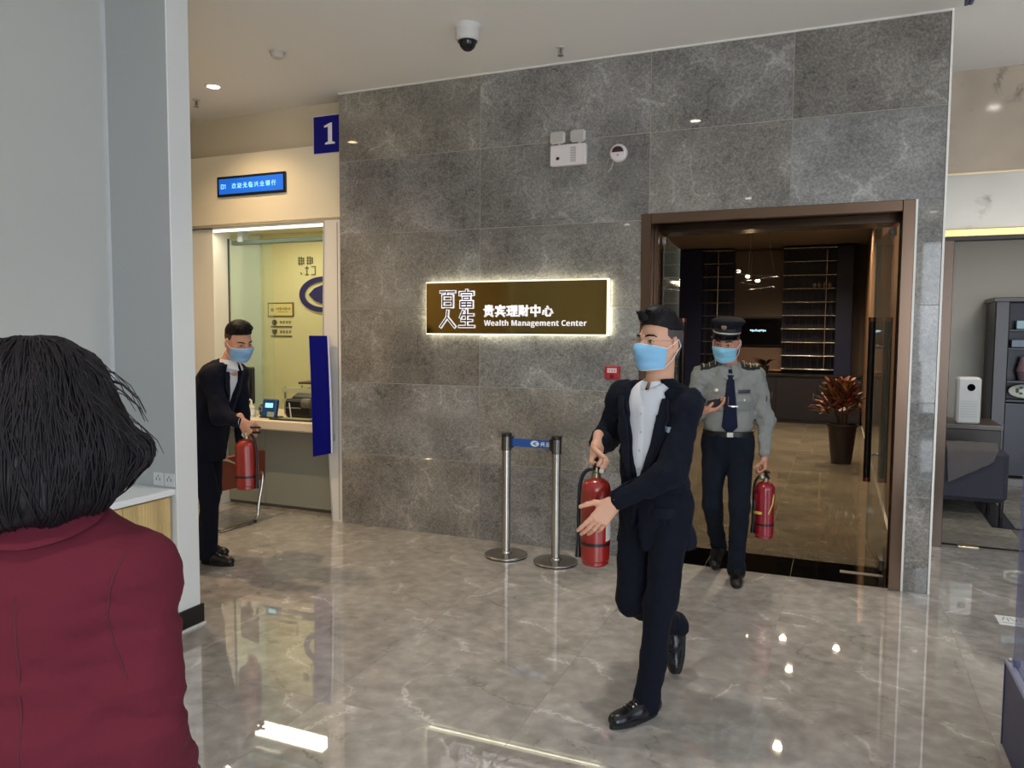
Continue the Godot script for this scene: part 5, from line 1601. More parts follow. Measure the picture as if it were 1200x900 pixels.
# ------------------------------------------------------------------ things on the teller counter
func build_counter_items() -> void:
	var T := 0.845
	var mo := thing("monitor", "black computer monitor seen from behind on the teller counter", "monitor", Vector3(-1.2, T, -0.19))
	var mb := Basis(Vector3.UP, -0.25)
	obj("back", box1(Vector3(-1.20, T + 0.29, -0.19), Vector3(0.27, 0.34, 0.028), 0.01, mb), mat(rgb(34, 38, 38), 0.45), mo)
	obj("rear_shell", box1(Vector3(-1.20, T + 0.28, -0.17), Vector3(0.18, 0.2, 0.03), 0.018, mb), mat(rgb(30, 33, 34), 0.5), mo)
	obj("neck", box1(Vector3(-1.20, T + 0.09, -0.19), Vector3(0.05, 0.18, 0.03), 0.006), mat(rgb(26, 28, 30), 0.4), mo)
	obj("foot", Geo.new().lathe(Vector3(-1.21, T, -0.185), [Vector2(0, 0), Vector2(0.075, 0), Vector2(0.075, 0.008), Vector2(0.03, 0.016), Vector2(0, 0.016)], 24), mat(rgb(26, 28, 30), 0.4), mo)
	var sa := thing("pump_bottle", "clear hand sanitizer pump bottle on the teller counter", "bottle", Vector3(-1.08, T, -0.12))
	var bo := StandardMaterial3D.new()
	bo.transparency = BaseMaterial3D.TRANSPARENCY_ALPHA
	bo.albedo_color = Color(0.86, 0.9, 0.86, 0.55)
	bo.roughness = 0.15
	var c := Vector3(-1.075, T, -0.12)
	obj("bottle", Geo.new().lathe(c, [Vector2(0, 0), Vector2(0.035, 0), Vector2(0.037, 0.006), Vector2(0.037, 0.085), Vector2(0.03, 0.10), Vector2(0.015, 0.112), Vector2(0, 0.112)], 22), mat(rgb(206, 212, 196), 0.2), sa)
	obj("label", Geo.new().lathe(c, [Vector2(0.0375, 0.025), Vector2(0.0375, 0.075)], 22), mat(rgb(236, 236, 228), 0.5), sa)
	obj("pump", Geo.new().tube([c + Vector3(0, 0.11, 0), c + Vector3(0, 0.155, 0), c + Vector3(-0.012, 0.163, 0.004), c + Vector3(-0.042, 0.158, 0.01)], [0.012, 0.008, 0.009, 0.006], 10), mat(rgb(240, 240, 234), 0.35), sa)
	tag(obj("white_cup", Geo.new().lathe(Vector3(-1.155, T, -0.06), [Vector2(0, 0), Vector2(0.03, 0), Vector2(0.04, 0.07), Vector2(0.036, 0.07), Vector2(0, 0.06)], 20), mat(rgb(232, 226, 214), 0.4)), "small white cup beside the sanitizer bottle on the counter", "cup")
	var te := thing("card_terminal", "blue front terminal with small bright screen on the teller counter", "terminal", Vector3(-0.90, T, -0.16))
	obj("body", box1(Vector3(-0.90, T + 0.085, -0.17), Vector3(0.16, 0.17, 0.05), 0.01, Basis(Vector3.RIGHT, -0.2)), mat(rgb(36, 74, 128), 0.4), te)
	obj("lit_screen", box1(Vector3(-0.895, T + 0.115, -0.149), Vector3(0.085, 0.042, 0.006), 0.001, Basis(Vector3.RIGHT, -0.2)), glow(rgb(150, 230, 240), 0.9), te)
	obj("label", box1(Vector3(-0.865, T + 0.035, -0.130), Vector3(0.075, 0.045, 0.006), 0.001, Basis(Vector3.RIGHT, -0.2)), mat(rgb(150, 166, 150), 0.5), te)
	obj("base", span(Vector3(-0.985, T, -0.24), Vector3(-0.81, T + 0.012, -0.115), 0.003), mat(rgb(24, 26, 34), 0.4), te)
	var du := thing("desk_speaker", "round grey desk speaker behind the sanitizer bottle", "speaker", Vector3(-1.02, T, -0.22))
	obj("body", Geo.new().ell(Vector3(-1.02, T + 0.06, -0.205), Vector3(0.034, 0.06, 0.034)), mat(rgb(52, 54, 54), 0.5), du)
	obj("ring", Geo.new().lathe(Vector3(-1.018, T + 0.075, -0.176), [Vector2(0.026, 0), Vector2(0.026, 0.008), Vector2(0.017, 0.008), Vector2(0.017, 0)], 20, Basis(Vector3.RIGHT, PI * 0.5)), mat(rgb(150, 148, 136), 0.4), du)
	var pr := thing("receipt_printer", "black printer with open lid among the counter papers", "printer", Vector3(-0.62, T, -0.30))
	obj("body", box1(Vector3(-0.66, T + 0.085, -0.35), Vector3(0.30, 0.17, 0.2), 0.02), mat(rgb(26, 28, 28), 0.4), pr)
	obj("lid", box1(Vector3(-0.66, T + 0.185, -0.39), Vector3(0.28, 0.03, 0.10), 0.01, Basis(Vector3.RIGHT, 0.4)), mat(rgb(38, 40, 38), 0.35), pr)
	obj("paper_roll", Geo.new().tube([Vector3(-0.58, T + 0.14, -0.24), Vector3(-0.50, T + 0.14, -0.24)], 0.045, 20), mat(rgb(96, 96, 84), 0.6), pr)
	obj("slot", box1(Vector3(-0.70, T + 0.09, -0.248), Vector3(0.16, 0.012, 0.006), 0.002), mat(rgb(120, 122, 116), 0.4), pr)
	var tr := thing("document_tray", "stack of two pale document trays behind the printer", "tray", Vector3(-0.70, T, -0.62))
	for k in 2:
		var y := T + 0.10 + k * 0.11
		obj("shelf", span(Vector3(-1.02, y, -0.78), Vector3(-0.36, y + 0.012, -0.48), 0.002), mat(rgb(172, 176, 140), 0.5), tr)
		obj("front_lip", span(Vector3(-1.02, y, -0.485), Vector3(-0.36, y + 0.045, -0.475), 0.002), mat(rgb(186, 188, 150), 0.5), tr)
	for q in [Vector3(-1.0, 0, -0.75), Vector3(-0.38, 0, -0.75), Vector3(-1.0, 0, -0.5), Vector3(-0.38, 0, -0.5)]:
		obj("post", Geo.new().tube([q + Vector3(0, T, 0), q + Vector3(0, T + 0.26, 0)], 0.01, 8), mat(rgb(140, 140, 116), 0.5), tr)
	for k in 3:
		var y := T + 0.112 + (0.11 if k > 0 else 0.0) + (0.03 if k == 2 else 0.0)
		var pp := obj("paper_stack", box1(Vector3(-0.72 + 0.08 * k, y + 0.0155, -0.63), Vector3(0.34 - 0.05 * k, 0.03, 0.24), 0.002, Basis(Vector3.UP, 0.08 * k)), mat(rgb(226, 220, 172), 0.7))
		tag(pp, ["pale paper stack in the lower document tray", "cream paper stack in the upper document tray", "smaller paper stack lying on top of the upper tray papers"][k], "papers", "paper stacks in the trays")
	tag(obj("dark_folder", box1(Vector3(-0.72, T + 0.302, -0.60), Vector3(0.26, 0.02, 0.2), 0.004, Basis(Vector3.UP, 0.2)), mat(rgb(64, 58, 40), 0.5)), "thin dark folder on the topmost paper stack", "folder")
	var pad := thing("writing_pad", "flat black writing pad with pen stand at the counter edge", "pad", Vector3(-0.56, T, -0.10))
	obj("pad", span(Vector3(-0.80, T, -0.17), Vector3(-0.34, T + 0.012, -0.03), 0.003), mat(rgb(28, 28, 26), 0.4), pad)
	obj("sheet", span(Vector3(-0.70, T + 0.012, -0.15), Vector3(-0.38, T + 0.016, -0.05)), mat(rgb(150, 152, 124), 0.5), pad)
	obj("pen", Geo.new().tube([Vector3(-0.60, T + 0.02, -0.09), Vector3(-0.645, T + 0.15, -0.12)], 0.006, 8), mat(rgb(196, 194, 180), 0.3), pad)
	tag(obj("brown_jar", Geo.new().lathe(Vector3(-0.40, T + 0.0, -0.36), [Vector2(0, 0), Vector2(0.05, 0), Vector2(0.055, 0.28), Vector2(0.04, 0.34), Vector2(0.03, 0.36), Vector2(0, 0.36)], 20), mat(rgb(116, 92, 74), 0.45)), "tall brown jar beside the blue panel on the counter", "jar")
	tag(obj("paper_slip", box1(Vector3(-1.0, T + 0.002, -0.06), Vector3(0.11, 0.003, 0.05), 0.0, Basis(Vector3.UP, 0.15)), mat(rgb(206, 214, 206), 0.6)), "small pale paper slip at the front of the counter", "paper")

# ------------------------------------------------------------------ people
const UP := Vector3.UP

func fold_noise(sd: int, freq := 6.0) -> FastNoiseLite:
	var f := FastNoiseLite.new()
	f.seed = sd
	f.noise_type = FastNoiseLite.TYPE_SIMPLEX_SMOOTH
	f.frequency = freq
	f.fractal_octaves = 3
	f.domain_warp_enabled = true
	f.domain_warp_amplitude = 0.06
	f.domain_warp_frequency = 4.0
	return f

func skin(c: Color) -> StandardMaterial3D:
	var m := StandardMaterial3D.new()
	m.albedo_color = c
	m.roughness = 0.55
	m.metallic_specular = 0.4
	m.subsurf_scatter_enabled = true
	m.subsurf_scatter_strength = 0.08
	return m

# a head as a field; c is its middle at eye level, b its axes (x to its own left, y up, z the way it looks)
func head_field(c: Vector3, b: Basis, s: float, neck: Vector3) -> Field:
	var f := Field.new()
	var p := func(x: float, y: float, z: float) -> Vector3: return c + b * (Vector3(x, y, z) * s)
	f.ell(p.call(0, 0.03, -0.015), Vector3(0.076, 0.088, 0.096) * s, b, 0.01)
	f.ell(p.call(0, -0.03, 0.028), Vector3(0.066, 0.086, 0.064) * s, b, 0.03)
	f.ell(p.call(0, -0.072, 0.034), Vector3(0.052, 0.044, 0.05) * s, b, 0.03)
	f.ell(p.call(0, -0.100, 0.068), Vector3(0.022, 0.018, 0.02) * s, b, 0.025)
	for q in [-1.0, 1.0]:
		f.cone(p.call(0.058 * q, -0.035, 0.0), p.call(0.046 * q, -0.078, 0.012), 0.018 * s, 0.014 * s, 0.03)
		f.ell(p.call(0.044 * q, -0.026, 0.056), Vector3(0.021, 0.019, 0.024) * s, b, 0.02)
		f.cone(p.call(0.012 * q, 0.020, 0.088), p.call(0.045 * q, 0.022, 0.072), 0.010 * s, 0.008 * s, 0.014)
	for q in [-1.0, 1.0]:
		f.cut_ell(p.call(0.032 * q, 0.0, 0.100), Vector3(0.022, 0.013, 0.020) * s, b, 0.010)
	for q in [-1.0, 1.0]:
		f.ell(p.call(0.032 * q, 0.001, 0.073), Vector3(0.017, 0.013, 0.0145) * s, b, 0.006)
	f.cone(p.call(0, 0.012, 0.088), p.call(0, -0.034, 0.110), 0.0085 * s, 0.013 * s, 0.012)
	for q in [-1.0, 1.0]: f.ell(p.call(0.013 * q, -0.038, 0.098), Vector3(0.009, 0.008, 0.011) * s, b, 0.006)
	f.ell(p.call(0, -0.062, 0.086), Vector3(0.024, 0.007, 0.011) * s, b, 0.008)
	f.ell(p.call(0, -0.073, 0.085), Vector3(0.020, 0.007, 0.010) * s, b, 0.006)
	for q in [-1.0, 1.0]:
		var eb := b * Basis(Vector3.UP, 0.35 * q) * Basis(Vector3.RIGHT, 0.15)
		f.ell(p.call(0.080 * q, -0.010, -0.012), Vector3(0.009, 0.032, 0.020) * s, eb, 0.008)
		f.cut_ell(p.call(0.091 * q, -0.006, -0.006), Vector3(0.007, 0.018, 0.010) * s, eb, 0.004)
		f.ell(p.call(0.078 * q, -0.036, -0.006), Vector3(0.007, 0.009, 0.009) * s, eb, 0.006)
	f.cone(p.call(0, -0.06, -0.018), neck, 0.054 * s, 0.060 * s, 0.025)
	f.build(0.0042)
	return f

func face_parts(t: Node3D, c: Vector3, b: Basis, s: float, hair: Material, closed := 0.0) -> void:
	for q in [-1.0, 1.0]:
		var e := c + b * (Vector3(0.032 * q, 0.000 - closed, 0.0815) * s)
		var eye := obj("eye", Geo.new().ell(e, Vector3(0.0125, 0.0058, 0.0065) * s, b, 14, 8), mat(rgb(222, 214, 206), 0.25), t)
		obj("iris", Geo.new().ell(e + b * Vector3(0, 0, 0.0048) * s, Vector3(0.0055, 0.0052, 0.0025) * s, b, 12, 6), mat(rgb(32, 20, 16), 0.2), eye)
		obj("eyelid", Geo.new().tube([e + b * (Vector3(-0.014, -0.001, 0.001) * s), e + b * (Vector3(-0.005, 0.0062, 0.0055) * s), e + b * (Vector3(0.006, 0.0062, 0.0055) * s), e + b * (Vector3(0.014, -0.001, 0.001) * s)], 0.0018 * s, 6), mat(rgb(46, 30, 26), 0.6), eye)
		var br := Geo.new()
		br.tube([c + b * (Vector3(0.014 * q, 0.022, 0.098) * s), c + b * (Vector3(0.030 * q, 0.027, 0.0935) * s), c + b * (Vector3(0.046 * q, 0.026, 0.082) * s), c + b * (Vector3(0.055 * q, 0.020, 0.072) * s)], [0.003 * s, 0.0042 * s, 0.0036 * s, 0.0015 * s], 8, true, 1.2)
		obj("eyebrow", br, hair, t)

# pleated surgical mask wrapped round the lower face
func face_mask(t: Node3D, f: Field, c: Vector3, b: Basis, s: float, col: Color) -> void:
	var rows := []
	var NR := 15
	var NC := 17
	var rr := []
	for i in NR:
		var v := i / float(NR - 1)
		var line := []
		for j in NC:
			var u := j / float(NC - 1) * 2.0 - 1.0
			var ang := u * 1.12
			var y := lerpf(-0.020, -0.118, v) * s
			y += (0.012 * s) * (1.0 - absf(u)) * (1.0 - v) - 0.006 * s * absf(u) * (1.0 - v) + 0.012 * s * absf(u) * v
			var dir := (b * Vector3(sin(ang), 0.0, cos(ang))).normalized()
			var o := c + b * Vector3(0, y, 0.0) + dir * (0.20 * s)
			var hit := f.march(o, -dir, 0.004, 0.19 * s)
			line.append([y, ang, (hit - c - b * Vector3(0, y, 0)).dot(dir)])
		rr.append(line)
	# the mask spans hollows: radii are raised towards their neighbours' mean
	for it in 14:
		for i in NR:
			for j in range(1, NC - 1):
				var m: float = rr[i][j - 1][2] * 0.25 + rr[i][j + 1][2] * 0.25 + rr[maxi(i - 1, 0)][j][2] * 0.25 + rr[mini(i + 1, NR - 1)][j][2] * 0.25
				rr[i][j][2] = maxf(rr[i][j][2], m)
	for i in NR:
		var line := []
		var v := i / float(NR - 1)
		for j in NC:
			var u := j / float(NC - 1) * 2.0 - 1.0
			var q: Array = rr[i][j]
			var r: float = q[2] + 0.004 * s + 0.0042 * s * absf(sin(v * PI * 3.0)) * (1.0 - u * u) + 0.004 * s * (1.0 - u * u) * sin(v * PI)
			line.append(c + b * Vector3(sin(q[1]) * r, q[0], cos(q[1]) * r))
		rows.append(line)
	var mk := obj("face_mask", Geo.new().grid(thicken(rows, 0.002), true), cloth_plain(col), t)
	for e in [0, NR - 1]:
		obj("mask_hem", Geo.new().tube(rows[e], 0.0026 * s, 6), cloth_plain(rgb(222, 228, 234)), mk)
	for q in [0, NC - 1]:
		var side := -1.0 if q == 0 else 1.0
		var ear := c + b * (Vector3(0.086 * side, 0.012, -0.022) * s)
		var earl := c + b * (Vector3(0.083 * side, -0.04, -0.018) * s)
		var mid1: Vector3 = rows[0][q].lerp(ear, 0.5) + b * Vector3(0.006 * side, 0, 0)
		var mid2: Vector3 = rows[NR - 1][q].lerp(earl, 0.5) + b * Vector3(0.008 * side, 0, 0)
		obj("ear_loop", Geo.new().tube([rows[0][q], mid1, ear, c + b * (Vector3(0.088 * side, -0.015, -0.034) * s), earl, mid2, rows[NR - 1][q]], 0.0019, 6), cloth_plain(rgb(232, 232, 232)), mk)

func cloth_plain(c: Color) -> StandardMaterial3D:
	return mat(c, 0.85, 0.0, 0.25)

# a hand; w wrist, y finger direction, z palm normal, left or right; curls in radians for the three joints of each finger
func hand_into(g: Geo, w: Vector3, y: Vector3, z: Vector3, left: bool, curls: Array, thumb_close := 0.3, s := 1.0) -> void:
	y = y.normalized()
	z = (z - y * z.dot(y)).normalized()
	var x := y.cross(z) * (-1.0 if left else 1.0)
	var f := Field.new()
	var P := func(a: float, bb: float, cc: float) -> Vector3: return w + (x * a + y * bb + z * cc) * s
	f.cone(P.call(0, -0.04, 0), P.call(0, 0.012, 0), 0.027 * s, 0.026 * s, 0.02, z, 0.78)
	var xs := [0.029, 0.010, -0.009, -0.027]
	var ys := [0.088, 0.092, 0.087, 0.078]
	var ls := [[0.042, 0.026, 0.021], [0.046, 0.029, 0.022], [0.042, 0.027, 0.021], [0.033, 0.020, 0.018]]
	for k in 4:
		f.cone(P.call(xs[k] * 0.62, 0.008, 0), P.call(xs[k], ys[k], 0), 0.0165 * s, 0.0115 * s, 0.016)
	f.cone(P.call(0.022, 0.022, 0.008), P.call(0.030, 0.05, 0.010), 0.017 * s, 0.012 * s, 0.014)
	for k in 4:
		var p: Vector3 = P.call(xs[k], ys[k], 0)
		var a := 0.0
		var spread: Vector3 = x * (0.05 * (1.5 - k))
		for j in 3:
			a += curls[k][j] if curls[k] is Array else curls[k] * [1.0, 1.15, 0.8][j]
			var d := (y * cos(a) + z * sin(a) + spread * maxf(0.0, cos(a))).normalized()
			var q: Vector3 = p + d * (ls[k][j] * s)
			var r0: float = [0.0098, 0.0090, 0.0082][j] * s * (0.88 if k == 3 else 1.0)
			f.cone(p, q, r0, r0 * 0.9, 0.0045)
			p = q
	var t0: Vector3 = P.call(0.024, 0.022, 0.006)
	var d1 := (x * 0.78 + y * 0.55 + z * (0.25 + 0.5 * thumb_close)).normalized()
	var t1 := t0 + d1 * (0.040 * s)
	var d2 := (x * (0.45 - 0.7 * thumb_close) + y * 0.75 + z * (0.25 + 0.8 * thumb_close)).normalized()
	var t2 := t1 + d2 * (0.032 * s)
	var d3 := (x * (0.25 - 1.1 * thumb_close) + y * 0.75 + z * (0.25 + 0.9 * thumb_close)).normalized()
	f.cone(t0, t1, 0.0145 * s, 0.0115 * s, 0.01)
	f.cone(t1, t2, 0.0112 * s, 0.0100 * s, 0.004)
	f.cone(t2, t2 + d3 * (0.026 * s), 0.0098 * s, 0.0080 * s, 0.004)
	f.build(0.003)
	f.mesh_into(g)

func shoe(t: Node3D, ankle: Vector3, heel: Vector3, toe: Vector3, up: Vector3, m: Material) -> void:
	# heel and toe lie on the sole's underside
	var d := (toe - heel).normalized()
	up = (up - d * up.dot(d)).normalized()
	var sd := d.cross(up)
	var L := heel.distance_to(toe)
	var f := Field.new()
	f.cone(heel + d * 0.03 + up * 0.045, heel + d * (L * 0.45) + up * 0.045, 0.036, 0.040, 0.02)
	f.cone(heel + d * (L * 0.45) + up * 0.042, toe - d * 0.045 + up * 0.034, 0.042, 0.036, 0.02, up, 0.8)
	f.cone(toe - d * 0.055 + up * 0.032, toe - d * 0.03 + up * 0.030, 0.036, 0.030, 0.02, up, 0.75)
	f.cone(heel + d * 0.04 + up * 0.06, ankle, 0.038, 0.040, 0.03)
	f.cut([[up, heel.dot(up) + 0.020]])
	f.build(0.006)
	var sh := obj("shoe", f.geo(), m, t)
	var pts := PackedVector2Array()
	for k in 24:
		var a := TAU * k / 24.0
		var yy := cos(a)
		var wid := 0.041 if yy > 0.0 else 0.036
		pts.append(Vector2(sin(a) * wid * (1.0 - 0.10 * absf(yy)), L * 0.5 + yy * L * 0.5))
	obj("sole", Geo.new().prism(pts, heel + up * 0.011, 0.022, Basis(sd, d, sd.cross(d))), mat(rgb(18, 18, 18), 0.6), sh)
	var lace := Geo.new()
	for k in 4:
		var p := heel + d * (L * (0.48 + 0.065 * k)) + up * (0.089 - 0.006 * k)
		lace.tube([p - sd * 0.020 - up * 0.004, p + up * 0.003, p + sd * 0.020 - up * 0.004], 0.0022, 6)
	obj("laces", lace, mat(rgb(30, 30, 32), 0.7), sh)

func legs(f: Field, hips: Array, knees: Array, ankles: Array, r: float, F: Vector3, pelvis: Vector3) -> void:
	f.ell(pelvis + UP * 0.02, Vector3(0.165, 0.12, 0.118), facing(F), 0.03)
	for k in 2:
		f.cone(hips[k], knees[k], 0.092 * r, 0.066 * r, 0.035)
		f.cone(knees[k], ankles[k], 0.066 * r, 0.055 * r, 0.03)
		var up: Vector3 = (knees[k] - ankles[k]).normalized()
		f.cone(ankles[k], ankles[k] - up * 0.03, 0.055 * r, 0.058 * r, 0.02)

# the body under the clothes, coarse where they cover it
func body_core(g: Geo, pelvis: Vector3, chest: Vector3, neck: Vector3, arms: Array, hips: Array, knees: Array, ankles: Array, F: Vector3) -> void:
	var f := Field.new()
	f.cone(pelvis, chest, 0.10, 0.12, 0.05, F, 0.7)
	f.cone(chest, neck, 0.11, 0.052, 0.05, F, 0.75)
	for a in arms:
		f.cone(neck - UP * 0.06, a[0], 0.05, 0.042, 0.03)
		f.cone(a[0], a[1], 0.040, 0.034, 0.02)
		f.cone(a[1], a[2], 0.034, 0.024, 0.02)
	for k in 2:
		f.cone(hips[k], knees[k], 0.066, 0.046, 0.03)
		f.cone(knees[k], ankles[k], 0.046, 0.030, 0.02)
		f.cone(ankles[k], ankles[k] - UP * 0.03, 0.032, 0.030, 0.02)
	f.build(0.014)
	f.mesh_into(g)

# patch laid on a field: rows of (x, y) in the frame c, b (y absolute height offset from c.y), seen along -b.z
func laid(f: Field, c: Vector3, b: Basis, rows: Array, off: float, thick := 0.004, reach := 0.40) -> Geo:
	var out := []
	for r in rows:
		var line := []
		for q in r:
			var o: Vector3 = c + b * Vector3(q.x, q.y, reach)
			line.append(f.march(o, -b.z, off, reach * 2.0))
		out.append(line)
	return Geo.new().grid(thicken(out, thick), true)

func quad_rows(a: Vector2, b: Vector2, c: Vector2, d: Vector2, nu: int, nv: int, bulge := 0.0) -> Array:
	# a-b lower edge, d-c upper edge
	var rows := []
	for i in nv + 1:
		var v := i / float(nv)
		var line := []
		for j in nu + 1:
			var u := j / float(nu)
			var p := a.lerp(b, u).lerp(d.lerp(c, u), v)
			if u > 0.0: p += (b - a + c - d).normalized() * bulge * u * sin(v * PI)
			line.append(p)
		rows.append(line)
	return rows

func short_hair(t: Node3D, c: Vector3, b: Basis, s: float, m: Material, fade: Material, tall := 1.0) -> void:
	var f := Field.new()
	f.ell(c + b * (Vector3(0, 0.048, -0.014) * s), Vector3(0.080, 0.086, 0.101) * s, b, 0.01)
	f.ell(c + b * (Vector3(0, 0.112, 0.016) * s), Vector3(0.062, 0.034 * tall, 0.066) * s, b, 0.03)
	var rng := RandomNumberGenerator.new()
	rng.seed = 31
	for k in 34:
		var a := rng.randf() * TAU
		var r := sqrt(rng.randf())
		var p := c + b * (Vector3(cos(a) * r * 0.058, 0.112 - 0.02 * r, 0.012 + sin(a) * r * 0.082) * s)
		var d := b * Vector3(cos(a) * 0.4 + rng.randf() * 0.3, 0.8, 0.35 + 0.3 * sin(a))
		f.cone(p, p + d * (0.030 * s * tall), 0.011 * s, 0.004 * s, 0.008)
	# clear of the face, ears and nape
	f.cut([[b * Vector3(0, 1, -0.25), c.dot(b * Vector3(0, 1, -0.25)) + 0.052 * s], [-b.z, -c.dot(b.z) - 0.020 * s]])
	f.cut([[b.y, c.dot(b.y) + 0.050 * s], [-b.z, -c.dot(b.z) + 0.100 * s - 0.02]])
	f.cut([[b.y, c.dot(b.y) + 0.022 * s]])
	f.noise = fold_noise(8, 60.0)
	f.namp = 0.0035
	f.nscale = Vector3(1, 0.5, 1)
	f.build(0.005)
	obj("hair", f.geo(), m, t)
	# close-cropped sides and nape
	var h := Field.new()
	h.ell(c + b * (Vector3(0, 0.03, -0.016) * s), Vector3(0.0775, 0.0895, 0.0985) * s, b, 0.01)
	h.cone(c + b * (Vector3(0, -0.04, -0.055) * s), c + b * (Vector3(0, -0.02, -0.055) * s), 0.048 * s, 0.05 * s, 0.02)
	h.cut([[-b.z, -c.dot(b.z) - 0.026 * s]])
	h.cut([[b.y, c.dot(b.y) - 0.004 * s], [-b.z, -c.dot(b.z) + 0.036 * s]])
	h.cut([[b.y, c.dot(b.y) - 0.066 * s]])
	h.build(0.005)
	obj("cropped_hair", h.geo(), fade, t)

func suit_material(c: Color) -> StandardMaterial3D:
	return cloth(c, 90.0, 0.03)

func build_people() -> void:
	build_walking_man()
	build_guard()
	build_bending_man()
	build_woman()

# ---- the man in the navy suit striding across the lobby
func build_walking_man() -> void:
	var F := Vector3(-0.393, 0, 0.916).normalized()
	var B := facing(F)
	var L := B.x
	var pelvis := Vector3(3.144, 0.90, 2.06)
	var chest := Vector3(3.128, 1.24, 2.055)
	var neck := Vector3(3.138, 1.398, 2.022)
	var lsh := Vector3(3.282, 1.330, 2.12)
	var rsh := Vector3(2.972, 1.342, 1.985)
	var lel := Vector3(3.245, 1.065, 2.235)
	var lwr := Vector3(3.035, 0.935, 2.33)
	var rel := Vector3(2.852, 1.13, 1.86)
	var rwr := Vector3(2.885, 1.145, 2.105)
	var hips := [pelvis + L * 0.088 + Vector3(0, -0.02, 0), pelvis - L * 0.088 + Vector3(0, -0.02, 0)]
	var knees := [Vector3(3.205, 0.50, 2.215), Vector3(3.055, 0.46, 2.135)]
	var ankles := [Vector3(3.165, 0.085, 2.245), Vector3(3.185, 0.255, 1.80)]
	var t := thing("person", "man striding in dark navy suit, white shirt and blue mask, carrying a red fire extinguisher", "person", Vector3(3.144, 0, 2.06))
	var g := Geo.new()
	body_core(g, pelvis, chest, neck, [[lsh, lel, lwr], [rsh, rel, rwr]], hips, knees, ankles, F)
	var hc := Vector3(3.142, 1.600, 2.045)
	var hb := facing(Vector3(-0.52, 0, 0.855)) * Basis(Vector3.RIGHT, -0.02)
	var hf := head_field(hc, hb, 1.06, neck)
	hf.mesh_into(g)
	hand_into(g, lwr + Vector3(-0.012, -0.006, 0.004), Vector3(-0.50, -0.72, 0.42), Vector3(-0.39, -0.1, -0.92), true, [[0.15, 0.3, 0.2], [0.3, 0.4, 0.3], [0.4, 0.45, 0.3], [0.5, 0.5, 0.35]], -0.15, 1.06)
	hand_into(g, rwr + Vector3(0.003, -0.006, 0.012), Vector3(0.05, -0.86, 0.45), L, false, [[1.15, 1.5, 0.9], [1.15, 1.5, 0.9], [1.15, 1.5, 0.9], [1.15, 1.5, 0.9]], 0.75, 1.04)
	obj("body", g, skin(rgb(214, 164, 136)), t)
	var hair := mat(rgb(20, 18, 20), 0.55, 0.0, 0.3)
	face_parts(t, hc, hb, 1.06, hair)
	face_mask(t, hf, hc, hb, 1.06, rgb(138, 190, 226))
	short_hair(t, hc, hb, 1.06, hair, mat(rgb(74, 66, 64), 0.8), 1.25)
	# spectacles
	var gl := Geo.new()
	for q in [-1.0, 1.0]:
		var rim := []
		for k in 17:
			var a := TAU * k / 16.0
			rim.append(hc + hb * (Vector3(0.033 * q + cos(a) * 0.024, -0.002 + sin(a) * 0.018, 0.113 - 0.012 * absf(0.7 * q + cos(a) * 0.5)) * 1.06))
		gl.tube(rim, 0.0011, 6)
		gl.tube([hc + hb * (Vector3(0.056 * q, 0.004, 0.098) * 1.06), hc + hb * (Vector3(0.078 * q, 0.006, 0.05) * 1.06), hc + hb * (Vector3(0.084 * q, 0.004, -0.015) * 1.06)], 0.0011, 6)
	gl.tube([hc + hb * (Vector3(-0.010, 0.0, 0.112) * 1.06), hc + hb * (Vector3(0.0, 0.004, 0.116) * 1.06), hc + hb * (Vector3(0.010, 0.0, 0.112) * 1.06)], 0.0011, 6)
	obj("spectacles", gl, mat(rgb(196, 190, 176), 0.25, 0.9), t)
	# shirt
	var sf := Field.new()
	sf.cone(Vector3(3.131, 1.295, 2.048), Vector3(3.133, 1.06, 2.06), 0.150, 0.140, 0.05, F, 0.68)
	sf.cone(Vector3(3.133, 1.06, 2.06), Vector3(3.140, 0.92, 2.06), 0.140, 0.142, 0.05, F, 0.70)
	sf.cone(Vector3(3.135, 1.305, 2.04), neck - UP * 0.045, 0.09, 0.058, 0.04)
	sf.noise = fold_noise(3, 7.0); sf.namp = 0.004; sf.nscale = Vector3(1, 0.6, 1)
	sf.cut_ell(neck + Vector3(0, 0.035, 0) + F * 0.035, Vector3(0.056, 0.085, 0.070), B, 0.004)
	sf.build(0.009)
	var shirt := obj("shirt", sf.geo(), cloth(rgb(214, 218, 224), 120.0, 0.02), t)
	var wc := cloth_plain(rgb(226, 230, 238))
	# collar: stand and two points
	var nb := Basis(L, UP, F)
	for q in [-1.0, 1.0]:
		var ro := []
		for i in 5:
			var v := i / 4.0
			var line := []
			for j in 9:
				var u := j / 8.0
				var ang: float = lerpf(0.16, 2.6, u) * q
				var rad: float = lerpf(0.0675, 0.096, v) + 0.026 * v * (1.0 - u)
				var y: float = lerpf(0.024, -0.040 - 0.056 * pow(1.0 - u, 2.0), v) + 0.020 * (u)
				line.append(neck + nb * Vector3(sin(ang) * rad * 0.96, y + 0.004, cos(ang) * rad * 0.98 + 0.006))
			ro.append(line)
		obj("collar", Geo.new().grid(thicken(ro, 0.003), true), wc, shirt)
	var plk := laid(sf, Vector3(3.131, 0, 2.05), nb, quad_rows(Vector2(-0.014, 0.95), Vector2(0.014, 0.95), Vector2(0.014, 1.325), Vector2(-0.014, 1.325), 2, 14), 0.0015, 0.002)
	obj("placket", plk, wc, shirt)
	for k in 5:
		var o: Vector3 = sf.march(Vector3(3.131, 1.29 - k * 0.08, 2.05) + F * 0.3, -F, 0.004)
		obj("button", Geo.new().lathe(o, [Vector2(0, 0.002), Vector2(0.0055, 0.002), Vector2(0.0055, -0.002)], 12, nb * Basis(Vector3.RIGHT, PI * 0.5)), mat(rgb(190, 194, 202), 0.4), shirt)
	# jacket
	var navy := suit_material(rgb(21, 24, 34))
	var jf := Field.new()
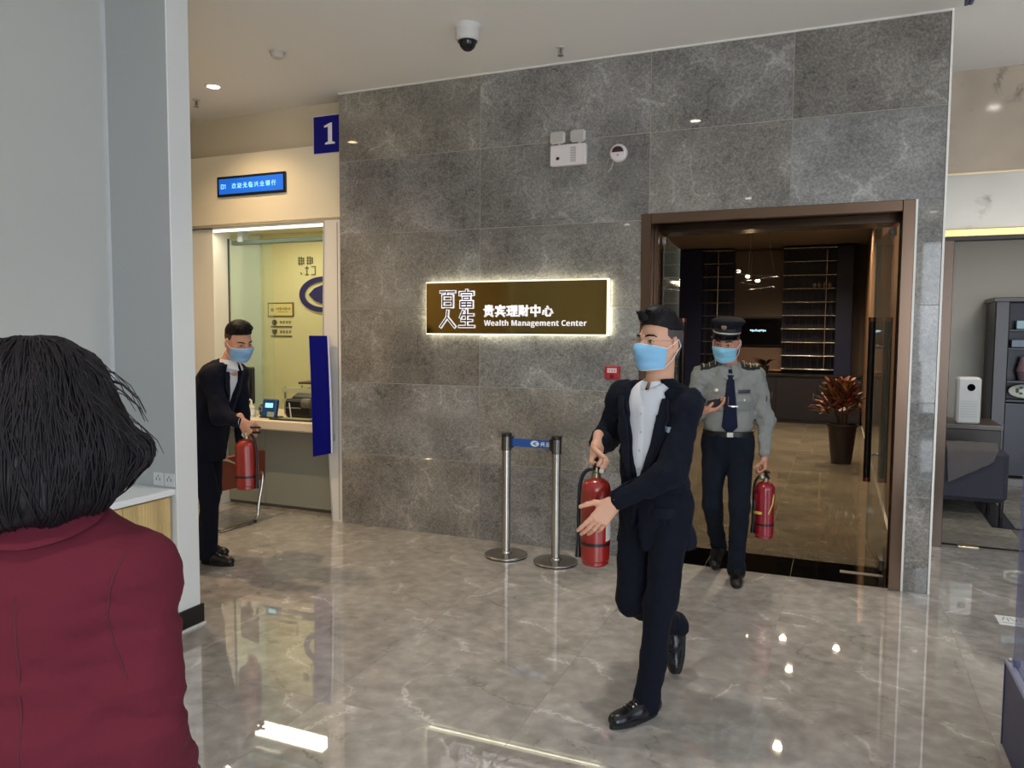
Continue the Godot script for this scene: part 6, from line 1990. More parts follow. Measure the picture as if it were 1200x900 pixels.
	jf.cone(Vector3(3.128, 1.285, 2.045), Vector3(3.133, 1.06, 2.06), 0.166, 0.150, 0.06, F, 0.70)
	jf.cone(Vector3(3.133, 1.06, 2.06), Vector3(3.150, 0.72, 2.065), 0.150, 0.182, 0.06, F, 0.74)
	jf.cone(rsh + UP * 0.002, lsh + UP * 0.002, 0.066, 0.066, 0.04)
	jf.cone(neck - UP * 0.02, lsh + UP * 0.01, 0.066, 0.050, 0.05)
	jf.cone(neck - UP * 0.02, rsh + UP * 0.01, 0.066, 0.050, 0.05)
	var cc := Vector3(3.131, 0, 2.05)
	var sl := 0.215
	jf.cut([[-F, -F.dot(cc) - 0.03], [L - UP * sl, L.dot(cc) - 0.93 * sl], [-L - UP * sl, -L.dot(cc) - 0.93 * sl]])
	jf.cut([[-F, -F.dot(cc) - 0.03], [L + UP * 0.30, L.dot(cc) + 0.86 * 0.30], [-L + UP * 0.30, -L.dot(cc) + 0.86 * 0.30]])
	jf.cut_ell(neck + Vector3(0, 0.05, 0) + F * 0.012, Vector3(0.078, 0.075, 0.080), B, 0.006)
	jf.cone(lsh, lel, 0.070, 0.060, 0.035)
	jf.cone(lel, lwr + Vector3(0.02, 0.012, -0.008), 0.060, 0.045, 0.03)
	jf.cone(rsh, rel, 0.070, 0.060, 0.035)
	jf.cone(rel, rwr + Vector3(0, 0, -0.02), 0.060, 0.044, 0.03)
	jf.cut([[UP, 0.705]])
	jf.noise = fold_noise(5, 9.0); jf.namp = 0.018; jf.nscale = Vector3(1.0, 0.75, 1.0)
	jf.build(0.010)
	var jk := obj("jacket", jf.geo(), navy, t)
	var lap := suit_material(rgb(26, 29, 40))
	for q in [-1.0, 1.0]:
		var rows := []
		for i in 15:
			var v := i / 14.0
			var y := lerpf(0.955, 1.362, v)
			var xin := (y - 0.93) * sl + 0.004
			var wd := 0.070 * sin(minf(1.0, v * 1.25) * PI * 0.5) if v < 0.72 else lerpf(0.070, 0.030, (v - 0.72) / 0.28)
			if v > 0.66 and v < 0.74: wd = 0.052
			var line := []
			for j in 5: line.append(Vector2((xin + wd * j / 4.0) * q, y))
			rows.append(line)
		obj("lapel", laid(jf, cc, nb, rows, 0.009, 0.010), lap, jk)
		obj("pocket_flap", laid(jf, cc, nb, quad_rows(Vector2(0.085 * q, 0.845), Vector2(0.165 * q, 0.855), Vector2(0.165 * q, 0.90), Vector2(0.085 * q, 0.89), 5, 3), 0.008, 0.004), lap, jk)
	obj("badge", laid(jf, cc, nb, quad_rows(Vector2(0.118, 1.225), Vector2(0.160, 1.225), Vector2(0.160, 1.247), Vector2(0.118, 1.247), 4, 3), 0.008, 0.004), mat(rgb(150, 170, 186), 0.3, 0.4), jk)
	var jb := jf.march(Vector3(3.131, 0.925, 2.05) + F * 0.35, -F, 0.004)
	obj("button", Geo.new().lathe(jb, [Vector2(0, 0.004), Vector2(0.010, 0.004), Vector2(0.010, -0.003)], 14, nb * Basis(Vector3.RIGHT, PI * 0.5)), mat(rgb(20, 22, 30), 0.3), jk)
	# collar of the jacket behind the neck
	var ring := []
	for k in 15:
		var a := lerpf(0.75, TAU - 0.75, k / 14.0)
		ring.append(neck + nb * Vector3(sin(a) * 0.082, 0.012 - 0.022 * (0.5 + 0.5 * cos(a)), cos(a) * 0.084 + 0.010))
	obj("jacket_collar", Geo.new().tube(ring, 0.014, 8, true, 1.5), lap, jk)
	# white shirt cuff
	obj("cuff", Geo.new().tube([lwr + Vector3(0.03, 0.02, -0.012), lwr + Vector3(-0.004, -0.001, 0.002)], 0.033, 16), wc, t)
	# trousers
	var tf := Field.new()
	legs(tf, hips, knees, ankles, 1.0, F, pelvis)
	tf.noise = fold_noise(6, 8.0); tf.namp = 0.013; tf.nscale = Vector3(1, 0.6, 1)
	tf.build(0.010)
	obj("trousers", tf.geo(), navy, t)
	var leather := mat(rgb(22, 22, 26), 0.25)
	shoe(t, ankles[0], Vector3(3.198, 0.0, 2.200), Vector3(3.048, 0.0, 2.420), UP, leather)
	shoe(t, ankles[1] + Vector3(0.005, -0.01, -0.005), Vector3(3.222, 0.262, 1.745), Vector3(3.215, 0.006, 1.80), Vector3(-0.75, 0.2, 0.65), leather)
	# the extinguisher in his right hand
	extinguisher("fire_extinguisher", "red fire extinguisher hanging from the right hand of the striding man", Vector3(2.903, 0.617, 2.185), 0.064, 0.385, Basis(Vector3.UP, 1.95) * Basis(Vector3.BACK, 0.03), Vector3(0.35, 0, -1), "label")

# ---- the guard with cap and phone
func build_guard() -> void:
	var F := Vector3(0.22, 0, 0.975).normalized()
	var B := facing(F)
	var L := B.x
	var pelvis := Vector3(3.2, 0.90, 0.07)
	var chest := Vector3(3.195, 1.22, 0.065)
	var neck := Vector3(3.193, 1.415, 0.06)
	var lsh := Vector3(3.362, 1.350, 0.025)
	var rsh := Vector3(3.022, 1.350, 0.105)
	var lel := Vector3(3.432, 1.065, -0.01)
	var lwr := Vector3(3.438, 0.835, 0.075)
	var rel := Vector3(2.955, 1.075, 0.13)
	var rwr := Vector3(3.060, 1.135, 0.345)
	var hips := [pelvis + L * 0.085 + Vector3(0, -0.02, 0), pelvis - L * 0.085 + Vector3(0, -0.02, 0)]
	var knees := [Vector3(3.298, 0.49, 0.20), Vector3(3.112, 0.475, 0.13)]
	var ankles := [Vector3(3.292, 0.085, 0.195), Vector3(3.128, 0.135, -0.13)]
	var t := thing("person", "security guard in grey shirt and peaked cap looking at a phone in the doorway", "person", Vector3(3.2, 0, 0.07))
	var g := Geo.new()
	body_core(g, pelvis, chest, neck, [[lsh, lel, lwr], [rsh, rel, rwr]], hips, knees, ankles, F)
	var s := 1.02
	var hc := Vector3(3.180, 1.585, 0.105)
	var hb := facing(Vector3(-0.10, 0, 1.0)) * Basis(Vector3.BACK, -0.09) * Basis(Vector3.RIGHT, 0.26)
	var hf := head_field(hc, hb, s, neck)
	hf.mesh_into(g)
	hand_into(g, lwr + Vector3(0.001, -0.01, 0.003), Vector3(0.02, -0.98, 0.1), -L, true, [[1.1, 1.5, 0.9], [1.1, 1.5, 0.9], [1.1, 1.5, 0.9], [1.1, 1.5, 0.9]], 0.7, 1.0)
	hand_into(g, rwr, Vector3(0.80, 0.20, -0.05), Vector3(-0.1, 0.9, 0.25), false, [[0.35, 0.35, 0.2], [0.4, 0.4, 0.3], [0.45, 0.45, 0.3], [0.5, 0.5, 0.3]], 0.35, 1.0)
	obj("body", g, skin(rgb(196, 142, 118)), t)
	var hair := mat(rgb(24, 22, 22), 0.6, 0.0, 0.3)
	face_parts(t, hc, hb, s, hair, 0.001)
	face_mask(t, hf, hc, hb, s, rgb(140, 200, 228))
	var ch := Field.new()
	ch.ell(hc + hb * (Vector3(0, 0.03, -0.016) * s), Vector3(0.0775, 0.0895, 0.0985) * s, hb, 0.01)
	ch.cone(hc + hb * (Vector3(0, -0.03, -0.055) * s), hc + hb * (Vector3(0, -0.01, -0.055) * s), 0.048 * s, 0.05 * s, 0.02)
	ch.cut([[-hb.z, -hc.dot(hb.z) - 0.026 * s]])
	ch.cut([[hb.y, hc.dot(hb.y) - 0.004 * s], [-hb.z, -hc.dot(hb.z) + 0.036 * s]])
	ch.build(0.005)
	obj("hair", ch.geo(), mat(rgb(52, 46, 44), 0.8), t)
	# peaked cap
	var dk := cloth(rgb(24, 26, 34), 120.0, 0.02)
	var cb := hb * Basis(Vector3.RIGHT, -0.10)
	var c0 := hc + hb * (Vector3(0, 0.058, -0.012) * s)
	var cap := obj("cap", Geo.new().lathe(c0, [Vector2(0.101, 0.0), Vector2(0.1015, 0.045), Vector2(0.128, 0.072), Vector2(0.130, 0.080), Vector2(0.115, 0.092), Vector2(0.06, 0.098), Vector2(0, 0.099)], 32, cb, false, 0.84, 1.0), dk, t)
	obj("cap_band", Geo.new().lathe(c0, [Vector2(0.1025, 0.002), Vector2(0.1035, 0.040)], 32, cb, true, 0.845, 1.0), mat(rgb(18, 20, 28), 0.6), cap)
	var vis := []
	for i in 4:
		var v := i / 3.0
		var line := []
		for j in 15:
			var a := lerpf(-1.15, 1.15, j / 14.0)
			var r := 0.101 + v * 0.062 * cos(a * 1.15)
			line.append(c0 + cb * Vector3(sin(a) * r * 0.86, 0.004 - v * 0.030, cos(a) * r))
		vis.append(line)
	obj("visor", Geo.new().grid(thicken(vis, 0.003), true), mat(rgb(14, 14, 18), 0.2), cap)
	var strap := []
	for j in 15:
		var a := lerpf(-1.35, 1.35, j / 14.0)
		strap.append(c0 + cb * Vector3(sin(a) * 0.107 * 0.845, 0.010, cos(a) * 0.107))
	obj("cap_braid", Geo.new().tube(strap, 0.0065, 8), mat(rgb(196, 190, 186), 0.35, 0.5), cap)
	obj("cap_badge", Geo.new().ell(c0 + cb * Vector3(0, 0.055, 0.113), Vector3(0.018, 0.022, 0.006), cb * Basis(Vector3.RIGHT, 0.35), 14, 8), mat(rgb(186, 160, 128), 0.35, 0.6), cap)
	# shirt
	var nb := Basis(L, UP, F)
	var sf := Field.new()
	sf.cone(Vector3(3.195, 1.30, 0.062), Vector3(3.198, 1.08, 0.07), 0.162, 0.150, 0.06, F, 0.70)
	sf.cone(Vector3(3.198, 1.08, 0.07), Vector3(3.2, 0.965, 0.07), 0.152, 0.150, 0.05, F, 0.74)
	sf.cone(rsh, lsh, 0.060, 0.060, 0.04)
	sf.cone(neck - UP * 0.045, lsh + UP * 0.004, 0.058, 0.046, 0.04)
	sf.cone(neck - UP * 0.045, rsh + UP * 0.004, 0.058, 0.046, 0.04)
	sf.cut([[UP, 0.955]])
	sf.cut_ell(neck + Vector3(0, 0.045, 0) + F * 0.02, Vector3(0.058, 0.070, 0.068), B, 0.004)
	sf.cone(lsh, lel, 0.064, 0.056, 0.03)
	sf.cone(lel, lwr + Vector3(0, 0.02, 0), 0.056, 0.041, 0.03)
	sf.cone(rsh, rel, 0.064, 0.056, 0.03)
	sf.cone(rel, rwr + (rel - rwr) * 0.08, 0.056, 0.041, 0.03)
	sf.noise = fold_noise(12, 11.0); sf.namp = 0.018; sf.nscale = Vector3(1, 0.8, 1)
	sf.build(0.009)
	var gm := cloth(rgb(134, 136, 132), 120.0, 0.03)
	var shirt := obj("shirt", sf.geo(), gm, t)
	var gm2 := cloth(rgb(122, 124, 121), 120.0, 0.03)
	var cc := Vector3(3.196, 0, 0.065)
	for q in [-1.0, 1.0]:
		obj("pocket", laid(sf, cc, nb, quad_rows(Vector2(0.045 * q, 1.125), Vector2(0.140 * q, 1.125), Vector2(0.140 * q, 1.215), Vector2(0.045 * q, 1.215), 6, 5), 0.007, 0.005), gm2, shirt)
		var fl := obj("pocket_flap", laid(sf, cc, nb, quad_rows(Vector2(0.040 * q, 1.188), Vector2(0.145 * q, 1.188), Vector2(0.145 * q, 1.232), Vector2(0.040 * q, 1.232), 6, 3), 0.013, 0.005), gm, shirt)
		var bp: Vector3 = sf.march(cc + nb * Vector3(0.092 * q, 1.20, 0.4), -F, 0.012, 0.8)
		obj("button", Geo.new().ell(bp, Vector3(0.008, 0.008, 0.004), nb, 12, 6), mat(rgb(206, 204, 196), 0.3, 0.5), fl)
		# shoulder board
		var rows := []
		for i in 7:
			var line := []
			for j in 4:
				var x: float = lerpf(0.075, 0.190, i / 6.0) * q
				var o: Vector3 = cc + nb * Vector3(x, 1.62, lerpf(-0.035, 0.058, j / 3.0) + 0.0)
				line.append(sf.march(o, -UP, 0.004, 0.5))
			rows.append(line)
		var ep := obj("shoulder_board", Geo.new().grid(thicken(rows, -0.013 if q > 0 else 0.013), true), mat(rgb(20, 20, 26), 0.6), shirt)
		for k in 3:
			var pts := []
			for j in 4: pts.append(rows[1 + k * 2][j] + UP * 0.0155)
			obj("stripe", Geo.new().tube(pts, 0.004, 6), mat(rgb(206, 190, 140), 0.35, 0.5), ep)
		# collar points
		var ro := []
		for i in 5:
			var v := i / 4.0
			var line := []
			for j in 9:
				var u := j / 8.0
				var ang: float = lerpf(0.14, 2.7, u) * q
				var rad: float = lerpf(0.068, 0.100, v) + 0.020 * v * (1.0 - u)
				var y: float = lerpf(0.018, -0.034 - 0.046 * pow(1.0 - u, 2.0), v) + 0.018 * u
				line.append(neck + nb * Vector3(sin(ang) * rad * 0.98, y, cos(ang) * rad + 0.008))
			ro.append(line)
		obj("collar", Geo.new().grid(thicken(ro, 0.003), true), gm, shirt)
	obj("name_bar", laid(sf, cc, nb, quad_rows(Vector2(0.050, 1.243), Vector2(0.132, 1.243), Vector2(0.132, 1.268), Vector2(0.050, 1.268), 5, 2), 0.006, 0.004), mat(rgb(52, 56, 60), 0.4), shirt)
	obj("arm_patch", Geo.new().ell(Vector3(3.437, 1.21, 0.035), Vector3(0.006, 0.034, 0.028), nb, 14, 8), mat(rgb(54, 56, 58), 0.6), shirt)
	obj("chest_emblem", Geo.new().ell(sf.march(cc + nb * Vector3(-0.09, 1.262, 0.4), -F, 0.005, 0.8), Vector3(0.016, 0.013, 0.005), nb, 12, 6), mat(rgb(200, 190, 160), 0.35, 0.5), shirt)
	# tie
	var tm := cloth(rgb(28, 32, 52), 100.0, 0.02)
	var tie := obj("tie", laid(sf, cc, nb, quad_rows(Vector2(-0.052, 1.02), Vector2(0.052, 1.02), Vector2(0.020, 1.365), Vector2(-0.020, 1.365), 6, 18), 0.012, 0.008), tm, t)
	obj("tie_knot", Geo.new().ell(neck + nb * Vector3(0, -0.040, 0.088), Vector3(0.023, 0.028, 0.016), nb, 16, 10), tm, tie)
	obj("tie_tip", laid(sf, cc, nb, quad_rows(Vector2(-0.004, 0.972), Vector2(0.004, 0.972), Vector2(0.052, 1.02), Vector2(-0.052, 1.02), 4, 4), 0.012, 0.008), tm, tie)
	obj("tie_clip", laid(sf, cc, nb, quad_rows(Vector2(-0.012, 1.155), Vector2(0.050, 1.155), Vector2(0.050, 1.164), Vector2(-0.012, 1.164), 3, 1), 0.018, 0.003), mat(rgb(200, 198, 190), 0.25, 0.9), tie)
	# belt and trousers
	var tf := Field.new()
	legs(tf, hips, knees, ankles, 0.98, F, pelvis + UP * 0.01)
	tf.cone(Vector3(3.2, 0.975, 0.07), pelvis, 0.150, 0.155, 0.04, F, 0.74)
	tf.cut([[-UP, -0.985]])
	tf.noise = fold_noise(16, 8.0); tf.namp = 0.012; tf.nscale = Vector3(1, 0.6, 1)
	tf.build(0.010)
	obj("trousers", tf.geo(), cloth(rgb(22, 27, 36), 90.0, 0.03), t)
	var belt := obj("belt", Geo.new().lathe(Vector3(3.2, 0.95, 0.07), [Vector2(0.160, 0.0), Vector2(0.168, 0.002), Vector2(0.168, 0.036), Vector2(0.160, 0.038)], 36, nb, true, 1.0, 0.745), mat(rgb(18, 18, 20), 0.35), t)
	obj("buckle", box1(Vector3(3.2, 0.969, 0.07) + F * 0.127, Vector3(0.046, 0.036, 0.008), 0.003, nb), mat(rgb(120, 116, 104), 0.3, 0.9), belt)
	var leather := mat(rgb(20, 19, 20), 0.3)
	shoe(t, ankles[0], Vector3(3.285, 0.0, 0.125), Vector3(3.315, 0.0, 0.395), UP, leather)
	shoe(t, ankles[1], Vector3(3.128, 0.075, -0.185), Vector3(3.128, 0.004, 0.06), Vector3(0, 1, 0.4), leather)
	# what he holds
	var fe := extinguisher("fire_extinguisher", "crimson fire extinguisher wrapped with a yellow strip in the guard's left hand", Vector3(3.452, 0.285, 0.115), 0.062, 0.375, Basis(Vector3.UP, -1.3) * Basis(Vector3.BACK, -0.03), Vector3(-0.5, 0, 1), "", rgb(140, 20, 36))
	var fo := Vector3(3.452, 0.285, 0.115)
	var yl := mat(rgb(206, 186, 92), 0.45)
	obj("yellow_strip", Geo.new().lathe(fo, [Vector2(0.0645, 0.165), Vector2(0.066, 0.168), Vector2(0.066, 0.182), Vector2(0.0645, 0.185)], 28, Basis(Vector3.BACK, 0.05)), yl, fe)
	obj("yellow_tail", Geo.new().tube([fo + Vector3(0.03, 0.17, 0.06), fo + Vector3(0.055, 0.24, 0.05), fo + Vector3(0.058, 0.30, 0.03)], 0.005, 6), yl, fe)
	obj("white_print", Geo.new().lathe(fo, [Vector2(0.0636, 0.25), Vector2(0.0636, 0.30)], 28, Basis(Vector3.BACK, 0.02)), mat(rgb(150, 40, 50), 0.4), fe)
	var ph := thing("mobile_phone", "dark mobile phone held in the guard's right hand", "phone", rwr + Vector3(0.1, 0.05, 0.0))
	var pb := facing(Vector3(-0.2, 0, 1)) * Basis(Vector3.BACK, 0.25) * Basis(Vector3.RIGHT, -0.75)
	var po := rwr + Vector3(0.105, 0.056, -0.002)
	obj("case", box1(po, Vector3(0.145, 0.072, 0.009), 0.003, pb), mat(rgb(18, 18, 22), 0.3), ph)
	obj("screen", box1(po + pb.z * 0.005, Vector3(0.136, 0.064, 0.0012), 0.0, pb), mat(rgb(26, 30, 40), 0.08), ph)

# ---- the man leaning towards the teller counter
func build_bending_man() -> void:
	var F := Vector3(0.985, 0, -0.10).normalized()
	var B := facing(F)
	var L := B.x
	var pelvis := Vector3(-0.19, 0.90, 1.36)
	var chest := Vector3(-0.10, 1.20, 1.33)
	var neck := Vector3(-0.005, 1.405, 1.30)
	var rsh := Vector3(-0.03, 1.325, 1.43)
	var lsh := Vector3(-0.07, 1.325, 1.14)
	var rel := Vector3(0.085, 1.07, 1.475)
	var rwr := Vector3(0.285, 1.045, 1.50)
	var lel := Vector3(-0.10, 1.05, 1.08)
	var lwr := Vector3(-0.02, 0.83, 1.14)
	var hips := [pelvis + L * 0.085 + Vector3(0, -0.02, 0), pelvis - L * 0.085 + Vector3(0, -0.02, 0)]
	var knees := [Vector3(-0.24, 0.49, 1.24), Vector3(-0.10, 0.49, 1.40)]
	var ankles := [Vector3(-0.36, 0.085, 1.19), Vector3(-0.155, 0.085, 1.36)]
	var t := thing("person", "man in black suit and blue mask leaning towards the teller counter at the left", "person", Vector3(-0.19, 0, 1.36))
	var g := Geo.new()
	body_core(g, pelvis, chest, neck, [[lsh, lel, lwr], [rsh, rel, rwr]], hips, knees, ankles, F)
	var s := 1.03
	var hc := Vector3(0.085, 1.568, 1.295)
	var hb := facing(Vector3(0.94, 0, 0.30)) * Basis(Vector3.BACK, 0.08) * Basis(Vector3.RIGHT, 0.36)
	var hf := head_field(hc, hb, s, neck)
	hf.mesh_into(g)
	hand_into(g, rwr + Vector3(0.01, -0.004, 0), Vector3(0.55, -0.80, 0.03), L, false, [[1.05, 1.4, 0.9], [1.05, 1.4, 0.9], [1.05, 1.4, 0.9], [1.05, 1.4, 0.9]], 0.7, 1.0)
	hand_into(g, lwr, Vector3(0.5, -0.8, 0.0), Vector3(0, 0, 1), true, [[0.4, 0.4, 0.3], [0.4, 0.4, 0.3], [0.5, 0.4, 0.3], [0.5, 0.5, 0.3]], 0.3, 1.0)
	obj("body", g, skin(rgb(206, 152, 124)), t)
	var hair := mat(rgb(20, 18, 18), 0.6, 0.0, 0.3)
	face_parts(t, hc, hb, s, hair, 0.001)
	face_mask(t, hf, hc, hb, s, rgb(140, 182, 222))
	short_hair(t, hc, hb, s, hair, mat(rgb(70, 56, 50), 0.8), 1.0)
	var nb := Basis(L, UP, F)
	var wf := Field.new()
	wf.cone(Vector3(-0.07, 1.28, 1.31), Vector3(-0.14, 1.02, 1.34), 0.14, 0.13, 0.05, F, 0.72)
	wf.cone(Vector3(-0.04, 1.33, 1.30), neck + Vector3(0.01, 0.0, 0), 0.09, 0.058, 0.05)
	wf.build(0.011)
	var shirt := obj("shirt", wf.geo(), cloth(rgb(216, 218, 222), 120.0, 0.02), t)
	for q in [-1.0, 1.0]:
		var ro := []
		for i in 5:
			var v := i / 4.0
			var line := []
			for j in 9:
				var u := j / 8.0
				var ang: float = lerpf(0.16, 2.6, u) * q
				var rad: float = lerpf(0.062, 0.074, v) + 0.014 * v * (1.0 - u)
				var y: float = lerpf(0.026, -0.022 - 0.020 * pow(1.0 - u, 2.0), v) + 0.020 * u
				line.append(neck + nb * Vector3(sin(ang) * rad, y, cos(ang) * rad + 0.012))
			ro.append(line)
		obj("collar", Geo.new().grid(thicken(ro, 0.003), true), cloth_plain(rgb(224, 226, 230)), shirt)
	var jf := Field.new()
	jf.cone(Vector3(-0.075, 1.27, 1.315), Vector3(-0.145, 1.03, 1.34), 0.165, 0.152, 0.06, F, 0.76)
	jf.cone(Vector3(-0.145, 1.03, 1.34), Vector3(-0.19, 0.74, 1.36), 0.152, 0.176, 0.06, F, 0.78)
	jf.ell(Vector3(-0.125, 1.29, 1.31), Vector3(0.12, 0.10, 0.10), B, 0.05)
	jf.cone(rsh, lsh, 0.068, 0.068, 0.04)
	jf.cone(neck - UP * 0.03, rsh, 0.068, 0.05, 0.05)
	jf.cone(neck - UP * 0.03, lsh, 0.068, 0.05, 0.05)
	var cc := Vector3(-0.09, 0, 1.32)
	var Fl := (F + UP * -0.28).normalized()
	jf.cut([[-F, -F.dot(Vector3(-0.02, 0, 1.31))], [L - UP * 0.15, L.dot(cc) - 0.98 * 0.15], [-L - UP * 0.15, -L.dot(cc) - 0.98 * 0.15]])
	jf.cut_ell(neck + Vector3(0.02, 0.05, 0), Vector3(0.080, 0.072, 0.082), B, 0.006)
	jf.cone(rsh, rel, 0.070, 0.060, 0.035)
	jf.cone(rel, rwr + Vector3(-0.02, 0, 0), 0.060, 0.045, 0.03)
	jf.cone(lsh, lel, 0.070, 0.060, 0.035)
	jf.cone(lel, lwr + Vector3(-0.02, 0.02, 0), 0.060, 0.045, 0.03)
	jf.cut([[UP, 0.735]])
	jf.noise = fold_noise(25, 6.0); jf.namp = 0.015; jf.nscale = Vector3(1.0, 0.75, 1.0)
	jf.build(0.011)
	var blk := suit_material(rgb(22, 24, 36))
	var jk := obj("jacket", jf.geo(), blk, t)
	for q in [-1.0, 1.0]:
		var rows := []
		for i in 11:
			var v := i / 10.0
			var y := lerpf(1.01, 1.36, v)
			var xin := (y - 0.98) * 0.15 + 0.004
			var wd := 0.060 * sin(minf(1.0, v * 1.25) * PI * 0.5) if v < 0.75 else lerpf(0.060, 0.028, (v - 0.75) / 0.25)
			var line := []
			for j in 4: line.append(Vector2((xin + wd * j / 3.0) * q, y))
			rows.append(line)
		obj("lapel", laid(jf, cc, nb, rows, 0.010, 0.005), suit_material(rgb(28, 30, 44)), jk)
	var ring := []
	for k in 15:
		var a := lerpf(1.15, TAU - 1.15, k / 14.0)
		ring.append(neck + nb * Vector3(sin(a) * 0.082, 0.006 - 0.022 * (0.5 + 0.5 * cos(a)), cos(a) * 0.084 + 0.012))
	obj("jacket_collar", Geo.new().tube(ring, 0.014, 8, true, 1.5), blk, jk)
	obj("cuff", Geo.new().tube([rwr + Vector3(-0.03, 0.0, 0), rwr + Vector3(0.006, -0.002, 0)], 0.034, 14), cloth_plain(rgb(224, 226, 230)), t)
	var tf := Field.new()
	legs(tf, hips, knees, ankles, 1.0, F, pelvis)
	tf.noise = fold_noise(26, 7.0); tf.namp = 0.006; tf.nscale = Vector3(1, 0.6, 1)
	tf.build(0.012)
	obj("trousers", tf.geo(), blk, t)
	var leather := mat(rgb(20, 19, 20), 0.3)
	shoe(t, ankles[1], Vector3(-0.225, 0, 1.365), Vector3(0.04, 0, 1.33), UP, leather)
	shoe(t, ankles[0], Vector3(-0.43, 0, 1.195), Vector3(-0.165, 0, 1.165), UP, leather)
	extinguisher("fire_extinguisher", "red fire extinguisher held at the knee of the man leaning to the counter", Vector3(0.325, 0.605, 1.50), 0.072, 0.325, Basis(Vector3.UP, 0.1) * Basis(Vector3.BACK, 0.0), Vector3(1, 0, 0.2), "")

# ---- the woman in the maroon jacket, seen from behind
func build_woman() -> void:
	var F := Vector3(-0.50, 0, -0.866).normalized()
	var B := facing(F)
	var L := B.x
	var neck := Vector3(2.630, 1.315, 4.535)
	var rsh := neck - L * 0.134 + Vector3(0, -0.110, 0)
	var lsh := neck + L * 0.150 + Vector3(0, -0.100, 0)
	var pelvis := neck + Vector3(0, -0.50, 0)
	pelvis.y = 0.83
	var chest := Vector3(neck.x, 1.10, neck.z)
	var rel := rsh + Vector3(0.0, -0.27, 0.0) - L * 0.035 - F * 0.02
	var rwr := rel + F * 0.16 + Vector3(0, -0.18, 0)
	var lel := lsh + Vector3(0, -0.27, 0) + L * 0.03
	var lwr := lel + F * 0.2 + Vector3(0, -0.12, 0)
	var hips := [pelvis + L * 0.08, pelvis - L * 0.08]
	var knees := [pelvis + L * 0.08 + Vector3(0, -0.38, 0) + F * 0.02, pelvis - L * 0.08 + Vector3(0, -0.38, 0) + F * 0.02]
	var ankles := [Vector3(knees[0].x, 0.08, knees[0].z) - F * 0.03, Vector3(knees[1].x, 0.08, knees[1].z) - F * 0.03]
	var t := thing("person", "woman with short wavy dark hair in maroon jacket, seen from behind at the lower left", "person", Vector3(neck.x, 0, neck.z))
	var g := Geo.new()
	body_core(g, pelvis, chest, neck, [[lsh, lel, lwr], [rsh, rel, rwr]], hips, knees, ankles, F)
	var hc := Vector3(2.602, 1.475, 4.530)
	var hb := facing(F)
	var hf := head_field(hc, hb, 0.97, neck)
	hf.mesh_into(g)
	hand_into(g, rwr, F * 0.6 - UP * 0.7, L, false, [[0.4, 0.5, 0.3], [0.5, 0.5, 0.3], [0.5, 0.5, 0.3], [0.6, 0.5, 0.3]], 0.3, 0.92)
	hand_into(g, lwr, F * 0.8 - UP * 0.4, -L, true, [[0.4, 0.5, 0.3], [0.5, 0.5, 0.3], [0.5, 0.5, 0.3], [0.6, 0.5, 0.3]], 0.3, 0.92)
	obj("body", g, skin(rgb(222, 178, 152)), t)
	var hm := mat(rgb(22, 20, 24), 0.42, 0.0, 0.35)
	face_parts(t, hc, hb, 0.97, hm)
	# bob of wavy hair, swung out to her right
	var R := -L
	var f := Field.new()
	f.ell(hc + Vector3(0, 0.035, 0) - F * 0.01, Vector3(0.118, 0.118, 0.128), B, 0.03)
	f.ell(hc + Vector3(0, -0.045, 0) - F * 0.03, Vector3(0.150, 0.105, 0.135), B, 0.05)
	f.ell(hc + Vector3(0, -0.105, 0) - F * 0.045, Vector3(0.130, 0.062, 0.105), B, 0.05)
	f.cone(hc + R * 0.09 + Vector3(0, -0.03, 0) - F * 0.01, hc + R * 0.158 + Vector3(0, -0.045, 0) + F * 0.01, 0.058, 0.020, 0.05)
	f.cone(hc + R * 0.10 + Vector3(0, -0.085, 0) - F * 0.02, hc + R * 0.158 + Vector3(0, -0.052, 0) + F * 0.01, 0.043, 0.014, 0.04)
	# open at the face
	f.cut([[-F, -F.dot(hc) - 0.045], [L, L.dot(hc) + 0.055], [-L, -L.dot(hc) + 0.055], [UP, hc.y + 0.07]])
	f.noise = fold_noise(44, 11.0); f.namp = 0.012; f.nscale = Vector3(1.3, 0.6, 1.3)
	f.build(0.007)
	var hr := obj("hair", f.geo(), hm, t)
	var st := Geo.new()
	var rng := RandomNumberGenerator.new()
	rng.seed = 77
	var nz := fold_noise(45, 3.0)
	for k in 1300:
		var a := rng.randf() * TAU
		if cos(a) > 0.55: continue    # around F: leave the face clear
		var path := []
		var rads := []
		var amp := rng.randf_range(-0.16, 0.16)
		var start := rng.randf_range(0.0, 1.5)
		var stop := minf(start + rng.randf_range(0.6, 1.3), 2.5)
		for i in 12:
			var v := i / 11.0
			var th := lerpf(start, stop, v)
			var aa := a + amp * sin(v * 3.0 + k)
			var dir := (F * cos(aa) + R * sin(aa)) * sin(th) + UP * cos(th)
			var o := hc + Vector3(0, -0.02, 0) + dir * 0.30
			var p := f.march(o, -dir, 0.0, 0.29)
			path.append(p + dir * (0.001 + 0.003 * sin(v * PI) + (0.004 * (v - 0.8) if i > 8 else 0.0)))
			rads.append(0.0004 + 0.0014 * sin((0.1 + 0.9 * v) * PI))
		st.tube(path, rads, 5)
	var ss := obj("hair_strands", st, mat(rgb(26, 23, 26), 0.5, 0.0, 0.3), hr)
	ss.set_meta("kind", "stuff")
	var fly := Geo.new()
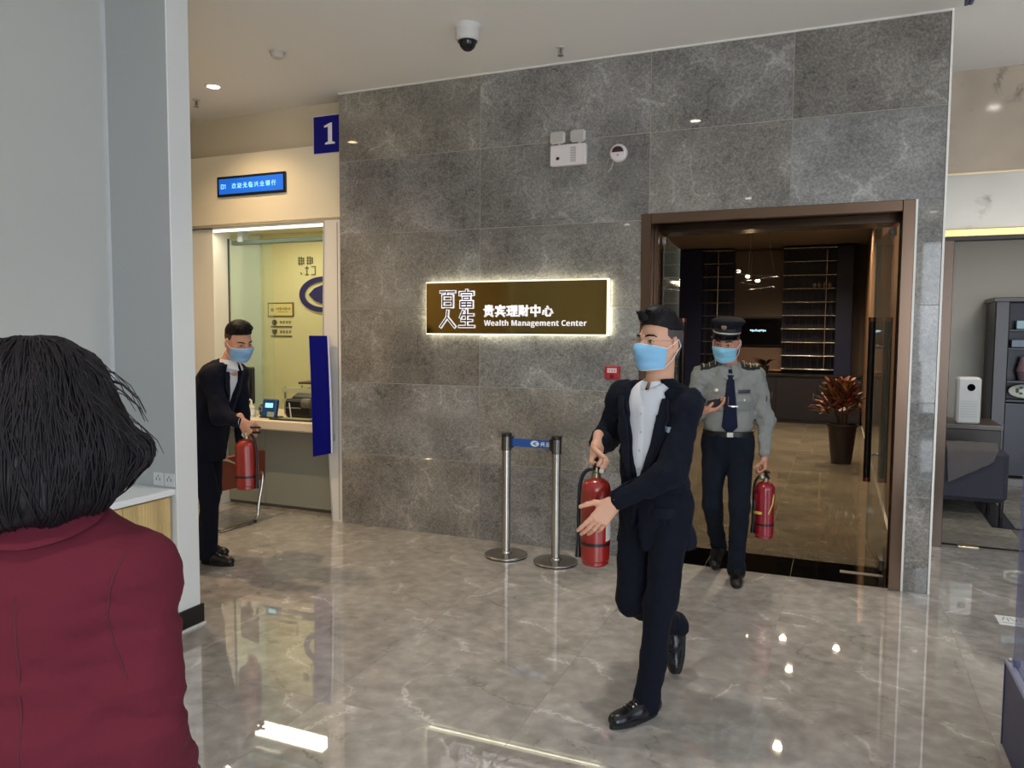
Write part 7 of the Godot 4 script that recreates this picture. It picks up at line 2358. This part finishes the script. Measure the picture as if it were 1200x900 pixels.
	for k in 26:
		var a := rng.randf_range(0.9, 2.2)
		var th := rng.randf_range(0.5, 1.5)
		var dir := (F * cos(a) + R * sin(a)) * sin(th) + UP * cos(th)
		var p := f.march(hc + dir * 0.3, -dir, 0.0, 0.29)
		var side := (R * 0.6 - UP * 0.8 + F * rng.randf_range(-0.4, 0.4)).normalized()
		fly.tube([p - dir * 0.006, p + dir * 0.010 + side * 0.025, p + dir * 0.014 + side * 0.06, p + dir * 0.006 + side * 0.09], [0.0012, 0.001, 0.0008, 0.0005], 4)
	var fs := obj("flyaway_hair", fly, mat(rgb(30, 27, 30), 0.4, 0.0, 0.4), hr)
	fs.set_meta("kind", "stuff")
	# jacket
	var mar := cloth(rgb(92, 32, 45), 70.0, 0.03)
	var jf := Field.new()
	jf.cone(chest + Vector3(0, 0.07, 0), Vector3(neck.x, 0.93, neck.z), 0.160, 0.140, 0.06, F, 0.72)
	jf.cone(Vector3(neck.x, 0.93, neck.z), Vector3(neck.x, 0.68, neck.z), 0.140, 0.185, 0.06, F, 0.76)
	jf.cone(rsh, lsh, 0.062, 0.062, 0.05)
	jf.cone(neck - UP * 0.005, rsh + UP * 0.012, 0.070, 0.050, 0.06)
	jf.cone(neck - UP * 0.005, lsh + UP * 0.012, 0.070, 0.050, 0.06)
	jf.cut_ell(neck + Vector3(0, 0.06, 0) + F * 0.02, Vector3(0.066, 0.055, 0.075), B, 0.006)
	jf.cone(rsh, rel, 0.068, 0.058, 0.04)
	jf.cone(rel, rwr - F * 0.02, 0.058, 0.044, 0.03)
	jf.cone(lsh, lel, 0.068, 0.058, 0.04)
	jf.cone(lel, lwr - F * 0.02, 0.058, 0.044, 0.03)
	jf.cut([[UP, 0.66]])
	jf.noise = fold_noise(51, 4.5); jf.namp = 0.018; jf.nscale = Vector3(0.8, 2.2, 0.8)
	jf.build(0.009)
	var jk := obj("jacket", jf.geo(), mar, t)
	# turned-down collar at the back and its shadow line
	var bb := Basis(-L, UP, -F)
	var ro := []
	for i in 7:
		var v := i / 6.0
		var line := []
		for j in 25:
			var u := j / 24.0 * 2.0 - 1.0
			var y: float = lerpf(0.012, -0.048 - 0.014 * (1.0 - u * u), v) + 0.022 * u * u
			var dir := (bb * Vector3(sin(u * 1.25), 0.35, cos(u * 1.25))).normalized()
			var o := neck + Vector3(0, y, 0) + dir * 0.30
			line.append(jf.march(o, -dir, 0.006 + 0.006 * v, 0.29))
		ro.append(line)
	obj("jacket_collar", Geo.new().grid(thicken(ro, 0.006), true), cloth(rgb(90, 31, 44), 70.0, 0.03), jk)
	# seams: one down the middle of the back, one round each armhole
	var seam := mat(rgb(78, 18, 32), 0.8)
	var ln := []
	for k in 24:
		var y := lerpf(1.22, 0.68, k / 23.0)
		ln.append(jf.march(Vector3(neck.x, y, neck.z) - F * 0.35, F, 0.0, 0.34))
	obj("seam", Geo.new().tube(ln, 0.0018, 5), seam, jk)
	for q in [-1.0, 1.0]:
		var l2 := []
		for k in 14:
			var v := k / 13.0
			var o: Vector3 = neck + L * (q * (0.150 - 0.025 * sin(v * PI))) - F * 0.35
			o.y = lerpf(1.275, 1.06, v)
			l2.append(jf.march(o, F, 0.0, 0.5))
		obj("seam", Geo.new().tube(l2, 0.0018, 5), seam, jk)
	var tf := Field.new()
	legs(tf, hips, knees, ankles, 0.92, F, pelvis)
	tf.build(0.014)
	obj("trousers", tf.geo(), suit_material(rgb(28, 28, 36)), t)
	for k in 2:
		shoe(t, ankles[k], Vector3(ankles[k].x, 0, ankles[k].z) - F * 0.06, Vector3(ankles[k].x, 0, ankles[k].z) + F * 0.17, UP, mat(rgb(20, 19, 20), 0.3))
